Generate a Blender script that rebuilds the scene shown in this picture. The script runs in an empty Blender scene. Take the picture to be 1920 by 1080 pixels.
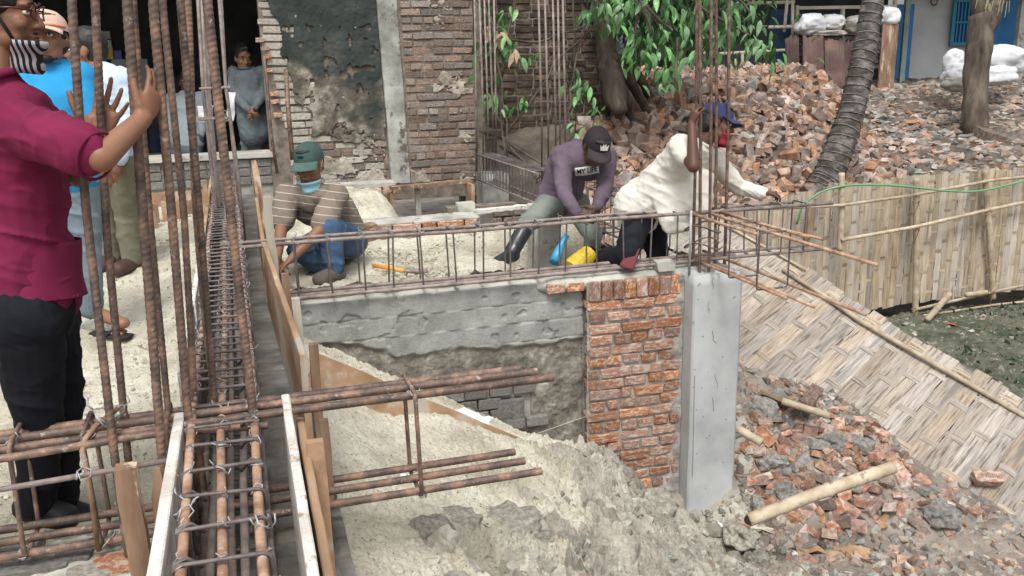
import bpy, bmesh, math, random
import numpy as np
from mathutils import Vector, Matrix, Euler, noise
from math import radians as rad, sin, cos, pi
random.seed(7)
RNG = np.random.default_rng(7)
S = bpy.context.scene
COL = S.collection

# ------------------------------------------------------------------ camera
F = 1700.0; YAW = rad(16.7); PITCH = rad(14.5); ROLL = rad(1.2); CZ = 1.5
fw = np.array((sin(YAW)*cos(PITCH), cos(YAW)*cos(PITCH), -sin(PITCH)))
_r0 = np.array((cos(YAW), -sin(YAW), 0.0)); _u0 = np.cross(_r0, fw)
rt = cos(ROLL)*_r0 - sin(ROLL)*_u0
up = sin(ROLL)*_r0 + cos(ROLL)*_u0
cam = bpy.data.cameras.new('camera'); camo = bpy.data.objects.new('camera', cam); COL.objects.link(camo)
cam.sensor_width = 36.0; cam.lens = F/1920*36.0; cam.clip_start = 0.05; cam.clip_end = 500
m = Matrix(((rt[0], up[0], -fw[0], 0), (rt[1], up[1], -fw[1], 0), (rt[2], up[2], -fw[2], CZ), (0, 0, 0, 1)))
camo.matrix_world = m
S.camera = camo
# ------------------------------------------------------------------ light: bright overcast
W = bpy.data.worlds.new('World'); S.world = W; W.use_nodes = True
nt = W.node_tree; nt.nodes.clear()
sky = nt.nodes.new('ShaderNodeTexSky'); sky.sky_type = 'NISHITA'; sky.sun_disc = False
SUN_EL, SUN_AZ = rad(58), rad(200)
sky.sun_elevation = SUN_EL; sky.sun_rotation = SUN_AZ; sky.air_density = 1.0; sky.dust_density = 4.0
hs = nt.nodes.new('ShaderNodeHueSaturation'); hs.inputs['Saturation'].default_value = 0.22
bg = nt.nodes.new('ShaderNodeBackground'); bg.inputs['Strength'].default_value = 0.13
wo = nt.nodes.new('ShaderNodeOutputWorld')
nt.links.new(sky.outputs[0], hs.inputs['Color']); nt.links.new(hs.outputs[0], bg.inputs['Color']); nt.links.new(bg.outputs[0], wo.inputs['Surface'])
sl = bpy.data.lights.new('sun', 'SUN'); sl.energy = 1.35; sl.angle = rad(20); sl.color = (1.0, 0.97, 0.92)
so = bpy.data.objects.new('sun', sl); COL.objects.link(so)
# nishita: rotation measured from +Y clockwise
sd = Vector((sin(SUN_AZ)*cos(SUN_EL), cos(SUN_AZ)*cos(SUN_EL), sin(SUN_EL)))
so.rotation_euler = sd.to_track_quat('Z', 'Y').to_euler(); so.location = (0, -5, 12)
S.view_settings.view_transform = 'Standard'; S.view_settings.look = 'None'
S.view_settings.exposure = 0.70; S.view_settings.gamma = 1.0; S.view_settings.use_curve_mapping = False
S.render.engine = 'CYCLES'
S.cycles.max_bounces = 6; S.cycles.diffuse_bounces = 3; S.cycles.glossy_bounces = 2

# ------------------------------------------------------------------ measuring helpers (photo pixel + distance -> place)
def ray(px, py):
    return fw + (px-960)/F*rt + (540-py)/F*up
CAM = np.array((0, 0, CZ))
def D(px, py, t): return CAM + ray(px, py)*t
def Zp(px, py, z):
    d = ray(px, py); return CAM + d*((z-CZ)/d[2])
def Yp(px, py, Y):
    d = ray(px, py); return CAM + d*(Y/d[1])
def Xp(px, py, X):
    d = ray(px, py); return CAM + d*(X/d[0])
def LS(l, s, z=0.0):            # lateral / forward frame for the things that face the viewer
    return np.array((l*cos(YAW)+s*sin(YAW), -l*sin(YAW)+s*cos(YAW), z))
def nrm(v):
    v = np.array(v, float); return v/(np.linalg.norm(v)+1e-12)
def V(*a): return np.array(a, float)
def sstep(a, b, x):
    t = np.clip((x-a)/(b-a), 0, 1); return t*t*(3-2*t)

def PJ(p):
    v = np.array(p, float)-CAM; a = v@fw; return 960+F*(v@rt)/a, 540-F*(v@up)/a
# ------------------------------------------------------------------ object helpers
ORG = {}
def org(o): return ORG.get(o.name, np.zeros(3)) if o is not None else np.zeros(3)
def meta(o, label=None, cat=None, group=None, kind=None):
    if label: o['label'] = label
    if cat: o['category'] = cat
    if group: o['group'] = group
    if kind: o['kind'] = kind
    return o
def thing(name, loc, label=None, cat=None, group=None):
    o = bpy.data.objects.new(name, None); COL.objects.link(o); o.empty_display_size = 0.1
    o.location = tuple(float(v) for v in loc); ORG[o.name] = np.array(loc, float)
    return meta(o, label, cat, group)
def link_mesh(name, me, parent=None, base=None):
    o = bpy.data.objects.new(name, me); COL.objects.link(o)
    b = np.zeros(3) if base is None else np.array(base, float)
    if parent is not None:
        o.parent = parent; o.location = tuple(b-org(parent))
    else: o.location = tuple(b)
    ORG[o.name] = b
    return o
def mesh_np(name, v, f, mats, smooth=False, tint=None, mi=None):
    me = bpy.data.meshes.new(name)
    v = np.asarray(v, float)
    me.from_pydata(v.tolist() if len(v) < 1 else [tuple(p) for p in v], [], [tuple(int(i) for i in q) for q in f])
    for mm in (mats if isinstance(mats, (list, tuple)) else [mats]): me.materials.append(mm)
    if smooth: me.polygons.foreach_set('use_smooth', [True]*len(me.polygons))
    if mi is not None: me.polygons.foreach_set('material_index', mi)
    if tint is not None:
        a = me.attributes.new('tint', 'FLOAT', 'FACE'); a.data.foreach_set('value', np.asarray(tint, float))
    me.update(); return me
class MB:
    def __init__(s): s.v = []; s.f = []; s.mi = []; s.t = []; s.tint = 0.0
    def add(s, v, f, mi=0):
        n = len(s.v); s.v.extend([tuple(map(float, p)) for p in v]); s.f.extend([tuple(i+n for i in q) for q in f])
        s.mi.extend([mi]*len(f)); s.t.extend([s.tint]*len(f)); return s
    def box(s, c, sz, ax=None, j=0.0, mi=0):
        """ax: (x,y,z) axes as unit vectors; sz full sizes"""
        if ax is None: ax = ((1,0,0),(0,1,0),(0,0,1))
        ax = [np.array(a, float) for a in ax]; c = np.array(c, float); v = []
        for k in range(8):
            p = c + ax[0]*((k & 1)-.5)*sz[0] + ax[1]*((k >> 1 & 1)-.5)*sz[1] + ax[2]*((k >> 2)-.5)*sz[2]
            if j: p = p + np.array([random.uniform(-j, j) for _ in range(3)])
            v.append(p)
        return s.add(v, [(0,2,3,1),(4,5,7,6),(0,1,5,4),(2,6,7,3),(0,4,6,2),(1,3,7,5)], mi)
    def bar(s, p0, p1, w, h, upv=(0,0,1), j=0.0, mi=0):
        p0 = np.array(p0, float); p1 = np.array(p1, float); d = nrm(p1-p0)
        sd_ = nrm(np.cross(d, upv)); u = np.cross(sd_, d)
        return s.box((p0+p1)/2, (np.linalg.norm(p1-p0), w, h), (d, sd_, u), j, mi)
    def tube(s, pts, r, n=8, mi=0, closed=False):
        pts = [np.array(p, float) for p in pts]; m_ = len(pts)
        rr = r if hasattr(r, '__len__') else [r]*m_
        v = []; f = []; ref = None
        for i, p in enumerate(pts):
            if closed: t = nrm(pts[(i+1) % m_]-pts[i-1])
            else: t = nrm(pts[min(i+1, m_-1)]-pts[max(i-1, 0)])
            if ref is None:
                ref = np.array((0, 0, 1.0)) if abs(t[2]) < .9 else np.array((1.0, 0, 0))
            a = nrm(ref - t*np.dot(ref, t)); b = np.cross(t, a); ref = a
            for k in range(n):
                an = 2*pi*k/n; v.append(p + rr[i]*(cos(an)*a+sin(an)*b))
        for i in range(m_ if closed else m_-1):
            i2 = (i+1) % m_
            for k in range(n):
                k2 = (k+1) % n; f.append((i*n+k, i*n+k2, i2*n+k2, i2*n+k))
        if not closed: f.append(tuple(range(n))[::-1]); f.append(tuple((m_-1)*n+k for k in range(n)))
        return s.add(v, f, mi)
    def ell(s, c, r, ax=None, nu=14, nv=9, mi=0):
        if ax is None: ax = ((1,0,0),(0,1,0),(0,0,1))
        ax = [np.array(a, float) for a in ax]; v = []; c = np.array(c, float)
        for i in range(nv+1):
            th = pi*i/nv
            for k in range(nu):
                ph = 2*pi*k/nu
                v.append(c + ax[0]*r[0]*sin(th)*cos(ph) + ax[1]*r[1]*sin(th)*sin(ph) + ax[2]*r[2]*cos(th)*.9999)
        f = []
        for i in range(nv):
            for k in range(nu):
                k2 = (k+1) % nu; f.append((i*nu+k, (i+1)*nu+k, (i+1)*nu+k2, i*nu+k2))
        return s.add(v, f, mi)
    def limb(s, p0, p1, r0, r1, side=None, flat=1.0, flat1=None, n=16):
        """tapered capsule; radius r along side, r*flat across"""
        p0 = np.array(p0, float); p1 = np.array(p1, float); t = nrm(p1-p0)
        if flat1 is None: flat1 = flat
        if side is None: side = (0, 0, 1) if abs(t[2]) < .9 else (1, 0, 0)
        a = nrm(np.array(side, float) - t*np.dot(side, t)); b = np.cross(t, a); v = []; f = []
        st = []
        for q in (-1, -.92, -.7, -.38, 0): st.append((p0 + t*r0*min(flat, 1)*q, r0*math.sqrt(max(1-q*q, .0004)), flat))
        for q in (.33, .66): st.append((p0+(p1-p0)*q, r0+(r1-r0)*q, flat+(flat1-flat)*q))
        for q in (0, .38, .7, .92, 1): st.append((p1 + t*r1*min(flat1, 1)*q, r1*math.sqrt(max(1-q*q, .0004)), flat1))
        for p, r, fl in st:
            for k in range(n):
                an = 2*pi*k/n; v.append(p + r*cos(an)*a + r*fl*sin(an)*b)
        for i in range(len(st)-1):
            for k in range(n):
                k2 = (k+1) % n; f.append((i*n+k, i*n+k2, (i+1)*n+k2, (i+1)*n+k))
        f.append(tuple(range(n))[::-1]); f.append(tuple((len(st)-1)*n+k for k in range(n)))
        return s.add(v, f)
    def build(s, name, mats, parent=None, smooth=False, label=None, base=None, **kw):
        v = np.array(s.v)
        if base is None:
            base = np.array(((v[:,0].min()+v[:,0].max())/2, (v[:,1].min()+v[:,1].max())/2, v[:,2].min()))
        me = mesh_np(name, v-base, s.f, mats, smooth, s.t if any(s.t) else None, s.mi)
        o = link_mesh(name, me, parent, base)
        return meta(o, label, **kw)
def smooth_obj(o): o.data.polygons.foreach_set('use_smooth', [True]*len(o.data.polygons))
def grid_mesh(P, name, mats, parent=None, keep=None, thick=None, smooth=True, base=None, label=None, **kw):
    """P: (n,m,3) array of points"""
    n, m_, _ = P.shape; v = P.reshape(-1, 3); idx = np.arange(n*m_).reshape(n, m_)
    q = np.stack([idx[:-1,:-1], idx[1:,:-1], idx[1:,1:], idx[:-1,1:]], -1).reshape(-1, 4)
    if keep is not None: q = q[keep[:-1,:-1].reshape(-1)]
    base = v[:, :].mean(0) if base is None else np.array(base, float)
    me = bpy.data.meshes.new(name)
    used = np.unique(q); remap = -np.ones(n*m_, int); remap[used] = np.arange(len(used)); v2 = v[used]-base; q = remap[q]
    if thick is not None:
        k = len(v2); v2 = np.concatenate([v2, v2+np.array(thick)])
        e = {}
        for f in q.tolist():
            for a, b in zip(f, f[1:]+f[:1]):
                if (b, a) in e: del e[(b, a)]
                else: e[(a, b)] = 1
        side = [(b, a, a+k, b+k) for a, b in e]
        q = np.concatenate([q, q[:, ::-1]+k, np.array(side, int).reshape(-1, 4)])
    me.vertices.add(len(v2)); me.vertices.foreach_set('co', v2.reshape(-1))
    me.loops.add(q.size); me.loops.foreach_set('vertex_index', q.reshape(-1))
    me.polygons.add(len(q)); me.polygons.foreach_set('loop_start', np.arange(0, q.size, 4)); me.polygons.foreach_set('loop_total', np.full(len(q), 4))
    for mm in (mats if isinstance(mats, (list, tuple)) else [mats]): me.materials.append(mm)
    me.polygons.foreach_set('use_smooth', np.full(len(q), smooth)); me.update(); me.validate()
    o = link_mesh(name, me, parent, base); return meta(o, label, **kw)
# vectorised value noise
_perm = RNG.random((64, 64, 64))
def vn(x, y, z=0.0, sc=1.0):
    x, y, z = np.broadcast_arrays(np.asarray(x, float)*sc+100, np.asarray(y, float)*sc+100, np.asarray(z, float)*sc+100)
    xi = np.floor(x).astype(int); yi = np.floor(y).astype(int); zi = np.floor(z).astype(int)
    fx = x-xi; fy = y-yi; fz = z-zi; fx = fx*fx*(3-2*fx); fy = fy*fy*(3-2*fy); fz = fz*fz*(3-2*fz); r = 0
    for a in (0, 1):
        for b in (0, 1):
            for c in (0, 1):
                r = r + _perm[(xi+a) % 64, (yi+b) % 64, (zi+c) % 64]*(fx if a else 1-fx)*(fy if b else 1-fy)*(fz if c else 1-fz)
    return r*2-1
def fbm(x, y, z=0.0, sc=1.0, oc=4, gain=.5):
    r = 0; a = 1.0; tot = 0
    for i in range(oc): r = r + a*vn(x+i*7.3, y-i*3.1, z+i*5.7, sc*2**i); tot += a; a *= gain
    return r/tot
def ridge(x, y, z=0.0, sc=1.0, oc=4):
    r = 0; a = 1.0; tot = 0
    for i in range(oc): r = r + a*(1-2*np.abs(vn(x+i*7.3, y-i*3.1, z+i*5.7, sc*2**i))); tot += a; a *= .5
    return r/tot

def clod(x, y, sc, seed=0.0):
    """cellular relief: rounded lumps parted by narrow crevices"""
    x = np.asarray(x)*sc+50+seed; y = np.asarray(y)*sc+50; xi = np.floor(x).astype(int); yi = np.floor(y).astype(int); f1 = np.full(x.shape, 9.0); f2 = np.full(x.shape, 9.0); h = np.zeros(x.shape)
    for a in (-1, 0, 1):
        for b in (-1, 0, 1):
            cx = xi+a; cy = yi+b; jx = _perm[cx % 64, cy % 64, 3]; jy = _perm[cx % 64, cy % 64, 17]; d = np.hypot(cx+jx-x, cy+jy-y)
            n = d < f1; f2 = np.where(n, f1, np.minimum(f2, d)); h = np.where(n, _perm[cx % 64, cy % 64, 31], h); f1 = np.where(n, d, f1)
    return np.clip((f2-f1)*2.2, 0, 1)**.55*(.45+.75*h)
# ------------------------------------------------------------------ materials
def ramp(nt, stops):
    n = nt.nodes.new('ShaderNodeValToRGB'); e = n.color_ramp.elements
    while len(e) < len(stops): e.new(0.5)
    for el, (p, c) in zip(e, stops): el.position = p; el.color = (*c, 1) if len(c) == 3 else c
    return n
def Mt(name, stops, scale=6, rough=.85, bump=.25, bscale=60, rnd=0.0, stretch=None, detail=6, spots=None, metal=0.0, bdist=.01, hue=0.0, distort=0.0, spec=.3, sat=1.0):
    """procedural: noise -> colour ramp (+ per-object / per-piece brightness), fine bump, optional spots (colour, scale, amount)"""
    m = bpy.data.materials.new(name); m.use_nodes = True; nt = m.node_tree; N = nt.nodes; L = nt.links
    bs = N['Principled BSDF']; bs.inputs['Roughness'].default_value = rough; bs.inputs['Metallic'].default_value = metal
    bs.inputs['Specular IOR Level'].default_value = spec
    tc = N.new('ShaderNodeTexCoord'); oi = N.new('ShaderNodeObjectInfo')
    add = N.new('ShaderNodeVectorMath'); add.operation = 'ADD'; L.new(tc.outputs['Object'], add.inputs[0])
    ml = N.new('ShaderNodeMath'); ml.operation = 'MULTIPLY'; ml.inputs[1].default_value = 37.0; L.new(oi.outputs['Random'], ml.inputs[0]); L.new(ml.outputs[0], add.inputs[1])
    src = add.outputs[0]
    if stretch:
        mp = N.new('ShaderNodeMapping'); mp.inputs['Scale'].default_value = stretch; L.new(src, mp.inputs[0]); src = mp.outputs[0]
    nz = N.new('ShaderNodeTexNoise'); nz.inputs['Scale'].default_value = scale; nz.inputs['Detail'].default_value = detail; nz.inputs['Roughness'].default_value = .62
    nz.inputs['Distortion'].default_value = distort
    L.new(src, nz.inputs[0])
    if isinstance(stops[0][0], (int, float)) and not hasattr(stops[0], 'r') and len(stops[0]) == 2: st = stops
    else:
        k = len(stops); st = [(.3+.4*i/(k-1) if k > 1 else .5, c) for i, c in enumerate(stops)]
    rp = ramp(nt, st); L.new(nz.outputs[0], rp.inputs[0]); col = rp.outputs[0]
    if spots:
        sc_, amt, sc2 = spots
        n2 = N.new('ShaderNodeTexNoise'); n2.inputs['Scale'].default_value = sc2; n2.inputs['Detail'].default_value = 5; n2.inputs['Roughness'].default_value = .7; L.new(src, n2.inputs[0])
        r2 = ramp(nt, [(1-amt-.03, (0,0,0)), (1-amt+.03, (1,1,1))]); L.new(n2.outputs[0], r2.inputs[0])
        mx = N.new('ShaderNodeMix'); mx.data_type = 'RGBA'; L.new(r2.outputs[0], mx.inputs[0]); L.new(col, mx.inputs[6]); mx.inputs[7].default_value = (*sc_, 1); col = mx.outputs[2]
    if rnd or hue:
        at = N.new('ShaderNodeAttribute'); at.attribute_name = 'tint'
        ad = N.new('ShaderNodeMath'); ad.operation = 'ADD'; L.new(at.outputs['Fac'], ad.inputs[0]); L.new(oi.outputs['Random'], ad.inputs[1])
        fr = N.new('ShaderNodeMath'); fr.operation = 'FRACT'; L.new(ad.outputs[0], fr.inputs[0])
        mr = N.new('ShaderNodeMapRange'); mr.inputs[3].default_value = 1-rnd; mr.inputs[4].default_value = 1+rnd; L.new(fr.outputs[0], mr.inputs[0])
        hsv = N.new('ShaderNodeHueSaturation'); L.new(mr.outputs[0], hsv.inputs['Value']); L.new(col, hsv.inputs['Color'])
        if hue:
            f2 = N.new('ShaderNodeMath'); f2.operation = 'MULTIPLY'; f2.inputs[1].default_value = 7.13; L.new(fr.outputs[0], f2.inputs[0])
            f3 = N.new('ShaderNodeMath'); f3.operation = 'FRACT'; L.new(f2.outputs[0], f3.inputs[0])
            m2 = N.new('ShaderNodeMapRange'); m2.inputs[3].default_value = 1-hue; m2.inputs[4].default_value = 1+hue*.5; L.new(f3.outputs[0], m2.inputs[0]); L.new(m2.outputs[0], hsv.inputs['Saturation'])
        col = hsv.outputs[0]
    L.new(col, bs.inputs['Base Color'])
    if bump:
        n3 = N.new('ShaderNodeTexNoise'); n3.inputs['Scale'].default_value = bscale; n3.inputs['Detail'].default_value = 6; n3.inputs['Roughness'].default_value = .65; L.new(src, n3.inputs[0])
        b = N.new('ShaderNodeBump'); b.inputs['Strength'].default_value = bump; b.inputs['Distance'].default_value = bdist
        L.new(n3.outputs[0], b.inputs['Height']); L.new(b.outputs[0], bs.inputs['Normal'])
    return m
MT = {}
MT['sand'] = Mt('pale_sand', [(.30, (.38,.345,.26)), (.45, (.57,.53,.42)), (.62, (.70,.665,.55))], 2.4, .95, 1.0, 55, bdist=.025, spots=((.22,.19,.135), .375, 42))
MT['sandwet'] = Mt('damp_olive_sand', [(.3, (.24,.23,.15)), (.7, (.42,.41,.28))], 4, .95, .7, 40, bdist=.02)
MT['soil'] = Mt('grey_clay_soil', [(.28, (.13,.115,.09)), (.45, (.32,.295,.245)), (.62, (.50,.47,.40))], 3, .95, 1.0, 38, bdist=.02, spots=((.30,.20,.14), .36, 5))
MT['clod'] = Mt('grey_clod', [(.3, (.16,.15,.125)), (.5, (.32,.30,.25)), (.7, (.50,.475,.40))], 9, .95, .9, 45, rnd=.25, bdist=.015)
MT['dirt'] = Mt('brown_rubble_dirt', [(.3, (.12,.10,.085)), (.5, (.25,.215,.18)), (.7, (.38,.335,.28))], 3, .95, 1.0, 30, bdist=.02, spots=((.27,.15,.10), .36, 6))
MT['yard'] = Mt('dark_yard_dirt', [(.3, (.05,.042,.035)), (.5, (.115,.095,.078)), (.7, (.20,.165,.13))], 3, .95, 1.0, 30, bdist=.02)
MT['lump'] = Mt('grey_mortar_lump', [(.3, (.14,.13,.12)), (.5, (.26,.25,.23)), (.7, (.40,.385,.35))], 8, .95, .8, 50, rnd=.2, bdist=.01)
MT['weedsoil'] = Mt('dark_weedy_soil', [(.35, (.05,.06,.035)), (.6, (.13,.13,.095))], 4, .95, 1, 30, bdist=.02, spots=((.24,.23,.2), .4, 12))
MT['brick'] = Mt('red_brick', [(.3, (.26,.095,.055)), (.5, (.43,.185,.105)), (.66, (.56,.33,.21))], 11, .9, .8, 70, rnd=.36, hue=.30, spots=((.60,.47,.36), .47, 3.5), bdist=.012)
MT['brickrub'] = Mt('rubble_red_brick', [(.3, (.21,.10,.07)), (.5, (.36,.195,.135)), (.7, (.50,.35,.26))], 4, .92, .4, 40, rnd=.35, hue=.35, spots=((.42,.38,.33), .42, 2.0), bdist=.012)
MT['brickold'] = Mt('weathered_brick', [(.3, (.11,.078,.064)), (.5, (.23,.165,.135)), (.7, (.38,.31,.26))], 9, .92, .7, 60, rnd=.35, hue=.5, spots=((.42,.37,.30), .40, 6), bdist=.01)
MT['brickpile'] = Mt('dusty_broken_brick', [(.3, (.17,.10,.07)), (.5, (.32,.20,.14)), (.7, (.46,.345,.255))], 8, .92, .7, 60, rnd=.5, hue=.5, bdist=.01)
MT['brickgrey'] = Mt('dusty_grey_rubble', [(.3, (.12,.092,.077)), (.5, (.23,.183,.15)), (.7, (.38,.33,.28))], 8, .92, .6, 60, rnd=.45, hue=.6, bdist=.01)
MT['bricklime'] = Mt('limewashed_brick', [(.3, (.24,.22,.18)), (.5, (.44,.41,.35)), (.65, (.58,.55,.48))], 7, .9, .8, 50, rnd=.2, spots=((.50,.15,.07), .33, 6), bdist=.008)
MT['brickgrime'] = Mt('cement_smeared_brick', [(.3, (.10,.095,.085)), (.6, (.24,.23,.21))], 8, .9, .6, 60, rnd=.25, bdist=.01)
MT['mortar'] = Mt('grey_mortar', [(.3, (.20,.19,.17)), (.6, (.38,.365,.33))], 10, .95, .9, 70, bdist=.012)
MT['mortardark'] = Mt('old_dark_mortar', [(.3, (.10,.085,.068)), (.6, (.24,.205,.165))], 10, .95, .9, 50, bdist=.012)
MT['concrete'] = Mt('smooth_fresh_concrete', [(.3, (.33,.345,.35)), (.5, (.43,.445,.445)), (.7, (.50,.51,.505))], 2.5, .8, .2, 90, bdist=.004, spots=((.20,.20,.195), .27, 20))
MT['concreteold'] = Mt('stained_concrete', [(.3, (.13,.125,.11)), (.5, (.28,.28,.25)), (.7, (.40,.40,.36))], 5, .9, .6, 50, bdist=.01)
MT['concretepale'] = Mt('pale_worn_concrete', [(.3, (.26,.255,.225)), (.5, (.42,.41,.365)), (.7, (.55,.535,.48))], 4, .9, .5, 50, bdist=.01, spots=((.2,.2,.18), .38, 9))
MT['wood'] = Mt('orange_form_timber', [(.3, (.19,.11,.065)), (.5, (.36,.23,.14)), (.7, (.54,.40,.28))], 4, .75, .6, 30, stretch=(1,.3,1), rnd=.14, spots=((.40,.37,.31), .42, 4), bdist=.006)
MT['woodbrown'] = Mt('brown_stake_timber', [(.3, (.11,.065,.04)), (.5, (.22,.14,.09)), (.7, (.34,.245,.17))], 8, .75, .5, 30, stretch=(1,1,.2), rnd=.2, bdist=.006, spots=((.46,.38,.29), .40, 12))
MT['woodgrey'] = Mt('grey_weathered_timber', [(.3, (.24,.22,.18)), (.5, (.38,.35,.29)), (.7, (.50,.47,.40))], 8, .85, .5, 30, stretch=(1,1,.2), rnd=.15, bdist=.006)
MT['woodwhite'] = Mt('cement_whitened_board', [(.3, (.52,.48,.42)), (.5, (.66,.64,.59)), (.7, (.78,.77,.73))], 7, .85, .8, 40, bdist=.012, spots=((.36,.26,.18), .40, 8))
MT['rust'] = Mt('rusty_rebar', [(.32, (.048,.036,.032)), (.5, (.125,.082,.062)), (.68, (.30,.175,.115))], 16, .55, .45, 120, rnd=.18, bdist=.003, spec=.5, spots=((.33,.27,.23), .36, 30))
MT['rustorange'] = Mt('orange_rusted_rebar', [(.3, (.18,.10,.065)), (.5, (.34,.205,.135)), (.7, (.50,.36,.27))], 14, .7, .35, 110, rnd=.15, bdist=.003, spots=((.42,.36,.31), .38, 22))
MT['rustgrey'] = Mt('grey_brown_rebar', [(.3, (.12,.095,.085)), (.5, (.23,.185,.165)), (.7, (.34,.28,.25))], 14, .6, .3, 110, rnd=.15, bdist=.003, spec=.5)
MT['steel'] = Mt('dark_stirrup_steel', [(.3, (.055,.045,.045)), (.7, (.17,.14,.13))], 20, .55, .2, 80, rnd=.25, spec=.5)
MT['galv'] = Mt('grey_tie_wire', [(.3, (.24,.235,.23)), (.7, (.50,.50,.50))], 30, .5, .1, 80, metal=.3, spec=.5)
MT['bamboo'] = Mt('dry_bamboo', [(.3, (.27,.21,.14)), (.5, (.40,.33,.235)), (.7, (.52,.45,.34))], 7, .7, .5, 40, rnd=.14, stretch=(1,1,1), bdist=.004, spots=((.22,.18,.13), .38, 11))
MT['plastic_green'] = Mt('green_hose', [(.1,.25,.13),(.15,.33,.18)], 5, .45, 0, spec=.5)
def strip_mat(name, stops, ax):   # bamboo split: fine lengthwise cracks
    m = Mt(name, stops, 5, .72, .9, 26, rnd=.22, hue=.3, stretch=ax, bdist=.006, spots=((.27,.215,.16), .36, 3.2)); return m
# ------------------------------------------------------------------ ground
def HB(x, y):      # ground behind the fence: brick heap against the old wall, rubble plain up to the houses
    s = x*sin(YAW)+y*cos(YAW); l = x*cos(YAW)-y*sin(YAW)
    base = np.interp(s, [7, 9, 11, 12.3, 14.6, 17, 19.3, 30], [-1.3, -.95, -.62, -.36, .13, .45, .78, .95])
    s0 = np.interp(l, [1.5, 2.5, 5.0, 7], [9.7, 10.2, 11.9, 14.2])
    pile = -.65 + 1.66*sstep(0, 4.1, s-s0)
    w = 1-sstep(4.9, 6.9, l)
    z = np.maximum(base, pile*w + base*(1-w))
    r = sstep(7.0, 11, l)*.22*np.exp(-((s-14)/2.2)**2)
    return z + r + .10*fbm(x, y, 0, 1.1, 3)
LX = [3.3, 3.87, 4.06, 4.47, 4.67, 4.74, 4.89, 5.12, 5.26, 5.8]; LY = [6.3, 6.21, 6.10, 5.89, 5.59, 5.29, 5.11, 4.86, 4.64, 4.0]; LZ = [-1.02, -1.09, -1.15, -1.27, -1.43, -1.61, -1.71, -1.85, -1.97, -2.1]
def HF(x, y):      # excavated slope in front of the foundation wall
    x = np.asarray(x, float); y = np.asarray(y, float)
    a = -.06 - .60*np.maximum(x-.05, 0)
    a = np.maximum(a, -1.86)
    yL = np.interp(x, LX, LY); zL = np.interp(x, LX, LZ)
    lowr = np.maximum(zL + .05 - .60*(yL-y), -1.86 - .10*(x-3.3))
    matp = -4.761 + .0207*x + .5776*y - .13
    kk = sstep(-.04, .10, y-yL)
    lowr = lowr*(1-kk) + np.minimum(matp, zL+.9)*kk
    k = sstep(2.6, 3.5, x)
    z = a*(1-k) + lowr*k
    z = z + .13*np.exp(-(((x-.95)/.5)**2+((y-3.0)/.45)**2)) + .16*np.exp(-(((x-2.05)/.35)**2+((y-5.0)/.35)**2))
    z = z + .15*sstep(.6, 1.1, x)*(1-sstep(1.9, 2.3, x))*np.exp(-((y-4.55)/.5)**2)
    z = z - .38*np.exp(-(((x-.80)/.07)**2+((y-3.02+.5*(x-.8))/.12)**2))
    z = z - .26*np.exp(-(((x-3.15)/.42)**2+((y-5.15)/.32)**2))
    # beyond the leaning mat
    dm = ((x-4.487)*2.284 + (y-7.859)*1.676)/2.833
    k2 = sstep(.10, .45, dm)*sstep(3.5, 3.9, x)
    z = z*(1-k2) + (-1.45)*k2
    return z
def hit(px, py, H, t0=1.5, t1=40):
    d = ray(px, py); t = t0
    while t < t1:
        p = CAM + d*t
        if p[2] < float(H(p[0], p[1])): 
            return p
        t += .03
    return CAM + d*t1
def terrain(name, H, x0, x1, y0, y1, n, m_, mat, extra=None, kind='structure', **kw):
    X, Y = np.meshgrid(np.linspace(x0, x1, n), np.linspace(y0, y1, m_), indexing='ij')
    Z = H(X, Y)
    if extra is not None: Z = Z + extra(X, Y)
    o = grid_mesh(np.stack([X, Y, Z], -1), name, mat, base=((x0+x1)/2, (y0+y1)/2, 0)); o['kind'] = kind
    return o
# base earth sheet out to the horizon
MB().box((20, 40, -2.75), (400, 400, .2)).build('ground', MT['dirt'], kind='structure')
def HL(x, y):
    z = .0 + .16*np.exp(-(((x+.75)/.55)**2 + ((y-7.8)/1.1)**2)) + .12*np.exp(-(((x+.34)/.18)**2))*sstep(4, 6, y)*(1-sstep(8.6, 9.2, y)) 
    return z
def sandrel(X, Y):
    foot = -.035*np.maximum(0, ridge(X, Y, 1.3, 2.4, 2)-.35)*2
    patch = sstep(-.1, .35, fbm(X, Y, 12, 1.9, 3))
    return patch*(.014*clod(X+.02*fbm(X, Y, 0, 9, 2), Y, 14)+.008*clod(X, Y, 30, 4)) + .028*fbm(X, Y, 0, 3, 3)+.016*fbm(X, Y, 3, 14, 3) + .022*np.maximum(0, ridge(X, Y, 3, 9, 3)-.1) + foot
terrain('sand_floor', HL, -4.5, -.265, 2.95, 10.82, 260, 460, MT['sand'], sandrel)
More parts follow.
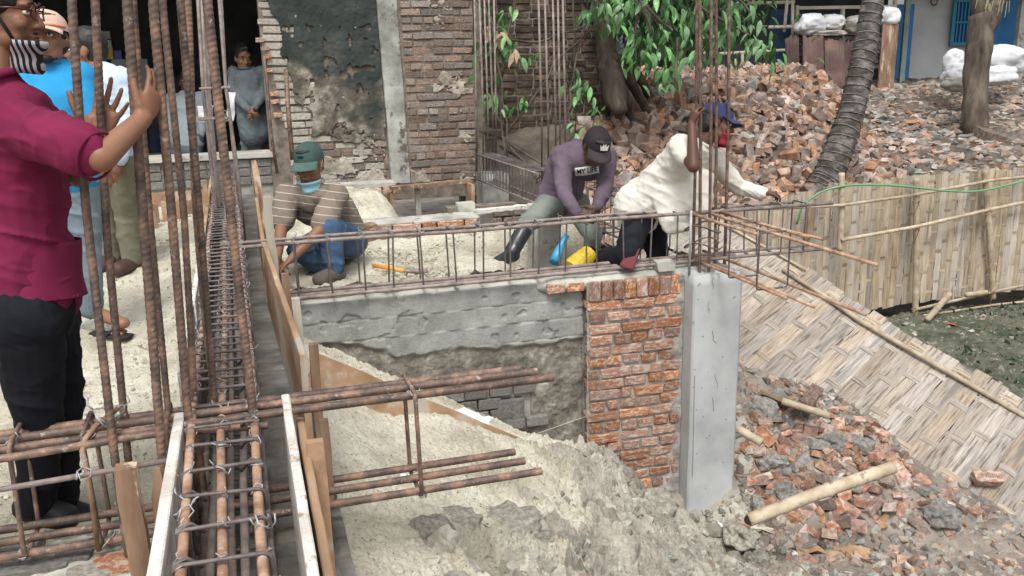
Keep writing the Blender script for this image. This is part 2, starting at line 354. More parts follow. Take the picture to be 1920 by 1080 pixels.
def frontrel(X, Y):
    k = sstep(.55, 1.35, X + .45*(3.3-Y)); k2 = sstep(2.9, 3.3, X)
    rough = ridge(X, Y, .4, 5.5, 4)
    crag = np.maximum(0, ridge(X+.03*fbm(X, Y, 0, 9, 2), Y, 3.4, 11, 4)+.25)
    kk = k*(1-k2*.7)*(.65+.5*sstep(-.3, .3, fbm(X, Y, 5, 1.3, 2)))
    dents = -.030*np.maximum(0, .35-np.abs(fbm(X*1.4, Y, 8, 7, 3)))*sstep(-.1, .3, fbm(X, Y, 2, 1.6, 2))
    wx = X+.035*fbm(X, Y, 0, 8, 3); wy = Y+.035*fbm(X, Y, 9, 8, 3); patch = sstep(-.15, .25, fbm(X, Y, 12, 2.1, 3))
    kk = kk*(1-.6*sstep(2.0, 2.8, X))
    lumps = (.012+.075*kk)*clod(wx, wy, 6.5) + (.008+.034*kk)*clod(wx, wy, 15, 3.3) + (.004+.011*kk+.006*patch)*clod(wx, wy, 38, 7.1) + (.003+.003*patch)*clod(wx, wy, 80, 1.1) - .07*kk
    return lumps + (.010+.020*kk)*rough + .35*(kk+.22)*(1-.75*sstep(2.2, 3.0, X))*.080*crag**1.6 + (kk+.3)*.022*ridge(X, Y, 6, 30, 3) + kk*.06*ridge(X, Y, 2.2, 3.1, 2) + .035*fbm(X, Y, 2, 2.2, 3) + .008*fbm(X, Y, 0, 38, 2) + dents*(1-kk) - .03*kk*np.maximum(0, vn(X, Y, 0, 17))**2
def front_mats(o):
    me = o.data; n = len(me.polygons); c = np.empty(n*3); me.polygons.foreach_get('center', c); c = c.reshape(-1, 3)
    x = c[:, 0]+ORG[o.name][0]; y = c[:, 1]+ORG[o.name][1]
    nz_ = fbm(x, y, 0, 2.5, 3)
    mi = np.zeros(n, int)
    mi[(x + .45*(3.3-y) + .35*nz_) > 1.12] = 1
    mi[(x + .4*(4.4-y) + .3*nz_ > 3.0)] = 2
    dm = ((x-4.487)*2.284 + (y-7.859)*1.676)/2.833
    mi[(dm > .1) & (x > 3.6)] = 3
    me.materials.append(MT['soil']); me.materials.append(MT['dirt']); me.materials.append(MT['weedsoil'])
    me.polygons.foreach_set('material_index', mi)
g = terrain('earth_slope', HF, .1, 3.4, 1.7, 5.58, 800, 940, MT['sand'], frontrel); front_mats(g)
g = terrain('earth_slope', HF, 3.4, 9.6, 1.4, 8.12, 420, 460, MT['sand'], frontrel); front_mats(g)
# sand fill between the foundation walls, dropping into the pit on the right
def HM(x, y):
    z = .03 - .95*sstep(1.75, 2.25, x + .22*(y-6.3))*(1-sstep(7.3, 7.35, y))
    z = np.where(y > 7.55, -.08 + .28*np.exp(-(((x-1.0)/.8)**2+((y-9.3)/.7)**2)) - .95*sstep(1.35, 2.0, x-.25*(8.6-y)*0), z)
    return z
terrain('sand_fill', HM, .24, 3.0, 5.86, 10.3, 220, 320, MT['sand'], sandrel)
def brel(X, Y): return .05*ridge(X, Y, .2, 3.5, 3) + .03*fbm(X, Y, 0, 12, 2)
g = terrain('rubble_ground', HB, 2.9, 24, 8.32, 24, 420, 380, MT['yard'], brel)
# far bank behind the camera side stays plain
# ------------------------------------------------------------------ brick pieces
def chamfer_brick(l, w, h, j=.006, ch=.008, seed=0):
    r = random.Random(seed); bm = bmesh.new(); bmesh.ops.create_cube(bm, size=1)
    for v in bm.verts: v.co = Vector(((v.co.x*l), (v.co.y*w), (v.co.z*h)))
    bmesh.ops.bevel(bm, geom=bm.edges[:], offset=ch, segments=1, affect='EDGES', profile=.5)
    for v in bm.verts: v.co += Vector([r.uniform(-j, j) for _ in range(3)])
    v = [tuple(a.co) for a in bm.verts]; f = [tuple(b.index for b in a.verts) for a in bm.faces]; bm.free(); return v, f
def broken_piece(l, w, h, seed=0, cut=.5):
    r = random.Random(seed); bm = bmesh.new()
    for sx in (-1, 1):
        for sy in (-1, 1):
            for sz in (-1, 1):
                c = Vector((sx*l/2, sy*w/2, sz*h/2))
                if r.random() < cut: 
                    for k in range(2): bm.verts.new(c*r.uniform(.55, .95) + Vector((r.uniform(-.2, .2)*l, r.uniform(-.2, .2)*w, r.uniform(-.1, .1)*h)))
                else: bm.verts.new(c*r.uniform(.93, 1.02))
    res = bmesh.ops.convex_hull(bm, input=bm.verts[:]); bmesh.ops.delete(bm, geom=[g for g in res['geom_interior'] if isinstance(g, bmesh.types.BMVert)], context='VERTS')
    bmesh.ops.dissolve_limit(bm, angle_limit=.2, verts=bm.verts[:], edges=bm.edges[:])
    bm.verts.index_update()
    v = [tuple(a.co) for a in bm.verts]; f = [tuple(b.index for b in a.verts) for a in bm.faces]; bm.free(); return v, f
def me_of(name, vf, mat, smooth=False): return mesh_np(name, vf[0], vf[1], mat, smooth)
def variants(name, mat, n, fn): return [me_of(name, fn(i), mat) for i in range(n)]
WB = {k: [me_of('brick', chamfer_brick(1, 1, 1, .03, .07, 50+i), MT[k]) for i in range(6)] for k in ('brick', 'brickold', 'bricklime', 'brickgrime')}
def wbrick(parent, c, sz, kind='brick', rot=0.0, tilt=0.0, name='brick'):
    o = link_mesh(name, random.choice(WB[kind]), parent, c)
    o.scale = sz; o.rotation_euler = (random.uniform(-1, 1)*tilt, rot + random.uniform(-1, 1)*tilt, random.uniform(-1, 1)*tilt)
    return o

# ------------------------------------------------------------------ foundation wall (half rendered, half bare brick)
fwl = thing('foundation_wall', (1.6, 5.62, -2.0), 'grey rendered foundation wall turning into bare red brickwork beside the concrete column', 'wall')
mb = MB(); mb.box((1.56, 5.765, -1.06), (2.62, .17, 2.06)); mb.build('wall_core', MT['mortar'], fwl)
# rendered face: cement float marks above, rough old concrete below
nx, nz_ = 300, 300
xs = np.linspace(.30, 2.205, nx); zs = np.linspace(-1.75, -.005, nz_); X, Z = np.meshgrid(xs, zs, indexing='ij')
edge = -.42 - .10*fbm(X, 0, 0, 2.2, 3) + .03*fbm(X, Z, 0, 12, 2) + .12*sstep(1.2, .5, X)
upk = sstep(-.02, .02, Z-edge)
row = np.floor((Z+.005)/.135); gx = (X + .11*np.mod(row, 2) + .02*vn(row, 3.3, X*3))/.205
gap = np.minimum(np.abs(gx-np.round(gx))*.205, np.abs((Z+.005)/.135-np.round((Z+.005)/.135))*.135)
lines = np.exp(-(gap/.006)**2)*(vn(X, Z, 5, 3.3) > -.15)
tilt_ = vn(np.floor(gx)*1.7, row*2.3, 0, 1.0)
up_y = .030 + .003*tilt_ + .005*fbm(X, Z, 0, 9, 3) - .005*lines + .004*np.sin(gx*2*pi)
lo_y = .002 + .012*fbm(X, Z, 7, 4, 3) + .012*ridge(X, Z, 1, 9, 4)*.7 + .006*fbm(X, Z, 7, 40, 2)
holes = sstep(.42, .5, fbm(X, Z, 21, 14, 2))*upk
yy = 5.672 - (upk*up_y + (1-upk)*lo_y) + holes*.010
strip_ = (Z > -.0135 - .0)*0
keep = ~((X > 1.52) & (X < 1.9) & (Z > -.20 + .12*(X-1.52)) & (fbm(X, Z, 3, 8, 2) > -.6) & (X > 2.06 - 0*X)) 
keep &= ~((X > 2.19 + .03*fbm(Z, 0, 0, 9, 2)) & (Z > -.17))
# sockets where bare bricks show low down
sock = (X > .98) & (X < 1.82) & (Z < -.70 + .05*(X-1)) & (Z > -1.02)
yy = yy + .05*sock*(1-upk)
o = grid_mesh(np.stack([X, yy, Z], -1), 'render_coat', [MT['concreteold']], fwl, keep=keep, thick=(0, .03, 0))
def render_mat():
    m = bpy.data.materials.new('cement_render'); m.use_nodes = True; nt = m.node_tree; N = nt.nodes; L = nt.links; bs = N['Principled BSDF']; bs.inputs['Roughness'].default_value = .9
    a = Mt
    tc = N.new('ShaderNodeTexCoord')
    def nz(sc, det=6, ro=.62):
        n = N.new('ShaderNodeTexNoise'); n.inputs['Scale'].default_value = sc; n.inputs['Detail'].default_value = det; n.inputs['Roughness'].default_value = ro; L.new(tc.outputs['Object'], n.inputs[0]); return n.outputs[0]
    r1 = ramp(nt, [(.3, (.155,.16,.15)), (.5, (.26,.268,.25)), (.7, (.37,.375,.345))]); L.new(nz(4), r1.inputs[0])
    r2 = ramp(nt, [(.36, (.07,.065,.052)), (.47, (.16,.145,.12)), (.56, (.24,.22,.185)), (.68, (.42,.42,.38))]); L.new(nz(5, 9, .72), r2.inputs[0])
    at = N.new('ShaderNodeAttribute'); at.attribute_name = 'fresh'
    mx = N.new('ShaderNodeMix'); mx.data_type = 'RGBA'; L.new(at.outputs['Fac'], mx.inputs[0]); L.new(r2.outputs[0], mx.inputs[6]); L.new(r1.outputs[0], mx.inputs[7]); L.new(mx.outputs[2], bs.inputs['Base Color'])
    b = N.new('ShaderNodeBump'); b.inputs['Strength'].default_value = .6; b.inputs['Distance'].default_value = .012; L.new(nz(60), b.inputs['Height']); L.new(b.outputs[0], bs.inputs['Normal'])
    return m
o.data.materials[0] = render_mat()
co = np.empty(len(o.data.vertices)*3); o.data.vertices.foreach_get('co', co); co = co.reshape(-1, 3)+ORG[o.name]
e2 = -.42 - .10*fbm(co[:,0], 0, 0, 2.2, 3) + .03*fbm(co[:,0], co[:,2], 0, 12, 2) + .12*sstep(1.2, .5, co[:,0])
at = o.data.attributes.new('fresh', 'FLOAT', 'POINT'); at.data.foreach_set('value', sstep(-.03, .03, co[:,2]-e2))
# bare grey bricks in the socket
for r_ in range(4):
    z = -.745 - r_*.086; x = 1.0 + (r_ % 2)*.09
    while x < 1.84:
        if not (r_ == 0 and random.random() < .0) and not (x > 1.55 and r_ in (1, 2)):
            wbrick(fwl, (x+.08, 5.665, z), (.155, .07, .074), 'brickgrime', tilt=.02)
        x += .172
wbrick(fwl, (1.66, 5.68, -.90), (.2, .1, .17), 'brickgrime', tilt=.05)
# bare red brick panel: soldier course on top, alternating stretcher / header courses below
x = 2.215
for k in range(8):
    w = .078; wbrick(fwl, (2.255+k*.0875+.0*w, 5.605, -.085), (w, .13, .135), 'brick', tilt=.03)
for k in range(2): wbrick(fwl, (1.99+k*.14, 5.63, -.045), (.13, .10, .065), 'brick', tilt=.04)
z = -.19; r_ = 0
while z > -1.9:
    z -= 0; h = .066 + random.uniform(-.004, .004)
    x = 2.215 + random.uniform(-.01, .01); 
    while x < 2.90:
        L_ = random.choice((.22, .225, .235)) if r_ % 2 == 0 else random.choice((.105, .11, .12, .115))
        if random.random() < .18: L_ = random.choice((.16, .08))
        L_ = min(L_, 2.915-x)
        if L_ > .03 and random.random() > .015:
            wbrick(fwl, (x+L_/2, 5.60+random.uniform(-.008, .008), z+random.uniform(-.005, .005)), (L_, .11, h*random.uniform(.92, 1.04)), 'brick', tilt=.022)
        x += L_ + random.uniform(.012, .024)
    z -= .0815; r_ += 1
# bulging mortar between and over the bricks
xs = np.linspace(2.2, 2.92, 150); zs = np.linspace(-2.0, -.02, 400); X, Z = np.meshgrid(xs, zs, indexing='ij')
Y_ = 5.566 + .012*fbm(X, Z, 2, 14, 3) - .010*np.maximum(0, fbm(X, Z, 9, 20, 2)) - .035*sstep(2.82, 2.93, X + .05*fbm(Z, 1, 0, 5, 2) + .10*sstep(-1.4, -1.8, Z))
grid_mesh(np.stack([X, Y_, Z], -1), 'mortar', MT['mortar'], fwl)
# rough mortar topping along the wall head
xs = np.linspace(.26, 3.0, 300); ys = np.linspace(0, 1, 40); X, Y = np.meshgrid(xs, ys, indexing='ij'); _y0 = 5.652 - .07*sstep(1.85, 2.0, X) + .012*fbm(X, 0, 0, 6, 3); Y = _y0 + (5.88-_y0)*Y
Z = .004 + .014*fbm(X, Y, 0, 9, 4) + .02*sstep(1.9, 1.4, X)*0 - .02*np.exp(-((Y-_y0)/.02)**2) + .012
grid_mesh(np.stack([X, Y, Z], -1), 'mortar_topping', MT['concretepale'], fwl, thick=(0, 0, -.06))
# string line
MB().tube([(1.73, 5.63, -1.12), (2.2, 5.59, -1.0)], .0025, 4).build('string_line', MT['bricklime'], fwl)

# ------------------------------------------------------------------ concrete column
cc = thing('concrete_column', (3.08, 5.52, -2.1), 'smooth grey cast concrete column at the corner of the foundation, right of the red bricks', 'column')
def column_face():
    # a box with softly chipped edges: subdivided and displaced
    x0, x1, y0, y1, z0, z1 = 2.925, 3.30, 5.40, 5.80, -2.3, .0
    bm = bmesh.new(); bmesh.ops.create_cube(bm, size=1)
    for v in bm.verts: v.co = Vector((x0+(v.co.x+.5)*(x1-x0), y0+(v.co.y+.5)*(y1-y0), z0+(v.co.z+.5)*(z1-z0)))
    bmesh.ops.bevel(bm, geom=bm.edges[:], offset=.008, segments=2, affect='EDGES')
    bmesh.ops.subdivide_edges(bm, edges=[e for e in bm.edges if e.calc_length() > .05], cuts=30, use_grid_fill=True)
    for v in bm.verts:
        n = noise.noise(v.co*4)*.004 + noise.noise(v.co*22)*.0015
        v.co.x += n; v.co.y += noise.noise(v.co*3+Vector((5,5,5)))*.004 + noise.noise(v.co*25)*.0012
        if v.co.z > -.03: v.co.z += noise.noise(v.co*14)*.014
    me = bpy.data.meshes.new('shaft'); 
    for v in bm.verts: v.co -= Vector((3.08, 5.52, -2.1))
    bm.to_mesh(me); bm.free(); me.materials.append(MT['concrete']); me.polygons.foreach_set('use_smooth', [True]*len(me.polygons))
    return link_mesh('shaft', me, cc, (3.08, 5.52, -2.1))
column_face()
# hairline leaks and cavities cast in the face
mb = MB()
for (px, py, n) in ((1338,520,4),(1330,565,4),(1336,620,5),(1342,700,5),(1336,745,4)):
    p = Yp(px, py, 5.396); pts = [p]
    for k in range(n): p = p + V(random.uniform(-.012, .014), 0, -random.uniform(.012, .03)); pts.append(p)
    mb.tube(pts, .0016, 5)
for k in range(26):
    p = Yp(random.uniform(1300, 1388), random.uniform(520, 940), 5.397); mb.ell(p, (random.uniform(.003, .007), .003, random.uniform(.003, .006)), nu=6, nv=4)
mb.build('surface_pits', Mt('dark_cavity', [(.3, (.17,.17,.17)), (.7, (.27,.27,.265))], 10, .95, 0), cc)
mb = MB(); mb.tube([(2.945, 5.392, -.72), (2.95, 5.391, -1.2), (2.953, 5.392, -1.5)], .002, 5); mb.build('formwork_seam', MT['mortardark'], cc)
mb = MB()
for k in range(14):
    a = random.uniform(0, 6.28); mb.ell((3.12+.15*cos(a)*random.random(), 5.6+.15*sin(a)*random.random(), .0), (.05, .04, random.uniform(.01, .03)), nu=7, nv=4)
mb.build('mortar_lumps', MT['concreteold'], cc, smooth=True)

# ------------------------------------------------------------------ trench floor and near foundation
xs = np.linspace(-.262, .235, 60); ys = np.linspace(1.0, 10.82, 900); X, Y = np.meshgrid(xs, ys, indexing='ij')
row = np.floor(Y/.125); g1 = np.abs(Y/.125-np.round(Y/.125))*.125; g2 = np.abs((X+.06*np.mod(row, 2))/.245-np.round((X+.06*np.mod(row, 2))/.245))*.245
Z = -.02 - .020*np.exp(-(np.minimum(g1, g2)/.008)**2) + .006*fbm(X, Y, 0, 9, 3) + .012*vn(row*1.3, np.floor((X+.06)/.245)*2, 0)
o = grid_mesh(np.stack([X, Y, Z], -1), 'trench_floor', Mt('wet_grey_brick_top', [(.3, (.08,.076,.066)), (.5, (.155,.148,.13)), (.7, (.25,.24,.215))], 6, .8, .7, 50, bdist=.01), base=(0, 5, -.02)); o['kind'] = 'structure'
# near left foundation strip, broken bricks set in mortar
nf = thing('foundation_strip', (-1.2, 2.7, -.3), 'low mortared brick footing under the rusty bars at the bottom left', 'footing')
xs = np.linspace(-2.6, -.265, 260); ys = np.linspace(1.6, 2.965, 150); X, Y = np.meshgrid(xs, ys, indexing='ij')
Z = -.012 + .018*ridge(X, Y, 0, 4, 3) + .008*fbm(X, Y, 0, 30, 2)
grid_mesh(np.stack([X, Y, Z], -1), 'mortar_bed', MT['concretepale'], nf)
for (px, py, w, d_, kd) in ((140,1040,.11,.10,'brickgrime'),(225,1058,.16,.12,'brick'),(205,1020,.13,.06,'brickgrime'),(60,1060,.2,.1,'brickgrime'),(250,1040,.08,.08,'brick'),(170,1075,.13,.08,'bricklime'),(20,1030,.2,.1,'brickgrime')):
    p = Zp(px, py, 0.0); wbrick(nf, p+V(0, 0, -.014), (w, d_, .06), kd, rot=0, tilt=.06)

# ------------------------------------------------------------------ rebar helpers
def ribbed(path, r, pitch=.016, n=10, amp=.16, step=None):
    """deformed bar: crescent ribs as geometry"""
    path = [np.array(p, float) for p in path]
    # resample via catmull-rom
    seg = [np.linalg.norm(path[i+1]-path[i]) for i in range(len(path)-1)]; Ltot = sum(seg); step = step or pitch/4
    cnt = int(Ltot/step)+1; acc = np.concatenate([[0], np.cumsum(seg)]); tt = np.linspace(0, Ltot, cnt)
    P = np.stack([np.interp(tt, acc, [p[k] for p in path]) for k in range(3)], 1)
    for _ in range(2 if len(path) > 2 else 0):
        kz = max(1, int(.10/step)); ker = np.ones(kz)/kz
        Q = np.stack([np.convolve(np.pad(P[:, k], kz//2, mode='edge'), ker, 'valid')[:cnt] for k in range(3)], 1)
        if len(Q) == cnt: Q[:kz] = P[:kz]; Q[-kz:] = P[-kz:]; P = Q
    T = np.gradient(P, axis=0); T /= np.linalg.norm(T, axis=1, keepdims=True)
    ref = V(0, 1, 0) if abs(T[0][1]) < .8 else V(0, 0, 1)
    A = ref - T*(T@ref)[:, None]; A /= np.linalg.norm(A, axis=1, keepdims=True); B = np.cross(T, A)
    an = np.arange(n)*2*pi/n
    ph = tt[:, None]/pitch*2*pi + 1.9*np.sin(an)[None, :] ; rib = np.maximum(0, np.sin(ph))**2*np.abs(np.cos(an/1.0+.4))[None, :]**.5
    R = r*(1+amp*rib)
    v = P[:, None, :] + R[..., None]*(np.cos(an)[None, :, None]*A[:, None, :] + np.sin(an)[None, :, None]*B[:, None, :])
    v = v.reshape(-1, 3); i = np.arange(cnt-1)[:, None]*n; k = np.arange(n)[None, :]; k2 = (k+1) % n
    f = np.stack([i+k, i+k2, i+n+k2, i+n+k], -1).reshape(-1, 4).tolist()
    f.append(list(range(n))[::-1]); f.append([(cnt-1)*n+q for q in range(n)])
    return v, f
def rbar(parent, path, r, mat, name='bar', pitch=.016, n=10, amp=.16, step=None):
    v, f = ribbed(path, r, pitch, n, amp, step); b = np.array(path[0], float)
    me = mesh_np(name, v-b, f, mat, True); return link_mesh(name, me, parent, b)
def pbar(parent, path, r, mat, name='bar', n=8):
    return MB().tube(path, r, n).build(name, mat, parent, smooth=True)
def ring_path(c, ax, bx, w, h, rc=.018):
    c = np.array(c, float); ax = nrm(ax); bx = nrm(bx); pts = []
    for sx, sy, a0 in ((1, 1, 0), (-1, 1, 90), (-1, -1, 180), (1, -1, 270)):
        for a in (0, 45, 90):
            t = rad(a0+a); pts.append(c + ax*(sx*(w/2-rc)+rc*cos(t)) + bx*(sy*(h/2-rc)+rc*sin(t)))
    return pts
def tie_mesh():
    mb = MB(); q = [(-.012,.016,-.016),(.0,.02,.004),(.012,.01,.018),(.008,-.012,.014),(-.008,-.016,-.002),(-.014,.004,-.018),(.0,.02,.006),(.016,.008,.016)]
    q = [(a*.85, b*.85, c*.8) for a, b, c in q]; mb.tube(q, .0016, 5); mb.tube([(.0136,.007,.013),(.020,.012,.022),(.022,.004,.032)], .0016, 5); mb.tube([(-.010,.013,-.013),(-.02,.010,-.004),(-.024,.0,.006)], .0016, 5)
    return mesh_np('tie_wire', mb.v, mb.f, MT['galv'], True)
TIE = [tie_mesh()]
def tie(parent, p, s=1.0):
    o = link_mesh('tie_wire', TIE[0], parent, p); o.scale = (s,)*3; o.rotation_euler = (random.uniform(-.5, .5), random.uniform(-.5, .5), random.uniform(0, 6.28)); return o

# ---- long cage lying in the board trench, running away from the viewer
mc = thing('rebar_cage', (-.1, 5, 0), 'long beam cage of pale orange bars and closely tied stirrups in the board-lined trench', 'rebar cage')
def wob(x, z, y0, y1, a=.008, n=14):
    ph = random.uniform(0, 6); return [(x+a*sin(ph+i*1.3)+random.uniform(-.003, .003), y0+(y1-y0)*i/n, z+random.uniform(-.004, .004)) for i in range(n+1)]
for x, z in ((-.205, .395), (-.115, .385), (-.022, .395)): rbar(mc, wob(x, z, 1.45, 10.4, .005), .0125, MT['rustorange'], pitch=.022, n=8, amp=.10, step=.011)
for x, z in ((-.20, .08), (-.115, .075), (-.03, .08), (-.16, .20), (-.07, .19)): pbar(mc, wob(x, z, 1.45, 10.4, .006), .0125, MT['rustgrey'])
y = 1.62; st_meshes = []
for i in range(4):
    mb = MB(); w, h = .215, .345; j = [random.uniform(-.006, .006) for _ in range(4)]
    pts = ring_path((0, 0, 0), (1, 0, 0), (0, 0, 1), w, h); pts = [p + V(0, (p[0]*j[0]+p[2]*j[1])*3, 0) for p in pts]
    mb.tube(pts, .0058, 6, closed=True)
    mb.tube([(w/2, 0, h/2-.03), (w/2-.005, .004, h/2), (w/2-.03, .014, h/2+.004), (w/2-.06, .035, h/2-.035)], .0058, 6)
    st_meshes.append(mesh_np('stirrup', mb.v, mb.f, MT['steel'], True))
while y < 10.35:
    o = link_mesh('stirrup', random.choice(st_meshes), mc, (-.113+random.uniform(-.004, .004), y, .237)); o.rotation_euler = (random.uniform(-.05, .05), 0, random.uniform(-.09, .09)); o.scale.x = random.choice((1, -1))
    for x in (-.205, -.115, -.022):
        if y < 9.2: tie(mc, (x+random.uniform(-.004, .004), y+.004, .40), random.uniform(.85, 1.15))
    y += random.uniform(.155, .172) if y < 3.0 else random.uniform(.098, .112)
pbar(mc, wob(-.002, .34, 1.45, 10.4, .003), .008, MT['steel'])
for (x, y_, sc) in ((-.02, 2.1, 1.4), (-.2, 2.2, 1.3)): tie(mc, (x, y_, .405), sc)

# ---- near cross cage, bars sticking out over the sand
nc = thing('rebar_cage', (0, 2.87, 0), 'near cross cage whose ribbed rusty bar ends stick out over the pale sand', 'rebar cage')
for (y_, z, xe, x0) in ((2.965, .392, .915, -1.6), (2.895, .400, .955, -1.6), (2.81, .402, .985, -1.6)):
    rbar(nc, [(x0, y_+.0, z), (-.8, y_, z-.004), (0, y_, z+.003), (xe, y_, z+.004)], .0135, MT['rust'], pitch=.017, n=10)
for (y_, z, xe, x0) in ((2.96, .07, .885, -1.6), (2.885, .065, .90, -1.6), (2.80, .058, .935, -1.6)):
    rbar(nc, [(x0, y_, z), (-.8, y_, z), (0, y_, z+.002), (xe, y_, z+.006)], .0135, MT['rust'], pitch=.017, n=10)
rbar(nc, [(-1.6, 2.74, .395), (-.7, 2.75, .395), (-.33, 2.78, .40), (.02, 2.80, .37)], .012, MT['rust'])
pbar(nc, [(-1.6, 2.66, .335), (-.74, 2.66, .338), (-.2, 2.68, .352)], .009, MT['rustgrey'])
def nstir(x, dx=.0): 
    return MB().tube([p+V(dx*p[2], 0, 0) for p in ring_path((x, 2.885, .235), (0, 1, 0), (0, 0, 1), .215, .372, .02)], .0075, 7, closed=True).build('stirrup', MT['rust'], nc, smooth=True)
for x in (.50, -.505, -.72, -.27): nstir(x, random.uniform(-.03, .03))
for x, y_, z in ((.49, 2.81, .41), (.49, 2.97, .40), (.50, 2.80, .05), (.5, 2.9, .07), (-.50, 2.8, .41), (-.49, 2.78, .06), (-.72, 2.8, .06), (-.72, 2.83, .40)): tie(nc, (x, y_, z), 1.2)
# loose hook and twisted wire on the bundle
MB().tube([(-.515, 2.78, .04), (-.51, 2.76, .30), (-.515, 2.755, .385), (-.505, 2.77, .415), (-.48, 2.83, .43), (-.43, 2.93, .44)], .0085, 8).build('hook', MT['rustorange'], nc, smooth=True)
tie(nc, (-.46, 2.86, .445), 1.9); tie(nc, (-.43, 2.9, .44), 1.6); tie(nc, (-.50, 2.66, .35), 1.3)

# ---- right cage on the foundation wall
rc = thing('rebar_cage', (2, 5.65, 0), 'ladder-like beam cage lying along the rendered wall in front of the workers', 'rebar cage')
for (y_, z, x1) in ((5.60, .40, 4.15), (5.75, .40, 3.9)): pbar(rc, [(-.14, y_, z), (.6, y_+.01, z+.005), (1.4, y_-.01, z-.003), (2.4, y_, z+.004), (3.1, y_, z), (x1, y_+.02, z-.01)], .0125 if y_ < 5.7 else .011, MT['rustgrey'])
for (y_, z, x1) in ((5.60, .055, 4.2), (5.68, .05, 3.4), (5.76, .055, 4.1)): pbar(rc, [(.2, y_, z), (1.4, y_-.005, z-.002), (2.4, y_, z+.004), (x1, y_+.01, z)], .0125, MT['rustgrey'])
x = .30
mbs = MB().tube(ring_path((0, 0, 0), (0, 1, 0), (0, 0, 1), .165, .365, .02), .006, 6, closed=True); stm = mesh_np('stirrup', mbs.v, mbs.f, MT['steel'], True)
while x < 4.05:
    if not 2.9 < x < 3.2:
        o = link_mesh('stirrup', stm, rc, (x, 5.68, .225)); o.rotation_euler = (0, random.uniform(-.04, .04), random.uniform(-.1, .1))
        tie(rc, (x, 5.60, .41), 1.1); tie(rc, (x, 5.6, .055), .8); tie(rc, (x+.01, 5.75, .41), .9)
    x += random.uniform(.185, .215)

# ---- overhanging cage from the right column towards the viewer
oc = thing('rebar_cage', (3.1, 4.7, .05), 'overhanging cage of orange bars pointing from the column head over the woven mats', 'rebar cage')
for (y1, x_, z) in ((3.80, 3.10, .40), (4.55, 3.22, .395), (4.75, 2.98, .40)): pbar(oc, [(x_+.02, 5.9, z), (x_, 5.2, z), (x_, y1, z+.01)], .011, MT['rustorange'])
pbar(oc, [(3.26, 5.9, .37), (3.3, 5.2, .37), (3.36, 4.62, .37)], .009, MT['rustorange'])
for (y1, x_, z) in ((4.08, 3.28, .05), (4.30, 3.10, .055), (4.5, 3.05, .06)): pbar(oc, [(x_-.02, 5.9, z), (x_, 5.2, z), (x_, y1, z)], .011, MT['rustorange'])
for yy_ in (5.12, 4.78): MB().tube(ring_path((3.13, yy_, .225), (1, 0, 0), (0, 0, 1), .22, .36), .006, 6, closed=True).build('stirrup', MT['steel'], oc, smooth=True); tie(oc, (3.1, yy_, .41)); tie(oc, (3.22, yy_, .05))
# the length behind the column, below the workers
bk = thing('rebar_cage', (3.0, 6.9, 0), 'cage between the kneeling worker in white and the far column stub', 'rebar cage')
for x_, z in ((2.9, .38), (3.06, .38), (2.9, .05), (3.06, .05)): pbar(bk, [(x_, 6.0, z), (x_+.01, 7.0, z-.02), (x_, 8.3, z-.01)], .010, MT['rustgrey'])
y = 6.1
while y < 8.3:
    o = link_mesh('stirrup', st_meshes[0], bk, (2.98, y, .215)); y += .19
# far small cage
fc = thing('rebar_cage', (2.8, 9.4, .05), 'small dark cage in front of the vine-covered wall, between two groups of starter bars', 'rebar cage')
for dx, z in ((0, .36), (.17, .36), (0, .06), (.17, .06)): pbar(fc, [(2.72+dx, 10.5, z), (2.80+dx, 8.35, z)], .011, MT['rustgrey'])
y = 8.5
while y < 10.45:
    o = link_mesh('stirrup', st_meshes[1], fc, (2.85+(9.4-y)*.037, y, .21)); o.scale = (.85, 1.6, .95); y += .105

# ------------------------------------------------------------------ upright starter bars (one bundle per future column)
def bundle(loc, label, group=None): return thing('starter_bars', loc, label, 'rebar', group)
nb = bundle((-.25, 2.85, 0), 'near thick ribbed rusty column bars standing in front of the man in maroon')
T0 = 2.62
for (xt, xm, xb, yb, ym, tt, tb, r) in (
    (132, 160, 214, 850, 380, 2.50, 2.72, .0122), (176, 200, 248, 940, 440, 2.62, 2.95, .0118),
    (236, 268, 305, 870, 400, 2.45, 2.74, .0134), (247, 280, 318, 800, 400, 2.62, 2.95, .0104),
    (284, 322, 352, 775, 400, 2.50, 2.85, .0128), (302, 345, 366, 770, 400, 2.72, 3.00, .0108),
    (372, 405, 428, 1010, 400, 3.0, 3.1, .0001)):
    if r < .001: continue
    p0 = D(xt, -160, tt-.03); p1 = D(xt+2, 0, tt); p2 = D(xm, ym, (tt+tb)/2); p3 = D(xb, yb, tb); p4 = p3 + (p3-p2)*.12
    p4 = p3.copy(); p4[2] = .02
    rbar(nb, [p0, p1, p2, p3, p4], r, MT['rust'], pitch=.019, n=12, amp=.19)
for (xt, xm, xb, yb, tt, tb, r) in ((338, 372, 402, 760, 2.75, 3.1, .0118), (352, 366, 385, 600, 3.0, 3.3, .0125), (388, 430, 474, 770, 2.55, 2.88, .0134)):
    p0 = D(xt-12, -160, tt); p1 = D(xt, 0, tt); p2 = D(xm, 380, (tt+tb)/2); p3 = D(xb, yb, tb); p4 = p3.copy(); p4[2] = .03
    rbar(nb, [p0, p1, p2, p3, p4], r, MT['rust'], pitch=.0165, n=12, amp=.19)
sb = bundle((-.2, 7.2, 0), 'thinner brown column bars standing behind the near bundle, in front of the dark doorway')
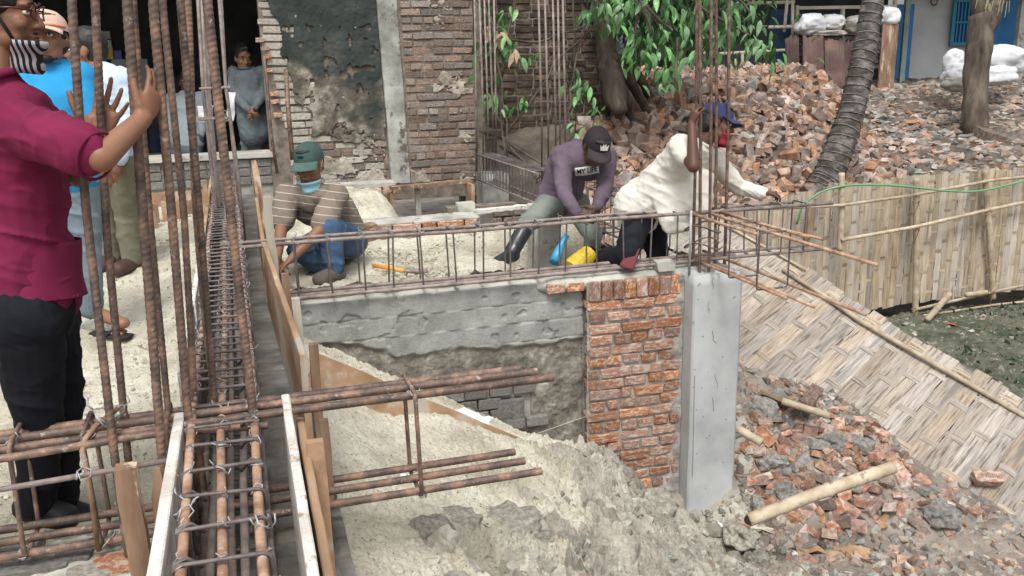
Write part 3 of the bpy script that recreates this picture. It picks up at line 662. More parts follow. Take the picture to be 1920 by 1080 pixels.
for (xt, xb, yb, t) in ((349, 376, 380, 6.4), (364, 400, 345, 6.6), (372, 404, 330, 6.9), (380, 408, 350, 6.7), (402, 447, 330, 6.8), (408, 440, 300, 7.2)):
    p1 = D(xt, -120, t); p2 = D((xt+xb)/2-1, yb/2, t+.1); p3 = D(xb, yb, t+.2); p4 = p3.copy(); p4[2] = .05
    pbar(sb, [p1, p2, p3, p4], .0125, MT['rustgrey'])
for (px, py, t) in ((402, 165, 6.6), (400, 222, 6.6)):
    c = D(px, py, t); MB().tube(ring_path(c, (1, 0, 0), (0, 1, 0), .20, .16), .007, 6, closed=True).build('stirrup', MT['rustgrey'], sb, smooth=True)
    tie(sb, c+V(.08, -.08, 0), 1.6)
rb_ = bundle((3.1, 5.6, 0), 'rusty column bars rising from the concrete column, gripped by the worker in white')
for (xt, xb, yb, Y_, r) in ((1307, 1300, 470, 5.62, .0105), (1312, 1312, 480, 5.50, .0115), (1334, 1330, 480, 5.48, .0105), (1343, 1341, 470, 5.62, .0105), (1368, 1360, 455, 5.66, .0115)):
    p1 = Yp(xt, -60, Y_); p2 = Yp((xt+xb)/2+random.uniform(-2, 2), 240, Y_); p3 = Yp(xb, yb, Y_); p4 = p3.copy(); p4[2] = -.03
    rbar(rb_, [p1, p2, p3, p4], r, MT['rust'], pitch=.016, n=8, amp=.14)
p = Yp(1296, 395, 5.48); q = p.copy(); q[2] = -.01; pbar(rb_, [p, q], .009, MT['galv'])
for z in (.18, .30): 
    c = V(3.07, 5.57, z); MB().tube([c+V(.13*cos(a), .10*sin(a), .03*sin(a*2)) for a in np.linspace(0, 5.6, 16)], .006, 6).build('stirrup', MT['rust'], rb_, smooth=True)
f1 = bundle((2.8, 10.45, 0), 'thin column bars beside the edge of the old brick wall, left of the vine')
for (xt, xb, yb) in ((889, 893, 330), (897, 906, 325), (906, 915, 322), (914, 924, 318), (925, 930, 318)):
    pbar(f1, [D(xt, -60, 10.2), D(xb, yb-110, 10.2), Zp(xb, yb, .05)], .0105, MT['rustgrey'])
f2 = bundle((3.0, 8.6, 0), 'thin column bars in front of the dark vine-covered wall, behind the stooping worker')
for (xt, xb, yb) in ((1008, 1016, 345), (1020, 1028, 340), (1035, 1042, 338), (1045, 1050, 340), (1054, 1060, 342)):
    pbar(f2, [D(xt, -60, 8.6), D(xb, yb-120, 8.6), Zp(xb, yb, .0)], .0105, MT['rustgrey'])
# ------------------------------------------------------------------ boards and stakes of the formwork
def board(p0, p1, top, h, w, mat, label, name='form_board', group='form boards lining the trench', wobble=.0015, stakes=()):
    """upright board between two ground points p0,p1 (x,y); top z at both ends; built as a subdivided plank with worn edge"""
    a = V(p0[0], p0[1], 0); b = V(p1[0], p1[1], 0); L = np.linalg.norm(b-a); t = (b-a)/L; s_ = V(-t[1], t[0], 0); n = max(4, int(L/.09)); v = []; f = []
    z0, z1 = (top, top) if not hasattr(top, '__len__') else top
    for i in range(n+1):
        c = a+t*L*i/n; zt = z0+(z1-z0)*i/n; wo_ = wobble*vn(i*1.7, p0[0]*9, 3.3); wz = .002*vn(i*1.1, 4.4, p0[1])
        for (q, zz) in ((-w/2, zt-h), (w/2, zt-h), (w/2, zt-.003+wz), (w/2-.004, zt+wz), (-w/2+.004, zt+wz), (-w/2, zt-.003+wz)): v.append(c+s_*(q+wo_)+V(0, 0, zz))
    for i in range(n):
        for k in range(6): k2 = (k+1) % 6; f.append((i*6+k, i*6+k2, i*6+6+k2, i*6+6+k))
    f.append((0,1,2,3,4,5)[::-1]); f.append(tuple(n*6+k for k in range(6)))
    mb = MB(); mb.add(v, f); return mb.build(name, mat, None, label=label, cat='board', group=group)
def stake(x, y, z0, z1, w, d, mat, label, lean=(0, 0), point=False, group='stakes holding the form boards'):
    mb = MB(); p0 = V(x, y, z0); p1 = V(x+lean[0], y+lean[1], z1); n = 6
    v = []; f = []
    for i in range(n+1):
        c = p0+(p1-p0)*i/n; k = 1.0
        if point and i == n: k = .35
        if point and i == n-1: k = .85
        jx = random.uniform(-.003, .003)
        for (sx, sy) in ((-1,-1),(1,-1),(1,1),(-1,1)): v.append(c+V(sx*w/2*k+jx, sy*d/2*k, 0))
    for i in range(n):
        for k in range(4): k2 = (k+1) % 4; f.append((i*4+k, i*4+k2, i*4+4+k2, i*4+4+k))
    f.append((3,2,1,0)); f.append(tuple(n*4+k for k in range(4))); mb.add(v, f)
    return mb.build('timber_stake', mat, None, label=label, cat='stake', group=group)
board((-.258, 1.5), (-.245, 2.88), .42, .38, .030, MT['woodwhite'], 'white cement-smeared board left of the near cage')
board((.075, 1.5), (.085, 2.93), .42, .40, .026, MT['woodwhite'], 'white-edged board right of the near cage')
board((.112, 1.45), (.122, 2.86), .36, .40, .024, MT['wood'], 'orange plank nailed behind the near right board')
board((.175, 3.33), (.118, 5.62), .42, .40, .026, MT['wood'], 'orange plywood board beyond the crossing, right side of the trench')
board((.115, 5.74), (.13, 7.6), .41, .40, .024, MT['wood'], 'far right orange board behind the squatting worker')
board((.14, 7.62), (.17, 10.2), .44, .44, .024, MT['wood'], 'farthest right board, splintered towards the doorway')
board((-.265, 3.35), (-.262, 4.35), .40, .40, .022, MT['woodwhite'], 'pale board at the left beyond the crossing bars')
board((-.258, 4.4), (-.25, 5.5), .40, .38, .024, MT['woodwhite'], 'whitish board left of the cage, middle of the trench')
board((-.252, 5.55), (-.245, 7.3), .40, .38, .024, MT['wood'], 'orange board left of the cage, middle distance')
board((-.248, 7.35), (-.235, 9.6), .42, .40, .022, MT['wood'], 'farthest left board of the trench, near the doorway')
stake(-.352, 2.47, -.1, .44, .055, .05, MT['woodbrown'], 'square brown stake standing at the bottom left beside the white board', (-.012, 0))
stake(-.292, 2.52, -.1, .40, .045, .03, MT['woodbrown'], 'dark pointed stake tucked behind the white board', (.0, .0), True)
stake(.155, 2.46, -.35, .40, .050, .03, MT['wood'], 'orange-brown stake leaning on the near right board', (-.01, .10))
stake(.148, 1.98, -.5, .24, .05, .035, MT['wood'], 'short orange stake with bent nails at the bottom edge', (-.004, .0))
stake(.215, 3.36, -.4, .45, .034, .034, MT['woodbrown'], 'brown stake at the near end of the plywood board', (0, 0))
stake(.215, 2.96, -.4, .30, .03, .03, MT['woodbrown'], 'thin brown stake behind the rebar ends', (-.01, 0))
stake(.205, 3.95, -.3, .47, .035, .035, MT['woodgrey'], 'grey stake midway along the plywood board', (-.01, .05))
stake(.19, 4.55, -.3, .46, .035, .03, MT['woodbrown'], 'second brown stake along the plywood board', (-.01, 0))
stake(.165, 5.42, -.05, .72, .048, .045, MT['woodgrey'], 'tall grey post in front of the squatting worker', (-.015, .02))
stake(-.285, 4.02, -.05, .36, .04, .04, MT['woodgrey'], 'short grey stake outside the left boards', (0, 0))
stake(-.29, 6.5, -.05, .52, .04, .03, MT['wood'], 'orange stake outside the left boards', (.02, 0), True)
stake(-.275, 7.4, -.05, .60, .05, .03, MT['wood'], 'pointed orange stake at the far left boards', (.03, 0), True)
stake(.20, 8.3, -.05, .62, .05, .025, MT['wood'], 'splintered orange stake by the far right board', (-.04, .2), True)
stake(.165, 6.35, -.05, .48, .04, .03, MT['wood'], 'orange stake at the far right board behind the grey post', (-.01, .2), True)
# nails on the stake
for dz in (-.05, .05): pass
# diagonal board sunk in the sand
def plank(p0, p1, w, th, upv, mat, label, name='timber_plank', group=None, parent=None, j=.003):
    p0 = np.array(p0, float); p1 = np.array(p1, float); d = nrm(p1-p0); s_ = nrm(np.cross(d, upv)); u = np.cross(s_, d); n = 14; v = []; f = []
    for i in range(n+1):
        c = p0+(p1-p0)*i/n + u*.006*vn(i*.9, p0[0]*5, p0[1]*5)
        for (a, b) in ((-1,-1),(1,-1),(1,1),(-1,1)): v.append(c+s_*a*w/2+u*(b*th/2)+V(*[random.uniform(-j, j) for _ in range(3)]))
    for i in range(n):
        for k in range(4): k2 = (k+1) % 4; f.append((i*4+k, i*4+k2, i*4+4+k2, i*4+4+k))
    f.append((3,2,1,0)); f.append(tuple(n*4+k for k in range(4)))
    mb = MB(); mb.add(v, f); return mb.build(name, mat, parent, label=label, cat='board' if parent is None else None, group=group)
pA = V(.25, 4.55, .085) ; pA = Yp(588, 668, 4.55); pB = Yp(1072, 868, 5.02)
dd = nrm(pB-pA); plank(pA-V(0,0,.135)-dd*.05, pB-V(0,0,.135)+dd*.02, .022, .27, (0, 0, 1), MT['wood'], 'long orange board lying aslant in the sand below the grey wall')
# ------------------------------------------------------------------ low brick wall behind the squatting worker
lw = thing('low_brick_wall', (1.4, 7.5, -.1), 'low wall of red bricks capped with pale mortar behind the ladder-like cage', 'wall')
MB().box((1.42, 7.55, .03), (.98, .10, .24)).build('wall_core', MT['mortar'], lw)
x = .96
while x < 1.90:
    L_ = random.choice((.23, .11, .22)); L_ = min(L_, 1.93-x)
    if L_ > .04:
        wbrick(lw, (x+L_/2, 7.50, .095), (L_, .12, .075), 'brick', tilt=.02); wbrick(lw, (x+L_/2-.05, 7.50, .01), (L_, .12, .075), 'brick', tilt=.02)
    x += L_+.02
xs = np.linspace(.93, 1.96, 80); ys = np.linspace(7.45, 7.70, 20); X, Y = np.meshgrid(xs, ys, indexing='ij')
grid_mesh(np.stack([X, Y, .155+.010*fbm(X, Y, 0, 12, 3)], -1), 'mortar_cap', MT['concretepale'], lw, thick=(0, 0, -.03))
for i in range(3): 
    pc = V(.93, 7.42, .01+.0*i)
for i, dz in enumerate((0, .075)):
    o = link_mesh('brick', WB['brick'][i], None, (.93+.02*i, 7.38, .06+dz)); o.scale = (.22, .11, .07); o.rotation_euler = (0, 0, .15*i)
    meta(o, 'loose red brick by the squatting worker, ' + ('lower one of a pair' if i == 0 else 'lying on top of another brick'), 'brick')
# pale plank on to the right
plank(Zp(872, 398, .10), Zp(1000, 386, .10), .09, .03, (0, 0, 1), MT['woodwhite'], 'pale plank bridging from the low brick wall towards the stooping worker')
o = link_mesh('concrete_lump', me_of('lump', broken_piece(.16, .12, .09, 3), MT['concretepale']), None, Zp(872, 388, .15)+V(0, 0, .0)); meta(o, 'pale broken concrete lump on the end of the low brick wall', 'rubble')
# concrete stubs in the pit
def stub(x, y, z0, z1, w, d_, label, mat='concretepale'):
    bm = bmesh.new(); bmesh.ops.create_cube(bm, size=1)
    for v in bm.verts: v.co = Vector((v.co.x*w, v.co.y*d_, (v.co.z+.5)*(z1-z0)))
    bmesh.ops.bevel(bm, geom=bm.edges[:], offset=.01, segments=1, affect='EDGES')
    bmesh.ops.subdivide_edges(bm, edges=bm.edges[:], cuts=8, use_grid_fill=True)
    for v in bm.verts: v.co += Vector((1, 1, .4))*noise.noise(v.co*5)*.012
    me = bpy.data.meshes.new('concrete_stub'); bm.to_mesh(me); bm.free(); me.materials.append(MT[mat]); me.polygons.foreach_set('use_smooth', [True]*len(me.polygons))
    o = link_mesh('concrete_stub', me, None, (x, y, z0)); return meta(o, label, 'concrete')
stub(2.42, 7.1, -1.0, .28, .22, .24, 'pale square concrete stub between the black boot and the blue plastic')
stub(2.14, 8.2, -1.1, .06, .22, .22, 'grey concrete stub below the end of the pale plank')
stub(2.93, 10.5, -1.0, .12, .32, .34, 'grey concrete pad under the thin bars at the old wall corner', 'concreteold')
stub(3.02, 8.55, -1.0, .0, .5, .4, 'dark stained concrete footing behind the stooping worker', 'concreteold')
# pit back wall of old bricks (below the far cage)
pw = thing('pit_wall', (2.6, 8.9, -1), 'dark old brick pit wall beneath the pale plank', 'wall')
MB().box((2.5, 9.06, -.52), (.95, .16, 1.0)).build('wall_core', MT['mortardark'], pw)
for r_ in range(9):
    x = 2.08+.1*(r_ % 2)
    while x < 2.9:
        wbrick(pw, (x+.1, 8.98, -.1-r_*.088), (.19, .08, .07), 'brickold', tilt=.03); x += .215
# timber sill with openings at the old wall base
sill = thing('timber_formwork', (2.2, 10.5, -.3), 'brown timber sill over a dark recess at the foot of the old wall', 'formwork')
plank(Zp(732, 352, .06), Zp(884, 339, .06), .12, .035, (0, 0, 1), MT['woodbrown'], None, name='sill', parent=sill)
pp = Zp(783, 350, .04); MB().box(pp+V(0, .03, -.24), (.06, .05, .44)).build('post', MT['woodgrey'], sill)
pp = Zp(884, 345, .04); MB().box(pp+V(-.02, .0, -.15), (.04, .28, .32)).build('end_board', MT['wood'], sill)
MB().box(Zp(735, 370, -.05)+V(0, .1, -.2), (.04, .2, .5)).build('end_board', MT['woodbrown'], sill)
rw = thing('brick_footing', (1.2, 10.4, 0), 'single row of red bricks at the foot of the old wall, behind the green cap', 'footing')
x = .92
for k in range(5):
    L_ = (.19, .22, .19, .10, .07)[k]; wbrick(rw, (x+L_/2, 10.35, .01), (L_, .11, .085), 'brick', tilt=.02); x += L_+.018
MB().box((1.30, 10.45, .075), (.85, .30, .045)).build('mortar_cap', MT['concretepale'], rw)
# left side formwork boxes near the doorway
def lbox(px, py, t, w, h, mat, label, d_=.03, rot=0.0):
    c = D(px, py, t); o = MB().box((0, 0, 0), (w, d_, h), j=.004).build('form_board', MT[mat], None, label=label, cat='board', group='short form boards in front of the doorway', base=(0, 0, 0)); o.location = tuple(c); o.rotation_euler = (0, 0, rot); return o
lbox(345, 372, 8.4, .98, .13, 'wood', 'long red-brown board crossing the view behind the thin bars')
lbox(355, 400, 8.2, .46, .24, 'wood', 'orange board behind the thin bars, upper')
lbox(286, 400, 7.6, .10, .16, 'wood', 'small square orange board end left of the thin bars')
lbox(283, 425, 7.5, .12, .26, 'woodbrown', 'brown stake board under the small orange end')
lbox(325, 430, 7.7, .07, .24, 'woodbrown', 'brown vertical stake behind the rusty bars, left one')
lbox(375, 415, 7.9, .06, .26, 'woodgrey', 'grey vertical stake behind the rusty bars, right one')
# yellow-handled tool lying on the sand
tl = thing('hand_tool', Zp(760, 510, .03), 'tool with a bright orange handle lying on the sand behind the cage', 'tool')
a = Zp(700, 498, .07); b = Zp(758, 508, .06); c = Zp(800, 508, .05)
MB().tube([a, (a+b)/2+V(0,0,.004), b], [.014, .016, .013], 10).build('handle', Mt('orange_plastic', [(.3, (.75,.27,.03)), (.7, (.85,.36,.06))], 4, .4, 0, spec=.5), tl, smooth=True)
MB().limb(b, c, .01, .045, side=(0, 1, 0), flat=1, flat1=.25).build('blade', MT['rustgrey'], tl, smooth=True)
# ------------------------------------------------------------------ bamboo mats
def weave(parent, P, U, Vl, vw, vg, hw, hsp, mod, amp, matv, math_, ragged=.0, hide=None, nseg=2, lift=0.0, joinh=False):
    """P(u,v)->(point, normal); vertical splits run along v, narrow ones along u, passing over every mod-th"""
    nv = int(U/(vw+vg)); nh = int(Vl/hsp)
    def ribbon(centers, wdir, nor, w, th, name, mat):
        v = []; f = []; n = len(centers)
        for c, wd, no in zip(centers, wdir, nor):
            for a, b in ((-1, 0), (1, 0), (1, 1), (-1, 1)): v.append(c + wd*a*w/2 - no*b*th)
        for i in range(n-1):
            for k in range(4): k2 = (k+1) % 4; f.append((i*4+k, i*4+4+k, i*4+4+k2, i*4+k2))
        f.append((0,1,2,3)); f.append(tuple((n-1)*4+k for k in (3,2,1,0)))
        mb = MB(); mb.add(v, f); return mb.build(name, mat, parent)
    def fr(u, v): 
        p, e = P(u, v), 1e-3; a = nrm(P(u+e, v)-p); b = nrm(P(u, v+e)-p); return p, a, b, nrm(np.cross(b, a))
    for i in range(nv):
        u = (i+.5)*(vw+vg) + random.uniform(-.003, .003); w = vw*random.uniform(.98, 1.08); v0 = random.uniform(-ragged, ragged*.4); v1 = Vl+random.uniform(0, .03)
        cs, ws, ns = [], [], []; vv = v0; n = nh*nseg*2; skew = random.uniform(-.02, .02); ph = random.uniform(0, 6)
        for k in range(n+1):
            v_ = v0+(v1-v0)*k/n; j = v_/hsp - .5; jn = int(round(j)); near = 1-min(1, abs(j-jn)/.42)
            under = ((i+jn) % mod == 0)
            off = (-amp if under else amp*.25)*near*(1 if 0 <= jn < nh else 0)
            p, a, b, no = fr(u+skew*(k/n-.5)+.004*sin(ph+k*.5), v_); cs.append(p+no*(off+lift+random.uniform(0, .0008))); ws.append(a+no*.06*sin(ph)); ns.append(no)
        ribbon(cs, ws, ns, w, .003, 'bamboo_strip', matv)
    for j in range(nh):
        v_ = (j+.5)*hsp; w = hw*random.uniform(.8, 1.2); cs, ws, ns = [], [], []; n = nv*3
        for k in range(n+1):
            u = U*k/n; i = u/(vw+vg)-.5; i_n = int(round(i)); over = ((i_n+j) % mod == 0); near = 1-min(1, abs(i-i_n)/.62)
            off = amp*1.0*near if over else -amp*1.0
            p, a, b, no = fr(u, v_+.006*sin(k*.21+j)); cs.append(p+no*(off+lift)); ws.append(b); ns.append(no)
        ribbon(cs, ws, ns, w, .003, 'bamboo_strip', math_)
MT['split'] = strip_mat('split_bamboo', [(.3, (.27,.205,.135)), (.5, (.47,.375,.265)), (.7, (.60,.50,.37))], (2.2, 2.2, 2.2))
def bam_mat(name, dirv, stops, spots=None, sc=9.0, rnd=.2):
    """grain stretched along direction dirv"""
    m = Mt(name, stops, sc, .75, 1.0, sc*3.0, rnd=rnd, hue=.35, stretch=None, bdist=.008, spots=spots)
    nt = m.node_tree; N = nt.nodes; L = nt.links
    q = Vector(dirv).normalized().rotation_difference(Vector((0, 0, 1))).to_euler()
    add = [n for n in N if n.type == 'VECT_MATH'][0]; tgt = [l.to_socket for l in add.outputs[0].links]
    vr = N.new('ShaderNodeVectorRotate'); vr.rotation_type = 'EULER_XYZ'; vr.inputs['Rotation'].default_value = q; L.new(add.outputs[0], vr.inputs['Vector'])
    mp = N.new('ShaderNodeMapping'); mp.inputs['Scale'].default_value = (1, 1, .07); L.new(vr.outputs[0], mp.inputs[0])
    for t in tgt: L.new(mp.outputs[0], t)
    return m
# leaning mat right of the column
MAT_T0 = D(1345, 412, 8.6*1.04); MAT_T1 = D(1925, 752, 7.05*1.08)
MAT_B1 = D(1560, 1230, 5.35*1.08); MAT_B0 = MAT_T0 + (MAT_B1-MAT_T1)*1.0
U_ = float(np.linalg.norm(MAT_T1-MAT_T0)); 
MAT_T2 = MAT_T0 + (MAT_T1-MAT_T0)*1.35; MAT_B2 = MAT_B0+(MAT_B1-MAT_B0)*1.35
VL_ = float(np.linalg.norm(MAT_B1-MAT_T1)); NM = nrm(np.cross(MAT_T1-MAT_T0, MAT_B1-MAT_T1)); 
if NM[2] < 0: NM = -NM
def PM(u, v):
    a = u/(U_*1.35); b = v/VL_; p = (MAT_T0*(1-a)+MAT_T2*a)*(1-b) + (MAT_B0*(1-a)+MAT_B2*a)*b
    if p[0] < 3.5: p = p - V(0, 0, min(.9, (3.5-p[0])*2.5))
    return p + NM*(-.03*sin(pi*min(max(b, 0), 1)) + .02*sin(a*9+b*2))
m1 = thing('bamboo_mat', D(1700, 800, 6.5), 'coarse woven bamboo mat leaning over the rubble, right of the concrete column', 'mat')
mv = bam_mat('coarse_split_bamboo', tuple(MAT_B1-MAT_T1), [(.36, (.13,.105,.08)), (.43, (.29,.24,.19)), (.62, (.42,.36,.295))], ((.22,.195,.17), .40, 4.0), 52)
mh = bam_mat('cross_split_bamboo', tuple(MAT_T1-MAT_T0), [(.36, (.13,.105,.08)), (.43, (.29,.24,.185)), (.62, (.42,.36,.29))], None, 52)
VLu = VL_*.93
print('mat', U_*1.35, VL_)
weave(m1, PM, U_*1.35, VLu, .140, .0, .062, .19, 3, .0042, mv, mh, ragged=.07)
q0 = PM(.85, .20)+NM*.03; q1 = PM(1.7, .235)+NM*.035; q2 = PM(U_*1.34, .20)+NM*.03
MB().tube([q0, (q0+q1)/2+NM*.01, q1, (q1+q2)/2, q2], [.018, .02, .022, .022, .024], 10).build('bamboo_rail', MT['bamboo'], m1, smooth=True)
q0 = PM(.15, .05)+NM*.03; q1 = PM(1.0, .035)+NM*.03; MB().tube([q0, q1], .014, 8).build('bamboo_rail', MT['bamboo'], m1, smooth=True)
# upright fence behind
FN0 = V(4.0, 8.36, 0); FN1 = V(11.2, 8.02, 0)
def fence_top(x): return np.interp(x, [4, 5, 6.2, 7.1, 8, 11], [-.16, -.10, .03, .10, .12, .16])
def PF(u, v):
    p = FN0+(FN1-FN0)*(u/7.2); return V(p[0], p[1]+.02*sin(u*1.3)-.015*v, float(fence_top(p[0]))-v)
fe = thing('bamboo_fence', (7, 8.2, -1.4), 'upright woven bamboo fence with bamboo posts and rails in front of the rubble yard', 'fence')
fv = bam_mat('fine_split_bamboo', (0, 0, 1), [(.34, (.20,.16,.11)), (.42, (.35,.285,.205)), (.62, (.47,.395,.295))], ((.25,.22,.17), .38, 3), 26, rnd=.2)
fh = bam_mat('fine_cross_bamboo', (1, 0, 0), [(.34, (.22,.17,.12)), (.6, (.43,.35,.255))], None, 26)
weave(fe, PF, 7.1, 1.42, .078, .0, .034, .115, 3, .0032, fv, fh, ragged=.035)
def culm(parent, pts, r, name='bamboo_post', mat='bamboo', nodes=.34, label=None, **kw):
    pts = [np.array(p, float) for p in pts]; out = []; rr = []; seg = np.concatenate([[0], np.cumsum([np.linalg.norm(pts[i+1]-pts[i]) for i in range(len(pts)-1)])]); L = seg[-1]; s_ = 0; n = int(L/.03)+2; nx_ = .12
    for i in range(n):
        s_ = L*i/(n-1); p = V(*[np.interp(s_, seg, [q[k] for q in pts]) for k in range(3)]); k = (s_+.1) % nodes; out.append(p); rr.append(r*(1.0+(.16 if k < .03 else 0)))
    return MB().tube(out, rr, 10).build(name, MT[mat], parent, smooth=True, label=label, **kw)
for (px, y0, y1, t, x2, r) in ((1578, 324, 470, 9.72, 1575, .032), (1718, 334, 592, 9.78, 1716, .034), (1846, 320, 560, 9.9, 1862, .034)):
    a = Yp(px, y0, 8.06); b = Yp(x2, y1, 8.04); culm(fe, [a, (a+b)/2+V(.01, 0, 0), b], r)
for pts, r in ((((1345, 395), (1578, 385), (1718, 365), (1860, 338), (1990, 325)), .017), (((1578, 450), (1718, 425), (1860, 392), (1990, 365)), .020), (((1718, 580), (1860, 548), (1990, 520)), .018), (((1730, 592), (1862, 572), (1990, 558)), .013)):
    culm(fe, [Yp(px, py, 8.0+.01*i) for i, (px, py) in enumerate(pts)], r, 'bamboo_rail')
culm(fe, [Yp(1738, 600, 7.7), Yp(1780, 552, 7.95)], .034, 'brace')
culm(fe, [Yp(1812, 553, 7.9), Yp(1850, 548, 8.0)], .03, 'brace')
for px, py in ((1718, 378), (1718, 430), (1848, 400), (1853, 488), (1860, 545), (1716, 580)): 
    c = Yp(px, py, 7.97); MB().tube([c+V(-.05, 0, .01), c+V(-.02, -.02, -.012), c+V(.03, -.02, .012), c+V(.045, .01, -.01), c+V(.0, -.025, -.06), c+V(-.03, -.01, -.16)], .006, 5).build('binding', MT['woodbrown'], fe, smooth=True)
# rusty short pipe hanging at fence left
MB().box(Yp(1519, 415, 8.15), (.07, .03, .28)).build('timber_stub', MT['woodbrown'], fe)
# hose
pts = [Yp(1494, 420, 8.2), Yp(1503, 385, 8.15), Yp(1540, 358, 8.1), Yp(1590, 346, 8.0), Yp(1680, 347, 7.96), Yp(1760, 357, 7.94), Yp(1830, 361, 7.93), Yp(1900, 345, 7.95), Yp(1980, 320, 7.95)]
sm = []
for i in range(len(pts)-1):
    for k in range(5): sm.append(pts[i]+(pts[i+1]-pts[i])*k/5)
for _ in range(4): sm = [sm[0]]+[(sm[i-1]+sm[i]*2+sm[i+1])/4 for i in range(1, len(sm)-1)]+[sm[-1]]
MB().tube(sm, .012, 8).build('garden_hose', MT['plastic_green'], None, smooth=True, label='thin green hose draped along the top of the bamboo fence', cat='hose')
o = culm(None, [D(1404, 975, 5.75), D(1520, 930, 5.85), D(1675, 876, 6.0)], .042, 'bamboo_pole', label='loose cut bamboo pole lying across the rubble below the leaning mat', cat='pole')
MB().tube([D(1403, 975.4, 5.742), D(1404.5, 974.8, 5.752)], .030, 12).build('hollow_shade_disc', Mt('hollow_shade', [(.3, (.02,.015,.012)), (.7, (.04,.03,.02))], 5, .9, 0), o)  # near-black disc paints the shade inside the pole's open end
culm(None, [D(1466, 752, 6.9), D(1556, 780, 6.8)], .028, 'bamboo_pole', label='short bamboo pole half buried near the foot of the leaning mat', cat='pole')
culm(None, [D(1385, 805, 6.4), D(1428, 830, 6.3)], .03, 'bamboo_pole', label='stub of bamboo poking out beside the concrete column', cat='pole')
plank(D(1430, 735, 7.2), D(1520, 770, 7.0), .14, .02, (.3, .2, 1), MT['woodbrown'], 'curled brown board at the foot of the leaning mat')
# ------------------------------------------------------------------ rubble and clods
def scatter(name, vfs, pts, scl, mats, label, cat, parent=None, kind='stuff', flat=0.0, mi=None, smooth=False, tilt=1.0):
    """join many small pieces into one mesh (pieces too many or too small to count)"""
    Vs = []; Fs = []; Ts = []; Ms = []; n = 0
    for q, (p, s) in enumerate(zip(pts, scl)):
        v, f = vfs[RNG.integers(len(vfs))]; v = np.array(v)
        e = Euler((random.gauss(0, tilt), random.gauss(0, tilt), random.uniform(0, 6.28))).to_matrix(); R = np.array(e)
        w = v@R.T; w = w*np.array(s) if np.ndim(s) == 0 else (v*np.array(s))@R.T
        if flat: w = w*np.array((1, 1, 1-flat))
        Vs.append(w+p); Fs.extend([tuple(i+n for i in t) for t in f]); n += len(v); t = random.random(); Ts.extend([t]*len(f)); Ms.extend([0 if mi is None else mi[q]]*len(f))
    v = np.concatenate(Vs); base = v.mean(0); me = mesh_np(name, v-base, Fs, mats, smooth, Ts, Ms); o = link_mesh(name, me, parent, base); return meta(o, label, cat, None, kind)
CH = [broken_piece(1, .8, .6, 200+i, .7) for i in range(14)]           # shards
BB = [broken_piece(1, .48, .31, 300+i, .28) for i in range(12)]        # brick-like halves
def rocky(seed, sub=2, amp=.22):
    bm = bmesh.new(); bmesh.ops.create_icosphere(bm, subdivisions=sub, radius=.5); o_ = Vector((seed*3.1, seed*1.7, 0))
    for v in bm.verts: v.co *= 1 + amp*(1-2*abs(noise.noise(v.co*2.3+o_))) + amp*.6*noise.noise(v.co*6+o_); v.co.z *= .75
    r = [tuple(v.co) for v in bm.verts], [tuple(x.index for x in f.verts) for f in bm.faces]; bm.free(); return r
RK = [rocky(i) for i in range(10)]
RK3 = [rocky(20+i, 4, .42) for i in range(6)]
# clay clods over the near spoil
pts = []; sc = []
def inside(px, py, poly):
    c = False; j = len(poly)-1
    for i in range(len(poly)):
        if (poly[i][1] > py) != (poly[j][1] > py) and px < (poly[j][0]-poly[i][0])*(py-poly[i][1])/(poly[j][1]-poly[i][1]+1e-9)+poly[i][0]: c = not c
        j = i
    return c
def surf_pts(n, x0, x1, y0, y1, dens, H):
    out = []
    while len(out) < n:
        x = random.uniform(x0, x1); y = random.uniform(y0, y1)
        if random.random() < dens(x, y): out.append(V(x, y, float(H(x, y))))
    return out
dens = lambda x, y: float(sstep(.55, 1.6, x + .6*(3.2-y)))*float(1-sstep(2.7, 3.4, x+.3*(4-y))) * (.4+.6*float(fbm(x, y, 4, 2.5, 2) > -.1))
pts = surf_pts(3800, .25, 4.6, 1.7, 5.4, dens, HF); sc = [random.choice((.014, .018, .022, .03, .05, .06)) for _ in pts]
scatter('earth_clods', CH+RK[:4], [p+V(0, 0, .012) for p in pts], sc, MT['clod'], 'crumbly grey clay clods spread over the near slope', 'soil', tilt=.6)
pts = surf_pts(260, .45, 3.2, 1.9, 5.3, dens, HF)
scatter('earth_lumps', RK3, [p+V(0, 0, .0) for p in pts], [random.uniform(.04, .10) for _ in pts], MT['clod'], 'larger soft lumps of grey clay heaped below the bar ends', 'soil', smooth=False, tilt=.7)
pts = surf_pts(520, .35, 4.4, 1.8, 5.4, dens, HF)
scatter('earth_chunks', RK3+CH[:5], [p+V(0, 0, .012) for p in pts], [random.choice((.04, .055, .07, .09, .12)) for _ in pts], MT['clod'], 'broken angular chunks of grey-beige clay on the heap', 'soil', smooth=False, tilt=.9)
# sand crumbs on the pale sand, both sides
dens2 = lambda x, y: float(fbm(x, y, 1, 1.7, 2) > -.05)
pts = surf_pts(2600, .24, 1.7, 2.0, 5.5, dens2, HF) + surf_pts(2200, -2.6, -.27, 3.0, 9.5, dens2, HL) + surf_pts(1500, .26, 2.0, 5.95, 7.4, dens2, HM)
scatter('sand_crumbs', RK[:6], pts, [random.choice((.007, .009, .013, .02)) for _ in pts], MT['sand'], 'small crumbs of damp pale sand on the sand floors', 'sand', tilt=.5, smooth=True)
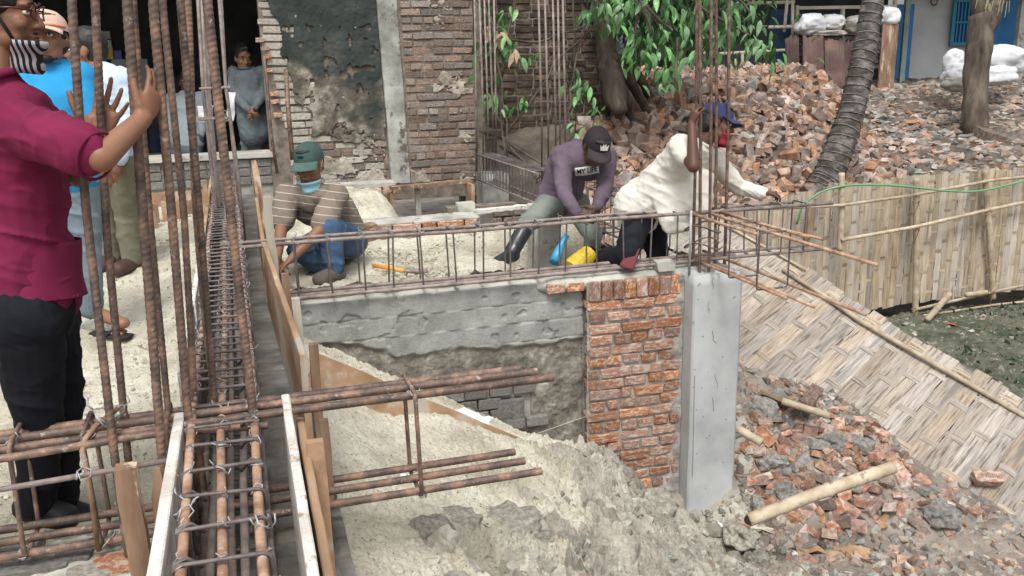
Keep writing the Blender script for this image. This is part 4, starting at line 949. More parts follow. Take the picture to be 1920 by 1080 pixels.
# named lumps
def lump(px, py, s, mat, label, nm='clay_lump', cat='clod', H=HF, vf=None, dz=0, rot=None, group=None):
    p = hit(px, py, H); vf = vf or RK3[int(px) % 6]; me = me_of(nm, vf, MT[mat], True)
    o = link_mesh(nm, me, None, p+V(0, 0, dz)); o.scale = s if hasattr(s, '__len__') else (s,)*3; o.rotation_euler = rot or (random.uniform(-.3, .3), random.uniform(-.3, .3), random.uniform(0, 6)); return meta(o, label, cat, group)
lump(805, 1010, (.19, .16, .17), 'clod', 'pale squarish clay lump at the edge of the dark hollow below the bar ends')
lump(842, 985, (.20, .16, .10), 'clod', 'dark green-grey slab of clay under the lower bar tips')
lump(1215, 955, (.34, .26, .26), 'clod', 'big grey-green boulder of clay at the foot of the red brickwork')
lump(1395, 1000, (.36, .22, .17), 'clod', 'brownish clay lump in front of the concrete column')
lump(1140, 890, (.26, .2, .2), 'clod', 'rough clay clod on the crest of the heap, left of the red brickwork')
lump(950, 990, (.28, .24, .22), 'clod', 'wrinkled grey clod right of the dark hollow')
lump(1010, 1045, (.30, .2, .2), 'clod', 'cracked clay mass at the bottom edge of the photo')
lump(1250, 1075, (.2, .16, .1), 'clod', 'small grey lump at the bottom edge, right of centre')
def scrap(px, py, w, h, label, col, H=HF, nm='plastic_scrap', tl=(.5, .2), rz=None):
    p = hit(px, py, H); n = 9; g = np.zeros((n, n, 3))
    for i in range(n):
        for j in range(n):
            u = (i/(n-1)-.5)*w; v = (j/(n-1)-.5)*h; g[i, j] = (u + .1*w*vn(i*.5, j*.7, px), v+.1*h*vn(i*.6, j*.4, py), .12*w*vn(i*.45, j*.5, px+9)+.02)
    rz = random.uniform(0, 3) if rz is None else rz
    R = np.array(Euler((tl[0], tl[1], rz)).to_matrix()); g = g@R.T + p + V(0, 0, .02)
    o = grid_mesh(g, nm, col, None, base=p, thick=(0, 0, -.003)); return meta(o, label, 'litter')
WHP = Mt('white_plastic', [(.3, (.62,.63,.62)), (.7, (.82,.82,.80))], 6, .45, .2, 40, spec=.5)
scrap(1092, 985, .12, .07, 'folded white scrap lying on the clay below the bar tips', WHP)
scrap(1358, 995, .10, .13, 'torn white plastic sheet scrap near the foot of the concrete column', WHP, rz=.4)
scrap(1495, 1050, .13, .11, 'crumpled pale plastic bag at the bottom right of the clay heap', WHP)
scrap(1430, 1000, .26, .05, 'long pale strip of plastic beside the loose bamboo pole', Mt('dirty_plastic', [(.3, (.4,.37,.3)), (.7, (.62,.58,.48))], 8, .6, .4, 50), rz=-.6)
scrap(1240, 1050, .10, .08, 'blue-grey crumpled plastic scrap on the clay', Mt('blueish_plastic', [(.3, (.2,.26,.34)), (.7, (.5,.55,.6))], 20, .5, .3, 60))
scrap(763, 908, .07, .05, 'small white scrap on the sand behind the lower bars', WHP)
scrap(885, 792, .24, .09, 'whitish frayed sack cloth sunk in the sand beyond the bar ends', WHP, rz=-.5)
scrap(1560, 1045, .5, .12, 'flat orange-brown board scrap in the mud at the bottom edge', MT['wood'], tl=(.1, .1), rz=-.5, nm='wood_scrap')
scrap(1785, 615, .10, .07, 'small red rag on the dark ground behind the leaning mat', Mt('red_cloth', [(.3, (.45,.03,.05)), (.7, (.6,.05,.07))], 6, .8, .2, 60))
# broken bricks right of the column: each one a thing
_cb = [chamfer_brick(1, .48, .31, .015, .03, 70), chamfer_brick(.6, .48, .31, .02, .03, 71), chamfer_brick(.75, .48, .31, .02, .035, 72), chamfer_brick(.5, .46, .3, .03, .03, 73)]
BRM = [me_of('broken_brick', b, MT['brickrub']) for b in _cb+BB[:4]] + [me_of('broken_brick', b, MT['brickpile']) for b in BB[:6]]
LUMPM = [me_of('broken_brick', b, MT['lump']) for b in BB[:6]+RK3[:3]]
def put(me, p, s, label, group='loose bricks and rubble right of the column', nm='broken_brick', cat='brick', rot=None):
    o = link_mesh(nm, me, None, p); o.scale = s; o.rotation_euler = rot or (random.gauss(0, .35), random.gauss(0, .35), random.uniform(0, 6.28)); return meta(o, label, cat, group)
hand = [ # px,py,len,kind,label
 (1355,403,0,0,'')]
HB_ = [(1500,815,.17,0,'orange brick half standing on end above the middle of the bamboo pole'),(1545,828,.22,1,'pale whole brick lying left of the dark red brick pair'),(1600,820,.22,0,'dark red brick leaning upright near the middle of the heap'),
 (1580,858,.19,0,'bright orange brick above the bamboo pole'),(1470,862,.21,0,'orange brick in the middle of the rubble, left part'),(1440,905,.24,1,'long purple-brown brick slab with grey mortar'),
 (1412,855,.20,0,'stamped brick close to the right edge of the column'),(1525,900,.24,1,'grey-faced half brick just above the bamboo pole'),(1590,965,.22,0,'pair half of pinkish bricks below the bamboo pole, upper one'),
 (1583,985,.20,0,'pinkish brick below the bamboo pole, lower one'),(1850,903,.22,0,'stamped orange brick lying on the leaning bamboo mat'),(1780,985,.25,0,'pale orange brick at the lower right corner of the heap'),
 (1835,965,.22,1,'brick caked with grey mortar right of the pale orange one'),(1745,960,.17,0,'orange brick standing like a wedge below the mat edge'),(1705,912,.18,1,'blue-grey mortar lump brick at the edge of the mat'),
 (1600,880,.17,0,'orange brick end resting against the bamboo pole'),(1630,862,.22,0,'brick with pale mortar face under the mat edge'),(1425,960,.18,0,'orange and grey half brick near the pole end'),
 (1475,778,.14,0,'small bright orange shard at the top of the heap'),(1412,735,.2,0,'dark red brick at the top left of the heap, beside the column'),(1522,752,.24,1,'pale rounded lump of masonry at the foot of the mat'),
 (1430,790,.24,1,'grey mortar chunk high on the heap beside the column')]
used = []
def stampbrick(o, txt):
    cu = bpy.data.curves.new('t', 'FONT'); cu.body = txt; cu.size = .62; cu.extrude = .03; cu.align_x = 'CENTER'; cu.align_y = 'CENTER'
    t = bpy.data.objects.new('t', cu); COL.objects.link(t); dg = bpy.context.evaluated_depsgraph_get(); me = bpy.data.meshes.new_from_object(t.evaluated_get(dg)); bpy.data.objects.remove(t)
    me.materials.clear(); me.materials.append(MT['brickold']); l = bpy.data.objects.new('lettering', me); COL.objects.link(l); l.parent = o; l.location = (0, 0, .505); l.scale = (.5, 1, .2)
for (px, py, L_, kd, lab) in HB_:
    p = hit(px, py, HF) if 'lying on the leaning' not in lab else D(px, py, 6.75)
    if 'lying on the leaning' in lab: p = PM(0, 0); d = ray(px, py); t = np.dot(MAT_T0-CAM, NM)/np.dot(d, NM); p = CAM+d*(t-.05)
    stamped = 'stamped' in lab or 'pale orange brick at the lower' in lab
    if stamped:
        me = WB['brick'][int(px) % 6]; o = put(me, p+V(0, 0, .03), (.21, .105, .07), lab, nm='broken_brick'); 
        o.rotation_euler = {1850: (.55, .1, -.25), 1412: (.9, .2, -.5), 1780: (.5, -.15, .2)}[px]; stampbrick(o, 'NBM')
    else:
        me = random.choice(BRM[:8] if kd == 0 else BRM[8:]); put(me, p+V(0, 0, .035), (L_, L_*.95, L_*.95), lab)
    used.append((px, py))
for k in range(150):
    for _ in range(40):
        px = random.uniform(1400, 1800); py = random.uniform(745, 1060)
        if inside(px, py, [(1398,735),(1560,790),(1640,800),(1700,870),(1800,960),(1770,1000),(1650,1000),(1560,1040),(1400,990)]) and min(math.hypot(px-a, (py-b)) for a, b in used) > 12 and (py < 975-.36*(px-1400)+25 or px > 1690 or random.random() < .25): break
    used.append((px, py)); p = hit(px, py, HF); s = random.choice((.12, .15, .18, .22)); me_ = random.choice(BRM+BRM+LUMPM); put(me_, p+V(0, 0, random.uniform(.01, .06)), (s, s, s), ('large ' if s > .17 else 'small ' if s < .13 else 'middle-sized ') + ('grey mortar lump ' if me_ in LUMPM else 'dusty brown brick piece ' if me_ in BRM[8:] else 'red brick piece ') + (
        ('close beside the concrete column' if px < 1450 else 'at the foot of the leaning mat' if py < 800 and px > 1500 else 'high on the rubble right of the column' if py < 820 else 'in the middle of the rubble' if px < 1570 else 'under the edge of the leaning mat') if py < 905-.33*(px-1400)+70 else ('in front of the lower end of the bamboo pole' if px < 1530 else 'below the middle of the bamboo pole' if px < 1640 else 'in the mud below the mat corner')))
pts = surf_pts(2600, 3.35, 5.6, 3.9, 6.3, lambda x, y: .9 if y < np.interp(x, LX, LY)+.03 else 0, HF)
scatter('rubble_chips', CH, [p+V(0, 0, .01) for p in pts], [random.choice((.02, .03, .04, .06, .08)) for _ in pts], [MT['lump'], MT['brickpile'], MT['clod'], MT['brickgrey']], 'grey and reddish chips of masonry filling the gaps between broken bricks', 'rubble', mi=[random.choice((0, 1, 2, 3, 1)) for _ in pts])
pts = surf_pts(900, 5.2, 9.0, 4.6, 8.0, lambda x, y: .9 if ((x-4.487)*2.284+(y-7.859)*1.676)/2.833 > .15 else 0, HF)
scatter('ground_litter', CH, [p+V(0, 0, .005) for p in pts], [random.choice((.03, .04, .06)) for _ in pts], [MT['brickgrey'], MT['weedsoil'], MT['clod']], 'dark stones and litter on the ground between mat and fence', 'rubble', mi=[random.choice((0, 1, 2)) for _ in pts])
pts = surf_pts(900, 5.2, 9.4, 4.6, 8.0, lambda x, y: .9 if ((x-4.487)*2.284+(y-7.859)*1.676)/2.833 > .3 and fbm(x, y, 0, 1.5, 2) > -.1 else 0, HF)
BL = [([(-.5,0,0),(.5,0,0),(.7,.1,1.0),(-.2,.1,.9)], [(0,1,2,3)]), ([(-.4,0,0),(.4,0,0),(.1,.5,1.1)], [(0,1,2)])]
scatter('weeds', BL, pts, [random.uniform(.03, .07) for _ in pts], Mt('weed_green', [(.3, (.025,.045,.02)), (.7, (.06,.09,.04))], 5, .7, 0, rnd=.3), 'low dark green weeds on the ground between mat and fence', 'weeds', tilt=.5)
# ---- brick heap and rubble plain behind the fence
def lsof(p): return p[0]*cos(YAW)-p[1]*sin(YAW), p[0]*sin(YAW)+p[1]*cos(YAW)
def back_pts(n, l0, l1, s0, s1, dens):
    out = []
    while len(out) < n:
        l = random.uniform(l0, l1); s = random.uniform(s0, s1); q = LS(l, s)
        if q[0] < 2.95 or q[1] < 8.5 or (q[0] < 4.9 and q[1] > 11.5): continue
        if random.random() < dens(l, s): q[2] = float(HB(q[0], q[1])); out.append(q)
    return out
def heap_d(l, s): return 1.0 if l < 5.6 and s > float(np.interp(l, [1.5, 2.5, 5.0, 7], [9.7, 10.2, 11.9, 14.2]))-.1 else 0
def heap_label(p, s):
    px, py = PJ(p); k = 'large' if s > .26 else 'small' if s < .22 else 'middle-sized'
    w = 'under the hanging leaves' if py < 175 and px < 1300 else 'along the crest, below the dark blue panels' if py < 175 else 'beside the tree roots' if px < 1230 and py < 260 else 'above the dark cap of the stooping worker' if px < 1230 else 'right behind the column bars' if px < 1400 and py > 200 else 'on the slope right of the blue cap' if py > 200 else 'on the upper slope between bars and palm'
    return k + ' dusty broken brick on the heap ' + w
HM_ = [me_of('broken_brick', b, MT['brickpile']) for b in BB]
cand = back_pts(196, .9, 5.8, 9.9, 15.3, heap_d)
for p in cand:
    s = random.choice((.20, .24, .24, .28)); o = put(random.choice(HM_), p+V(0, 0, random.uniform(.03, .13)), (s, s, s*1.05), heap_label(p, s), 'bricks heaped behind the old wall', rot=(random.gauss(0, .7), random.gauss(0, .7), random.uniform(0, 6.28)))
pts = back_pts(3600, .9, 6.0, 9.9, 17.0, heap_d)
scatter('brick_heap', BB+CH[:4], [p+V(0, 0, random.uniform(-.02, .10)) for p in pts], [random.choice((.12, .15, .19, .23, .25)) for _ in pts], [MT['brickpile'], MT['brickgrey']], 'big heap of dusty broken bricks behind the workers', 'rubble', mi=[random.choice((0, 0, 0, 0, 1)) for _ in pts], tilt=.8)
pts = back_pts(9000, 2.6, 15, 10.2, 19.0, lambda l, s: 1.0 if not (l < 5 and heap_d(l, s)) else .0)
scatter('rubble_field', CH+BB[:5], [p+V(0, 0, random.uniform(0, .03)) for p in pts], [random.choice((.04, .06, .08, .11, .15, .2)) for _ in pts], [MT['brickgrey'], MT['brickpile'], MT['concreteold']], 'field of grey-brown broken rubble in the yard behind the fence', 'rubble', mi=[random.choice((0, 0, 0, 0, 1, 2)) if random.random() < .9 else 1 for _ in pts], flat=.35, tilt=.5)
def back_hit(px, py): return hit(px, py, HB, 9, 30)
for (px, py, w, mat, lab) in ((1430,195,.26,'concretepale','white-edged slab fragment near the top of the brick heap'),(1400,170,.34,'concreteold','grey concrete block on top of the brick heap'),(1395,265,.28,'concretepale','pale masonry block right of the blue cap'),
    (1850,262,.5,'brickgrey','flat brown slab in the rubble to the right of the bare tree'),(1640,327,.42,'concretepale','flat pale slab on the ground by the foot of the palm'),(1475,205,.36,'concreteold','long grey slab on the right shoulder of the heap'),(1905,265,.5,'brickgrey','rounded grey slab at the right edge of the rubble field'),(1530,150,.3,'concretepale','pale block on the heap below the rusty sheets')):
    p = back_hit(px, py); o = link_mesh('rubble_slab', me_of('rubble_slab', broken_piece(1, .7, .4, px, .3), MT[mat]), None, p+V(0, 0, .05)); o.scale = (w,)*3; o.rotation_euler = (random.gauss(0, .2), random.gauss(0, .2), random.uniform(0, 6)); meta(o, lab, 'rubble')
for (px, py, lab) in ((1445, 272, 'pale blue and white scrap beyond the blue cap'), (1465, 268, 'white paper scrap on the rubble right of the blue cap'), (1795, 218, 'pale lilac plastic bag on the rubble left of the bare tree'), (1728, 335, 'white scrap peeping over the second fence post')):
    scrap(px, py, .2, .12, lab, WHP, H=HB, tl=(.9, .1)) if px != 1728 else scrap(px, 333, .22, .14, lab, WHP, H=HB, tl=(.9, .1))
# puddle
p = hit(1850, 1050, HF); MB().ell(p+V(.1, .1, .012), (.55, .16, .004), nu=24, nv=4, ax=((.8, -.6, 0), (.6, .8, 0), (0, 0, 1))).build('puddle', Mt('muddy_water', [(.3, (.30,.19,.12)), (.7, (.36,.24,.16))], 2, .12, 0, spec=.6), smooth=True, kind='structure')
# ------------------------------------------------------------------ old brick building with the open shop front
ob = thing('old_building', (1.6, 10.9, 0), 'old brick building front with black-stained plaster, a bare pillar and an open dark shop', 'building')
YW = 10.90
MB().box((1.62, YW+.105, 1.55), (2.46, .24, 3.5)).build('wall_core', MT['mortardark'], ob)
def bw(x, y, z, L_, h, kd, d_=.12, t=.012): wbrick(ob, (x, y, z), (L_, d_, h), kd, tilt=t)
PX0, PX1 = float(Yp(716, 170, YW)[0])-.02, float(Yp(757, 170, YW)[0])+.02
# pillar
xs = np.linspace(0, 1, 24); zs = np.linspace(.0, 3.3, 200)
def pil():
    a0 = Yp(733, 335, YW)[0]; a1 = Yp(704, 0, YW)[0]; b0 = Yp(769, 335, YW)[0]; b1 = Yp(744, 0, YW)[0]
    U, Z = np.meshgrid(xs, zs, indexing='ij'); k = Z/2.15; xa = a0+(a1-a0)*k; xb = b0+(b1-b0)*k
    X = xa+(xb-xa)*U + .008*fbm(Z, U, 0, 5, 3); Y = YW - .045 + .010*fbm(X, Z, 0, 6, 4) + .02*(np.abs(U-.5) > .47)
    return grid_mesh(np.stack([X, Y, Z], -1), 'pillar', Mt('stained_pillar', [(.3, (.16,.155,.135)), (.5, (.31,.32,.29)), (.7, (.48,.49,.45))], 3.5, .9, .7, 40, bdist=.012, spots=((.12,.11,.09), .42, 5)), ob, thick=(0, .12, 0))
pil()
pxr = lambda z: float(np.interp(z, [0, 2.15, 3.4], [Yp(771, 335, YW)[0], Yp(748, 0, YW)[0], Yp(748, 0, YW)[0]-.08]))
pxl = lambda z: float(np.interp(z, [0, 2.15, 3.4], [Yp(731, 335, YW)[0], Yp(703, 0, YW)[0], Yp(703, 0, YW)[0]-.08]))
z = .05; r_ = 0
while z < 2.75:
    x = pxr(z)+.01 + (.0 if r_ % 2 == 0 else -.0); first = True
    while x < 2.83:
        L_ = random.choice((.22, .235, .225)) if r_ % 3 else random.choice((.11, .22, .12))
        if first and r_ % 2: L_ *= .5
        first = False; L_ = min(L_, 2.84-x)
        if L_ > .03: bw(x+L_/2, YW+.03+random.uniform(-.012, .012), z, L_, random.uniform(.056, .074), 'brickold', t=.035)
        x += L_+.014
    z += .088; r_ += 1
# left part: bricks show low down and along the whitewashed jamb
jx = lambda z: float(np.interp(z, [.35, 1.0, 1.6, 2.2, 3], [Yp(548, 290, YW)[0], Yp(524, 200, YW)[0], Yp(495, 100, YW)[0], Yp(482, 10, YW)[0], Yp(475, -60, YW)[0]]))
z = .05; r_ = 0
while z < 2.75:
    x0 = jx(z) + random.uniform(-.03, .04)
    x = x0; lim = pxl(z)-.01
    plast = 1.05 + .35*vn(z, 1) 
    while x < lim:
        L_ = random.choice((.22, .11, .23)); L_ = min(L_, lim-x)
        show = z < .95 or x < x0+.30
        if show and L_ > .03:
            kd = 'bricklime' if (x < x0+.26 and z > .55) else ('brickold' if random.random() < .8 or z > .5 else 'bricklime')
            if z < .35: kd = random.choice(('brickold', 'bricklime', 'brickold'))
            bw(x+L_/2, YW+.03+random.uniform(-.012, .012), z, L_, random.uniform(.058, .074), kd, t=.035)
        x += L_+.013
    z += .088; r_ += 1
for (px, py) in ((487, 75), (497, 92), (500, 107), (503, 132), (513, 176), (515, 190), (520, 215)):   # broken orange brick ends in the jamb
    p = Yp(px, py, YW); bw(p[0], YW-.03, p[2], .09, .045, 'brick', .1, .15)
# stained plaster with a broken outline
xs = np.linspace(.45, 2.15, 190); zs = np.linspace(.30, 3.3, 330); X, Z = np.meshgrid(xs, zs, indexing='ij')
xl = np.interp(Z, [.9, 1.0, 1.3, 1.7, 2.2, 3.3], [.90, .70, .64, .62, .50, .46])
low = np.interp(X, [.5, .7, 1.0, 1.35, 1.7, 2.0], [1.0, .85, .70, .55, .55, .8])
nf_ = fbm(X, Z, 4, 3.2, 4); nf2 = fbm(X, Z, 14, 11, 3)
keep = (X > xl+.08*nf_+.03*nf2) & (Z > low + .30*nf_+.08*nf2) & (X < np.interp(Z, [0, 2.15, 3.4], [pxl(0), pxl(2.15), pxl(3.4)])-.005) & ~((nf2 > .34) & (Z < 1.9))
Y = YW - .050 - .008*fbm(X, Z, 0, 4, 4) - .006*fbm(X, Z, 0, 25, 2)
def stain_mat():
    m = bpy.data.materials.new('mould_black_plaster'); m.use_nodes = True; nt = m.node_tree; N = nt.nodes; L = nt.links; bs = N['Principled BSDF']; bs.inputs['Roughness'].default_value = .9
    tc = N.new('ShaderNodeTexCoord')
    def nz(sc, ro=.62, dist=0):
        n = N.new('ShaderNodeTexNoise'); n.inputs['Scale'].default_value = sc; n.inputs['Detail'].default_value = 9; n.inputs['Roughness'].default_value = ro; n.inputs['Distortion'].default_value = dist; L.new(tc.outputs['Object'], n.inputs[0]); return n.outputs[0]
    r1 = ramp(nt, [(.32, (.012,.018,.016)), (.5, (.028,.037,.034)), (.62, (.055,.06,.052))]); L.new(nz(2.4), r1.inputs[0])
    r2 = ramp(nt, [(.4, (.075,.062,.05)), (.5, (.14,.12,.095)), (.62, (.34,.31,.26))]); L.new(nz(4, .7), r2.inputs[0])
    at = N.new('ShaderNodeAttribute'); at.attribute_name = 'mould'
    mx = N.new('ShaderNodeMix'); mx.data_type = 'RGBA'; L.new(at.outputs['Fac'], mx.inputs[0]); L.new(r2.outputs[0], mx.inputs[6]); L.new(r1.outputs[0], mx.inputs[7]); 
    r3 = ramp(nt, [(.67, (0,0,0)), (.70, (1,1,1))]); L.new(nz(11, .6), r3.inputs[0])
    mx2 = N.new('ShaderNodeMix'); mx2.data_type = 'RGBA'; L.new(r3.outputs[0], mx2.inputs[0]); L.new(mx.outputs[2], mx2.inputs[6]); mx2.inputs[7].default_value = (.42, .41, .36, 1); L.new(mx2.outputs[2], bs.inputs['Base Color'])
    b = N.new('ShaderNodeBump'); b.inputs['Strength'].default_value = .6; b.inputs['Distance'].default_value = .01; L.new(nz(40), b.inputs['Height']); L.new(b.outputs[0], bs.inputs['Normal'])
    return m
o = grid_mesh(np.stack([X, Y, Z], -1), 'stained_plaster', stain_mat(), ob, keep=keep, thick=(0, .03, 0))
co = np.empty(len(o.data.vertices)*3); o.data.vertices.foreach_get('co', co); co = co.reshape(-1, 3)+ORG[o.name]
x_ = co[:, 0]; z_ = co[:, 2]; n_ = fbm(x_, z_, 6, 2.6, 4)
mo = sstep(-.25, .15, .55*n_ + sstep(1.15, 1.6, z_ + .0*x_) - .75 + .55*sstep(.75, 1.1, x_)*sstep(2.1, 1.6, x_) + .3*np.exp(-((x_-1.62)/.22)**2)*sstep(.7, 1.0, z_))
at = o.data.attributes.new('mould', 'FLOAT', 'POINT'); at.data.foreach_set('value', mo)
# patches of lime plaster still clinging to the bricks
def remnants(x0, x1, z0, z1, thr, nm):
    xs = np.arange(x0, x1, .009); zs = np.arange(z0, z1, .009); X, Z = np.meshgrid(xs, zs, indexing='ij'); n = fbm(X*.8, Z, 31, 3.5, 5, .6) + .15*np.exp(-((Z-.1)/.3)**2)
    Y = YW - .036 - .010*fbm(X, Z, 3, 8, 3) + .012*fbm(X, Z, 8, 20, 3)
    grid_mesh(np.stack([X, Y, Z], -1), nm, Mt('lime_remnant', [(.3, (.20,.17,.135)), (.5, (.36,.32,.265)), (.7, (.50,.47,.40))], 6, .95, .8, 40, bdist=.01), ob, keep=n > thr, thick=(0, .03, 0), kind='stuff')
remnants(float(pxr(1.0))+.01, 2.82, .0, 2.6, .20, 'plaster_remnant'); remnants(.62, float(pxl(1.0))-.02, .0, 1.25, .26, 'plaster_remnant')
# low shop plinth with concrete sill
pl0 = Yp(250, 300, YW)[0]
MB().box((-1.15, YW+.12, .19), (3.10, .24, .42), j=.002).build('plinth', MT['concreteold'], ob)
MB().box((-1.15, YW+.10, .43), (3.14, .34, .055), j=.003).build('sill', MT['concretepale'], ob)
for r_ in range(3):
    x = -2.0
    while x < .36: wbrick(ob, (x+.11, YW+.0, .34-r_*.1), (.225, .06, .085), 'brickgrime', tilt=.01); x += .24
MB().box((-1.15, YW+1.4, .30), (3.6, 2.6, .10)).build('shop_floor', MT['mortardark'], ob)
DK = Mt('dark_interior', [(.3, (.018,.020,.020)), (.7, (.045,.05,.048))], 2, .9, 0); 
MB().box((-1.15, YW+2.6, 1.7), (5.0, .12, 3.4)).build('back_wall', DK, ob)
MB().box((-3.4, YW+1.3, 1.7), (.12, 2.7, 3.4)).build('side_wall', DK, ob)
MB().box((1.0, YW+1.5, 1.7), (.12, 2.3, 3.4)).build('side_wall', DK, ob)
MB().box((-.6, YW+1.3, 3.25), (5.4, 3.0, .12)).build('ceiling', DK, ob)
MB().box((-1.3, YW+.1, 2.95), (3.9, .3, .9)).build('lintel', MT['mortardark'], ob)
MB().box((-3.1, YW+.15, 1.5), (1.0, .26, 3.4)).build('side_wall', MT['mortardark'], ob)
# iron post and strip in front of the jamb
MB().tube([D(536, 130, 9.4), D(541, 215, 9.4), D(549, 300, 9.5)], .024, 8).build('iron_post', MT['rust'], None, smooth=True, label='thin brown iron post in front of the whitewashed brick jamb', cat='post')
MB().tube([D(494, 95, 9.6), D(500, 150, 9.6), D(508, 250, 9.7), D(520, 325, 9.8)], .017, 8).build('iron_post', MT['rust'], None, smooth=True, label='curved dark iron rod beside the man in grey at the doorway', cat='post')
# shelves and goods deep in the shop
sh = thing('shop_shelf', (-1.7, 12.9, .3), 'dim teal shelf with small goods inside the dark shop', 'shelf')
teal = Mt('dull_teal_paint', [(.3, (.03,.06,.055)), (.7, (.05,.09,.085))], 4, .6, .1)
for py in (40, 52, 120, 178): p = D(205, py, 12.2); MB().box(p, (1.3, .3, .05)).build('shelf_board', teal, sh)
for px in (160, 250): MB().box(D(px, 100, 12.2), (.06, .3, 1.5)).build('upright', teal, sh)
for k, (px, py, w, h, c) in enumerate(((198, 90, .16, .20, (.5,.5,.48)), (205, 100, .10, .15, (.5,.42,.05)), (188, 100, .08, .18, (.12,.3,.2)), (192, 66, .20, .10, (.4,.4,.36)), (222, 105, .09, .14, (.10,.12,.3)), (170, 104, .09, .12, (.3,.1,.08)))):
    p = D(px, py, 11.95); o = MB().box(p, (w, .1, h)).build('goods_box', Mt('pack_%d' % k, [(.3, tuple(x*.8 for x in c)), (.7, c)], 8, .5, 0), None, label=['pale carton on the shop shelf', 'yellow pack on the shop shelf', 'green pack left of the yellow one on the shop shelf', 'pale flat box on the upper shop shelf', 'dark blue pack right of the yellow one on the shop shelf', 'red pack at the left end of the shop shelf'][k], cat='pack')
MB().box(D(247, 140, 11.5), (.42, .2, .38)).build('counter_case', Mt('grey_case', [(.3, (.10,.12,.14)), (.7, (.16,.18,.2))], 3, .5, 0), None, label='grey case standing inside the shop behind the raised hand', cat='case')
# ------------------------------------------------------------------ dark side wall under the creeper
dw = thing('dark_brick_wall', (3.9, 11.8, -.5), 'dark mossy brick wall behind the creeper and the thin column bars', 'wall')
MB().box((3.88, 11.815, 1.4), (2.05, .24, 4.4)).build('wall_core', MT['mortardark'], dw)
vf = [chamfer_brick(1, 1, 1, .03, .07, 90+i) for i in range(5)]; pts = []; scs = []
z = -.4
while z < 3.4:
    x = 2.88 + random.uniform(0, .1)
    while x < 4.84: pts.append(V(x+.11, 11.725+random.uniform(-.02, .02), z)); scs.append((.215, .10, random.uniform(.06, .072))); x += .235
    z += .088
def scatter_aligned(name, vfs, pts, scl, mats, parent, kind='stuff', tl=.02):
    Vs = []; Fs = []; Ts = []; n = 0
    for p, s in zip(pts, scl):
        v, f = random.choice(vfs); R = np.array(Euler((random.gauss(0, tl), random.gauss(0, tl), random.gauss(0, tl))).to_matrix()); Vs.append((np.array(v)*np.array(s))@R.T+p); Fs.extend([tuple(i+n for i in t) for t in f]); n += len(v); t = random.random(); Ts.extend([t]*len(f))
    v = np.concatenate(Vs); b = v.mean(0); o = link_mesh(name, mesh_np(name, v-b, Fs, mats, False, Ts), parent, b); return meta(o, kind=kind)
MT['brickdark'] = Mt('mossy_dark_brick', [(.3, (.035,.028,.022)), (.5, (.085,.062,.048)), (.7, (.17,.12,.09))], 6, .95, .8, 50, rnd=.35, bdist=.012)
scatter_aligned('brickwork', vf, pts, scs, MT['brickdark'], dw, tl=.03)
MB().box((2.92, 11.35, 1.4), (.1, .85, 4.0)).build('wall_return', MT['mortardark'], dw)
# ------------------------------------------------------------------ leaves
def leaf_vf(l=1.0, w=.36, droop=.25, fold=.12):
    v = []; f = []; n = 6
    for i in range(n+1):
        t = i/n; ww = w*math.sin(pi*t**.8)**.8*.5 if 0 < i < n else .004; z = -droop*t*t*l
        v += [(-ww, t*l, z+fold*ww*2), (0, t*l, z), (ww, t*l, z+fold*ww*2)]
    for i in range(n):
        a = i*3; f += [(a, a+1, a+4, a+3), (a+1, a+2, a+5, a+4)]
    return v, f
MT['leaf'] = Mt('fresh_green_leaf', [(.3, (.06,.17,.05)), (.5, (.10,.25,.075)), (.7, (.19,.36,.13))], 3, .45, .15, 20, rnd=.35, hue=.25, spec=.5)
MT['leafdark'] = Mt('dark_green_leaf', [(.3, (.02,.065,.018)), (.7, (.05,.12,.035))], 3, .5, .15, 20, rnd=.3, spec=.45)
MT['leafdry'] = Mt('withered_leaf', [(.3, (.26,.17,.10)), (.7, (.5,.38,.25))], 6, .8, .3, 20, rnd=.2)
for k in ('leaf', 'leafdark'):
    b = MT[k].node_tree.nodes['Principled BSDF']; b.inputs['Subsurface Weight'].default_value = 0.0
LV = [leaf_vf(1, .34, .2, .2), leaf_vf(1, .42, .45, .15), leaf_vf(1, .30, .35, .3)]
LM = {k: [me_of('leaf', v, MT[k], True) for v in LV] for k in ('leaf', 'leafdark', 'leafdry')}
MT['bark'] = Mt('tree_bark', [(.3, (.03,.023,.018)), (.5, (.085,.067,.053)), (.7, (.17,.14,.11))], 6, .95, 1.0, 30, stretch=(1, 1, .25), bdist=.02)
def put_leaf(parent, p, dr, L_, kind, upv=None):
    """dr: direction the leaf points"""
    d = Vector(nrm(dr)); u = Vector(upv) if upv is not None else Vector((random.gauss(0, .35)-.25*0, random.gauss(0, .35)-.55, 1.0)); x = d.cross(u).normalized(); z = x.cross(d)
    o = link_mesh('leaf', random.choice(LM[kind]), parent, p)
    M = Matrix((x, d, z)).transposed(); o.rotation_mode = 'QUATERNION'; o.rotation_quaternion = M.to_quaternion(); o.scale = (L_, L_, L_); return o
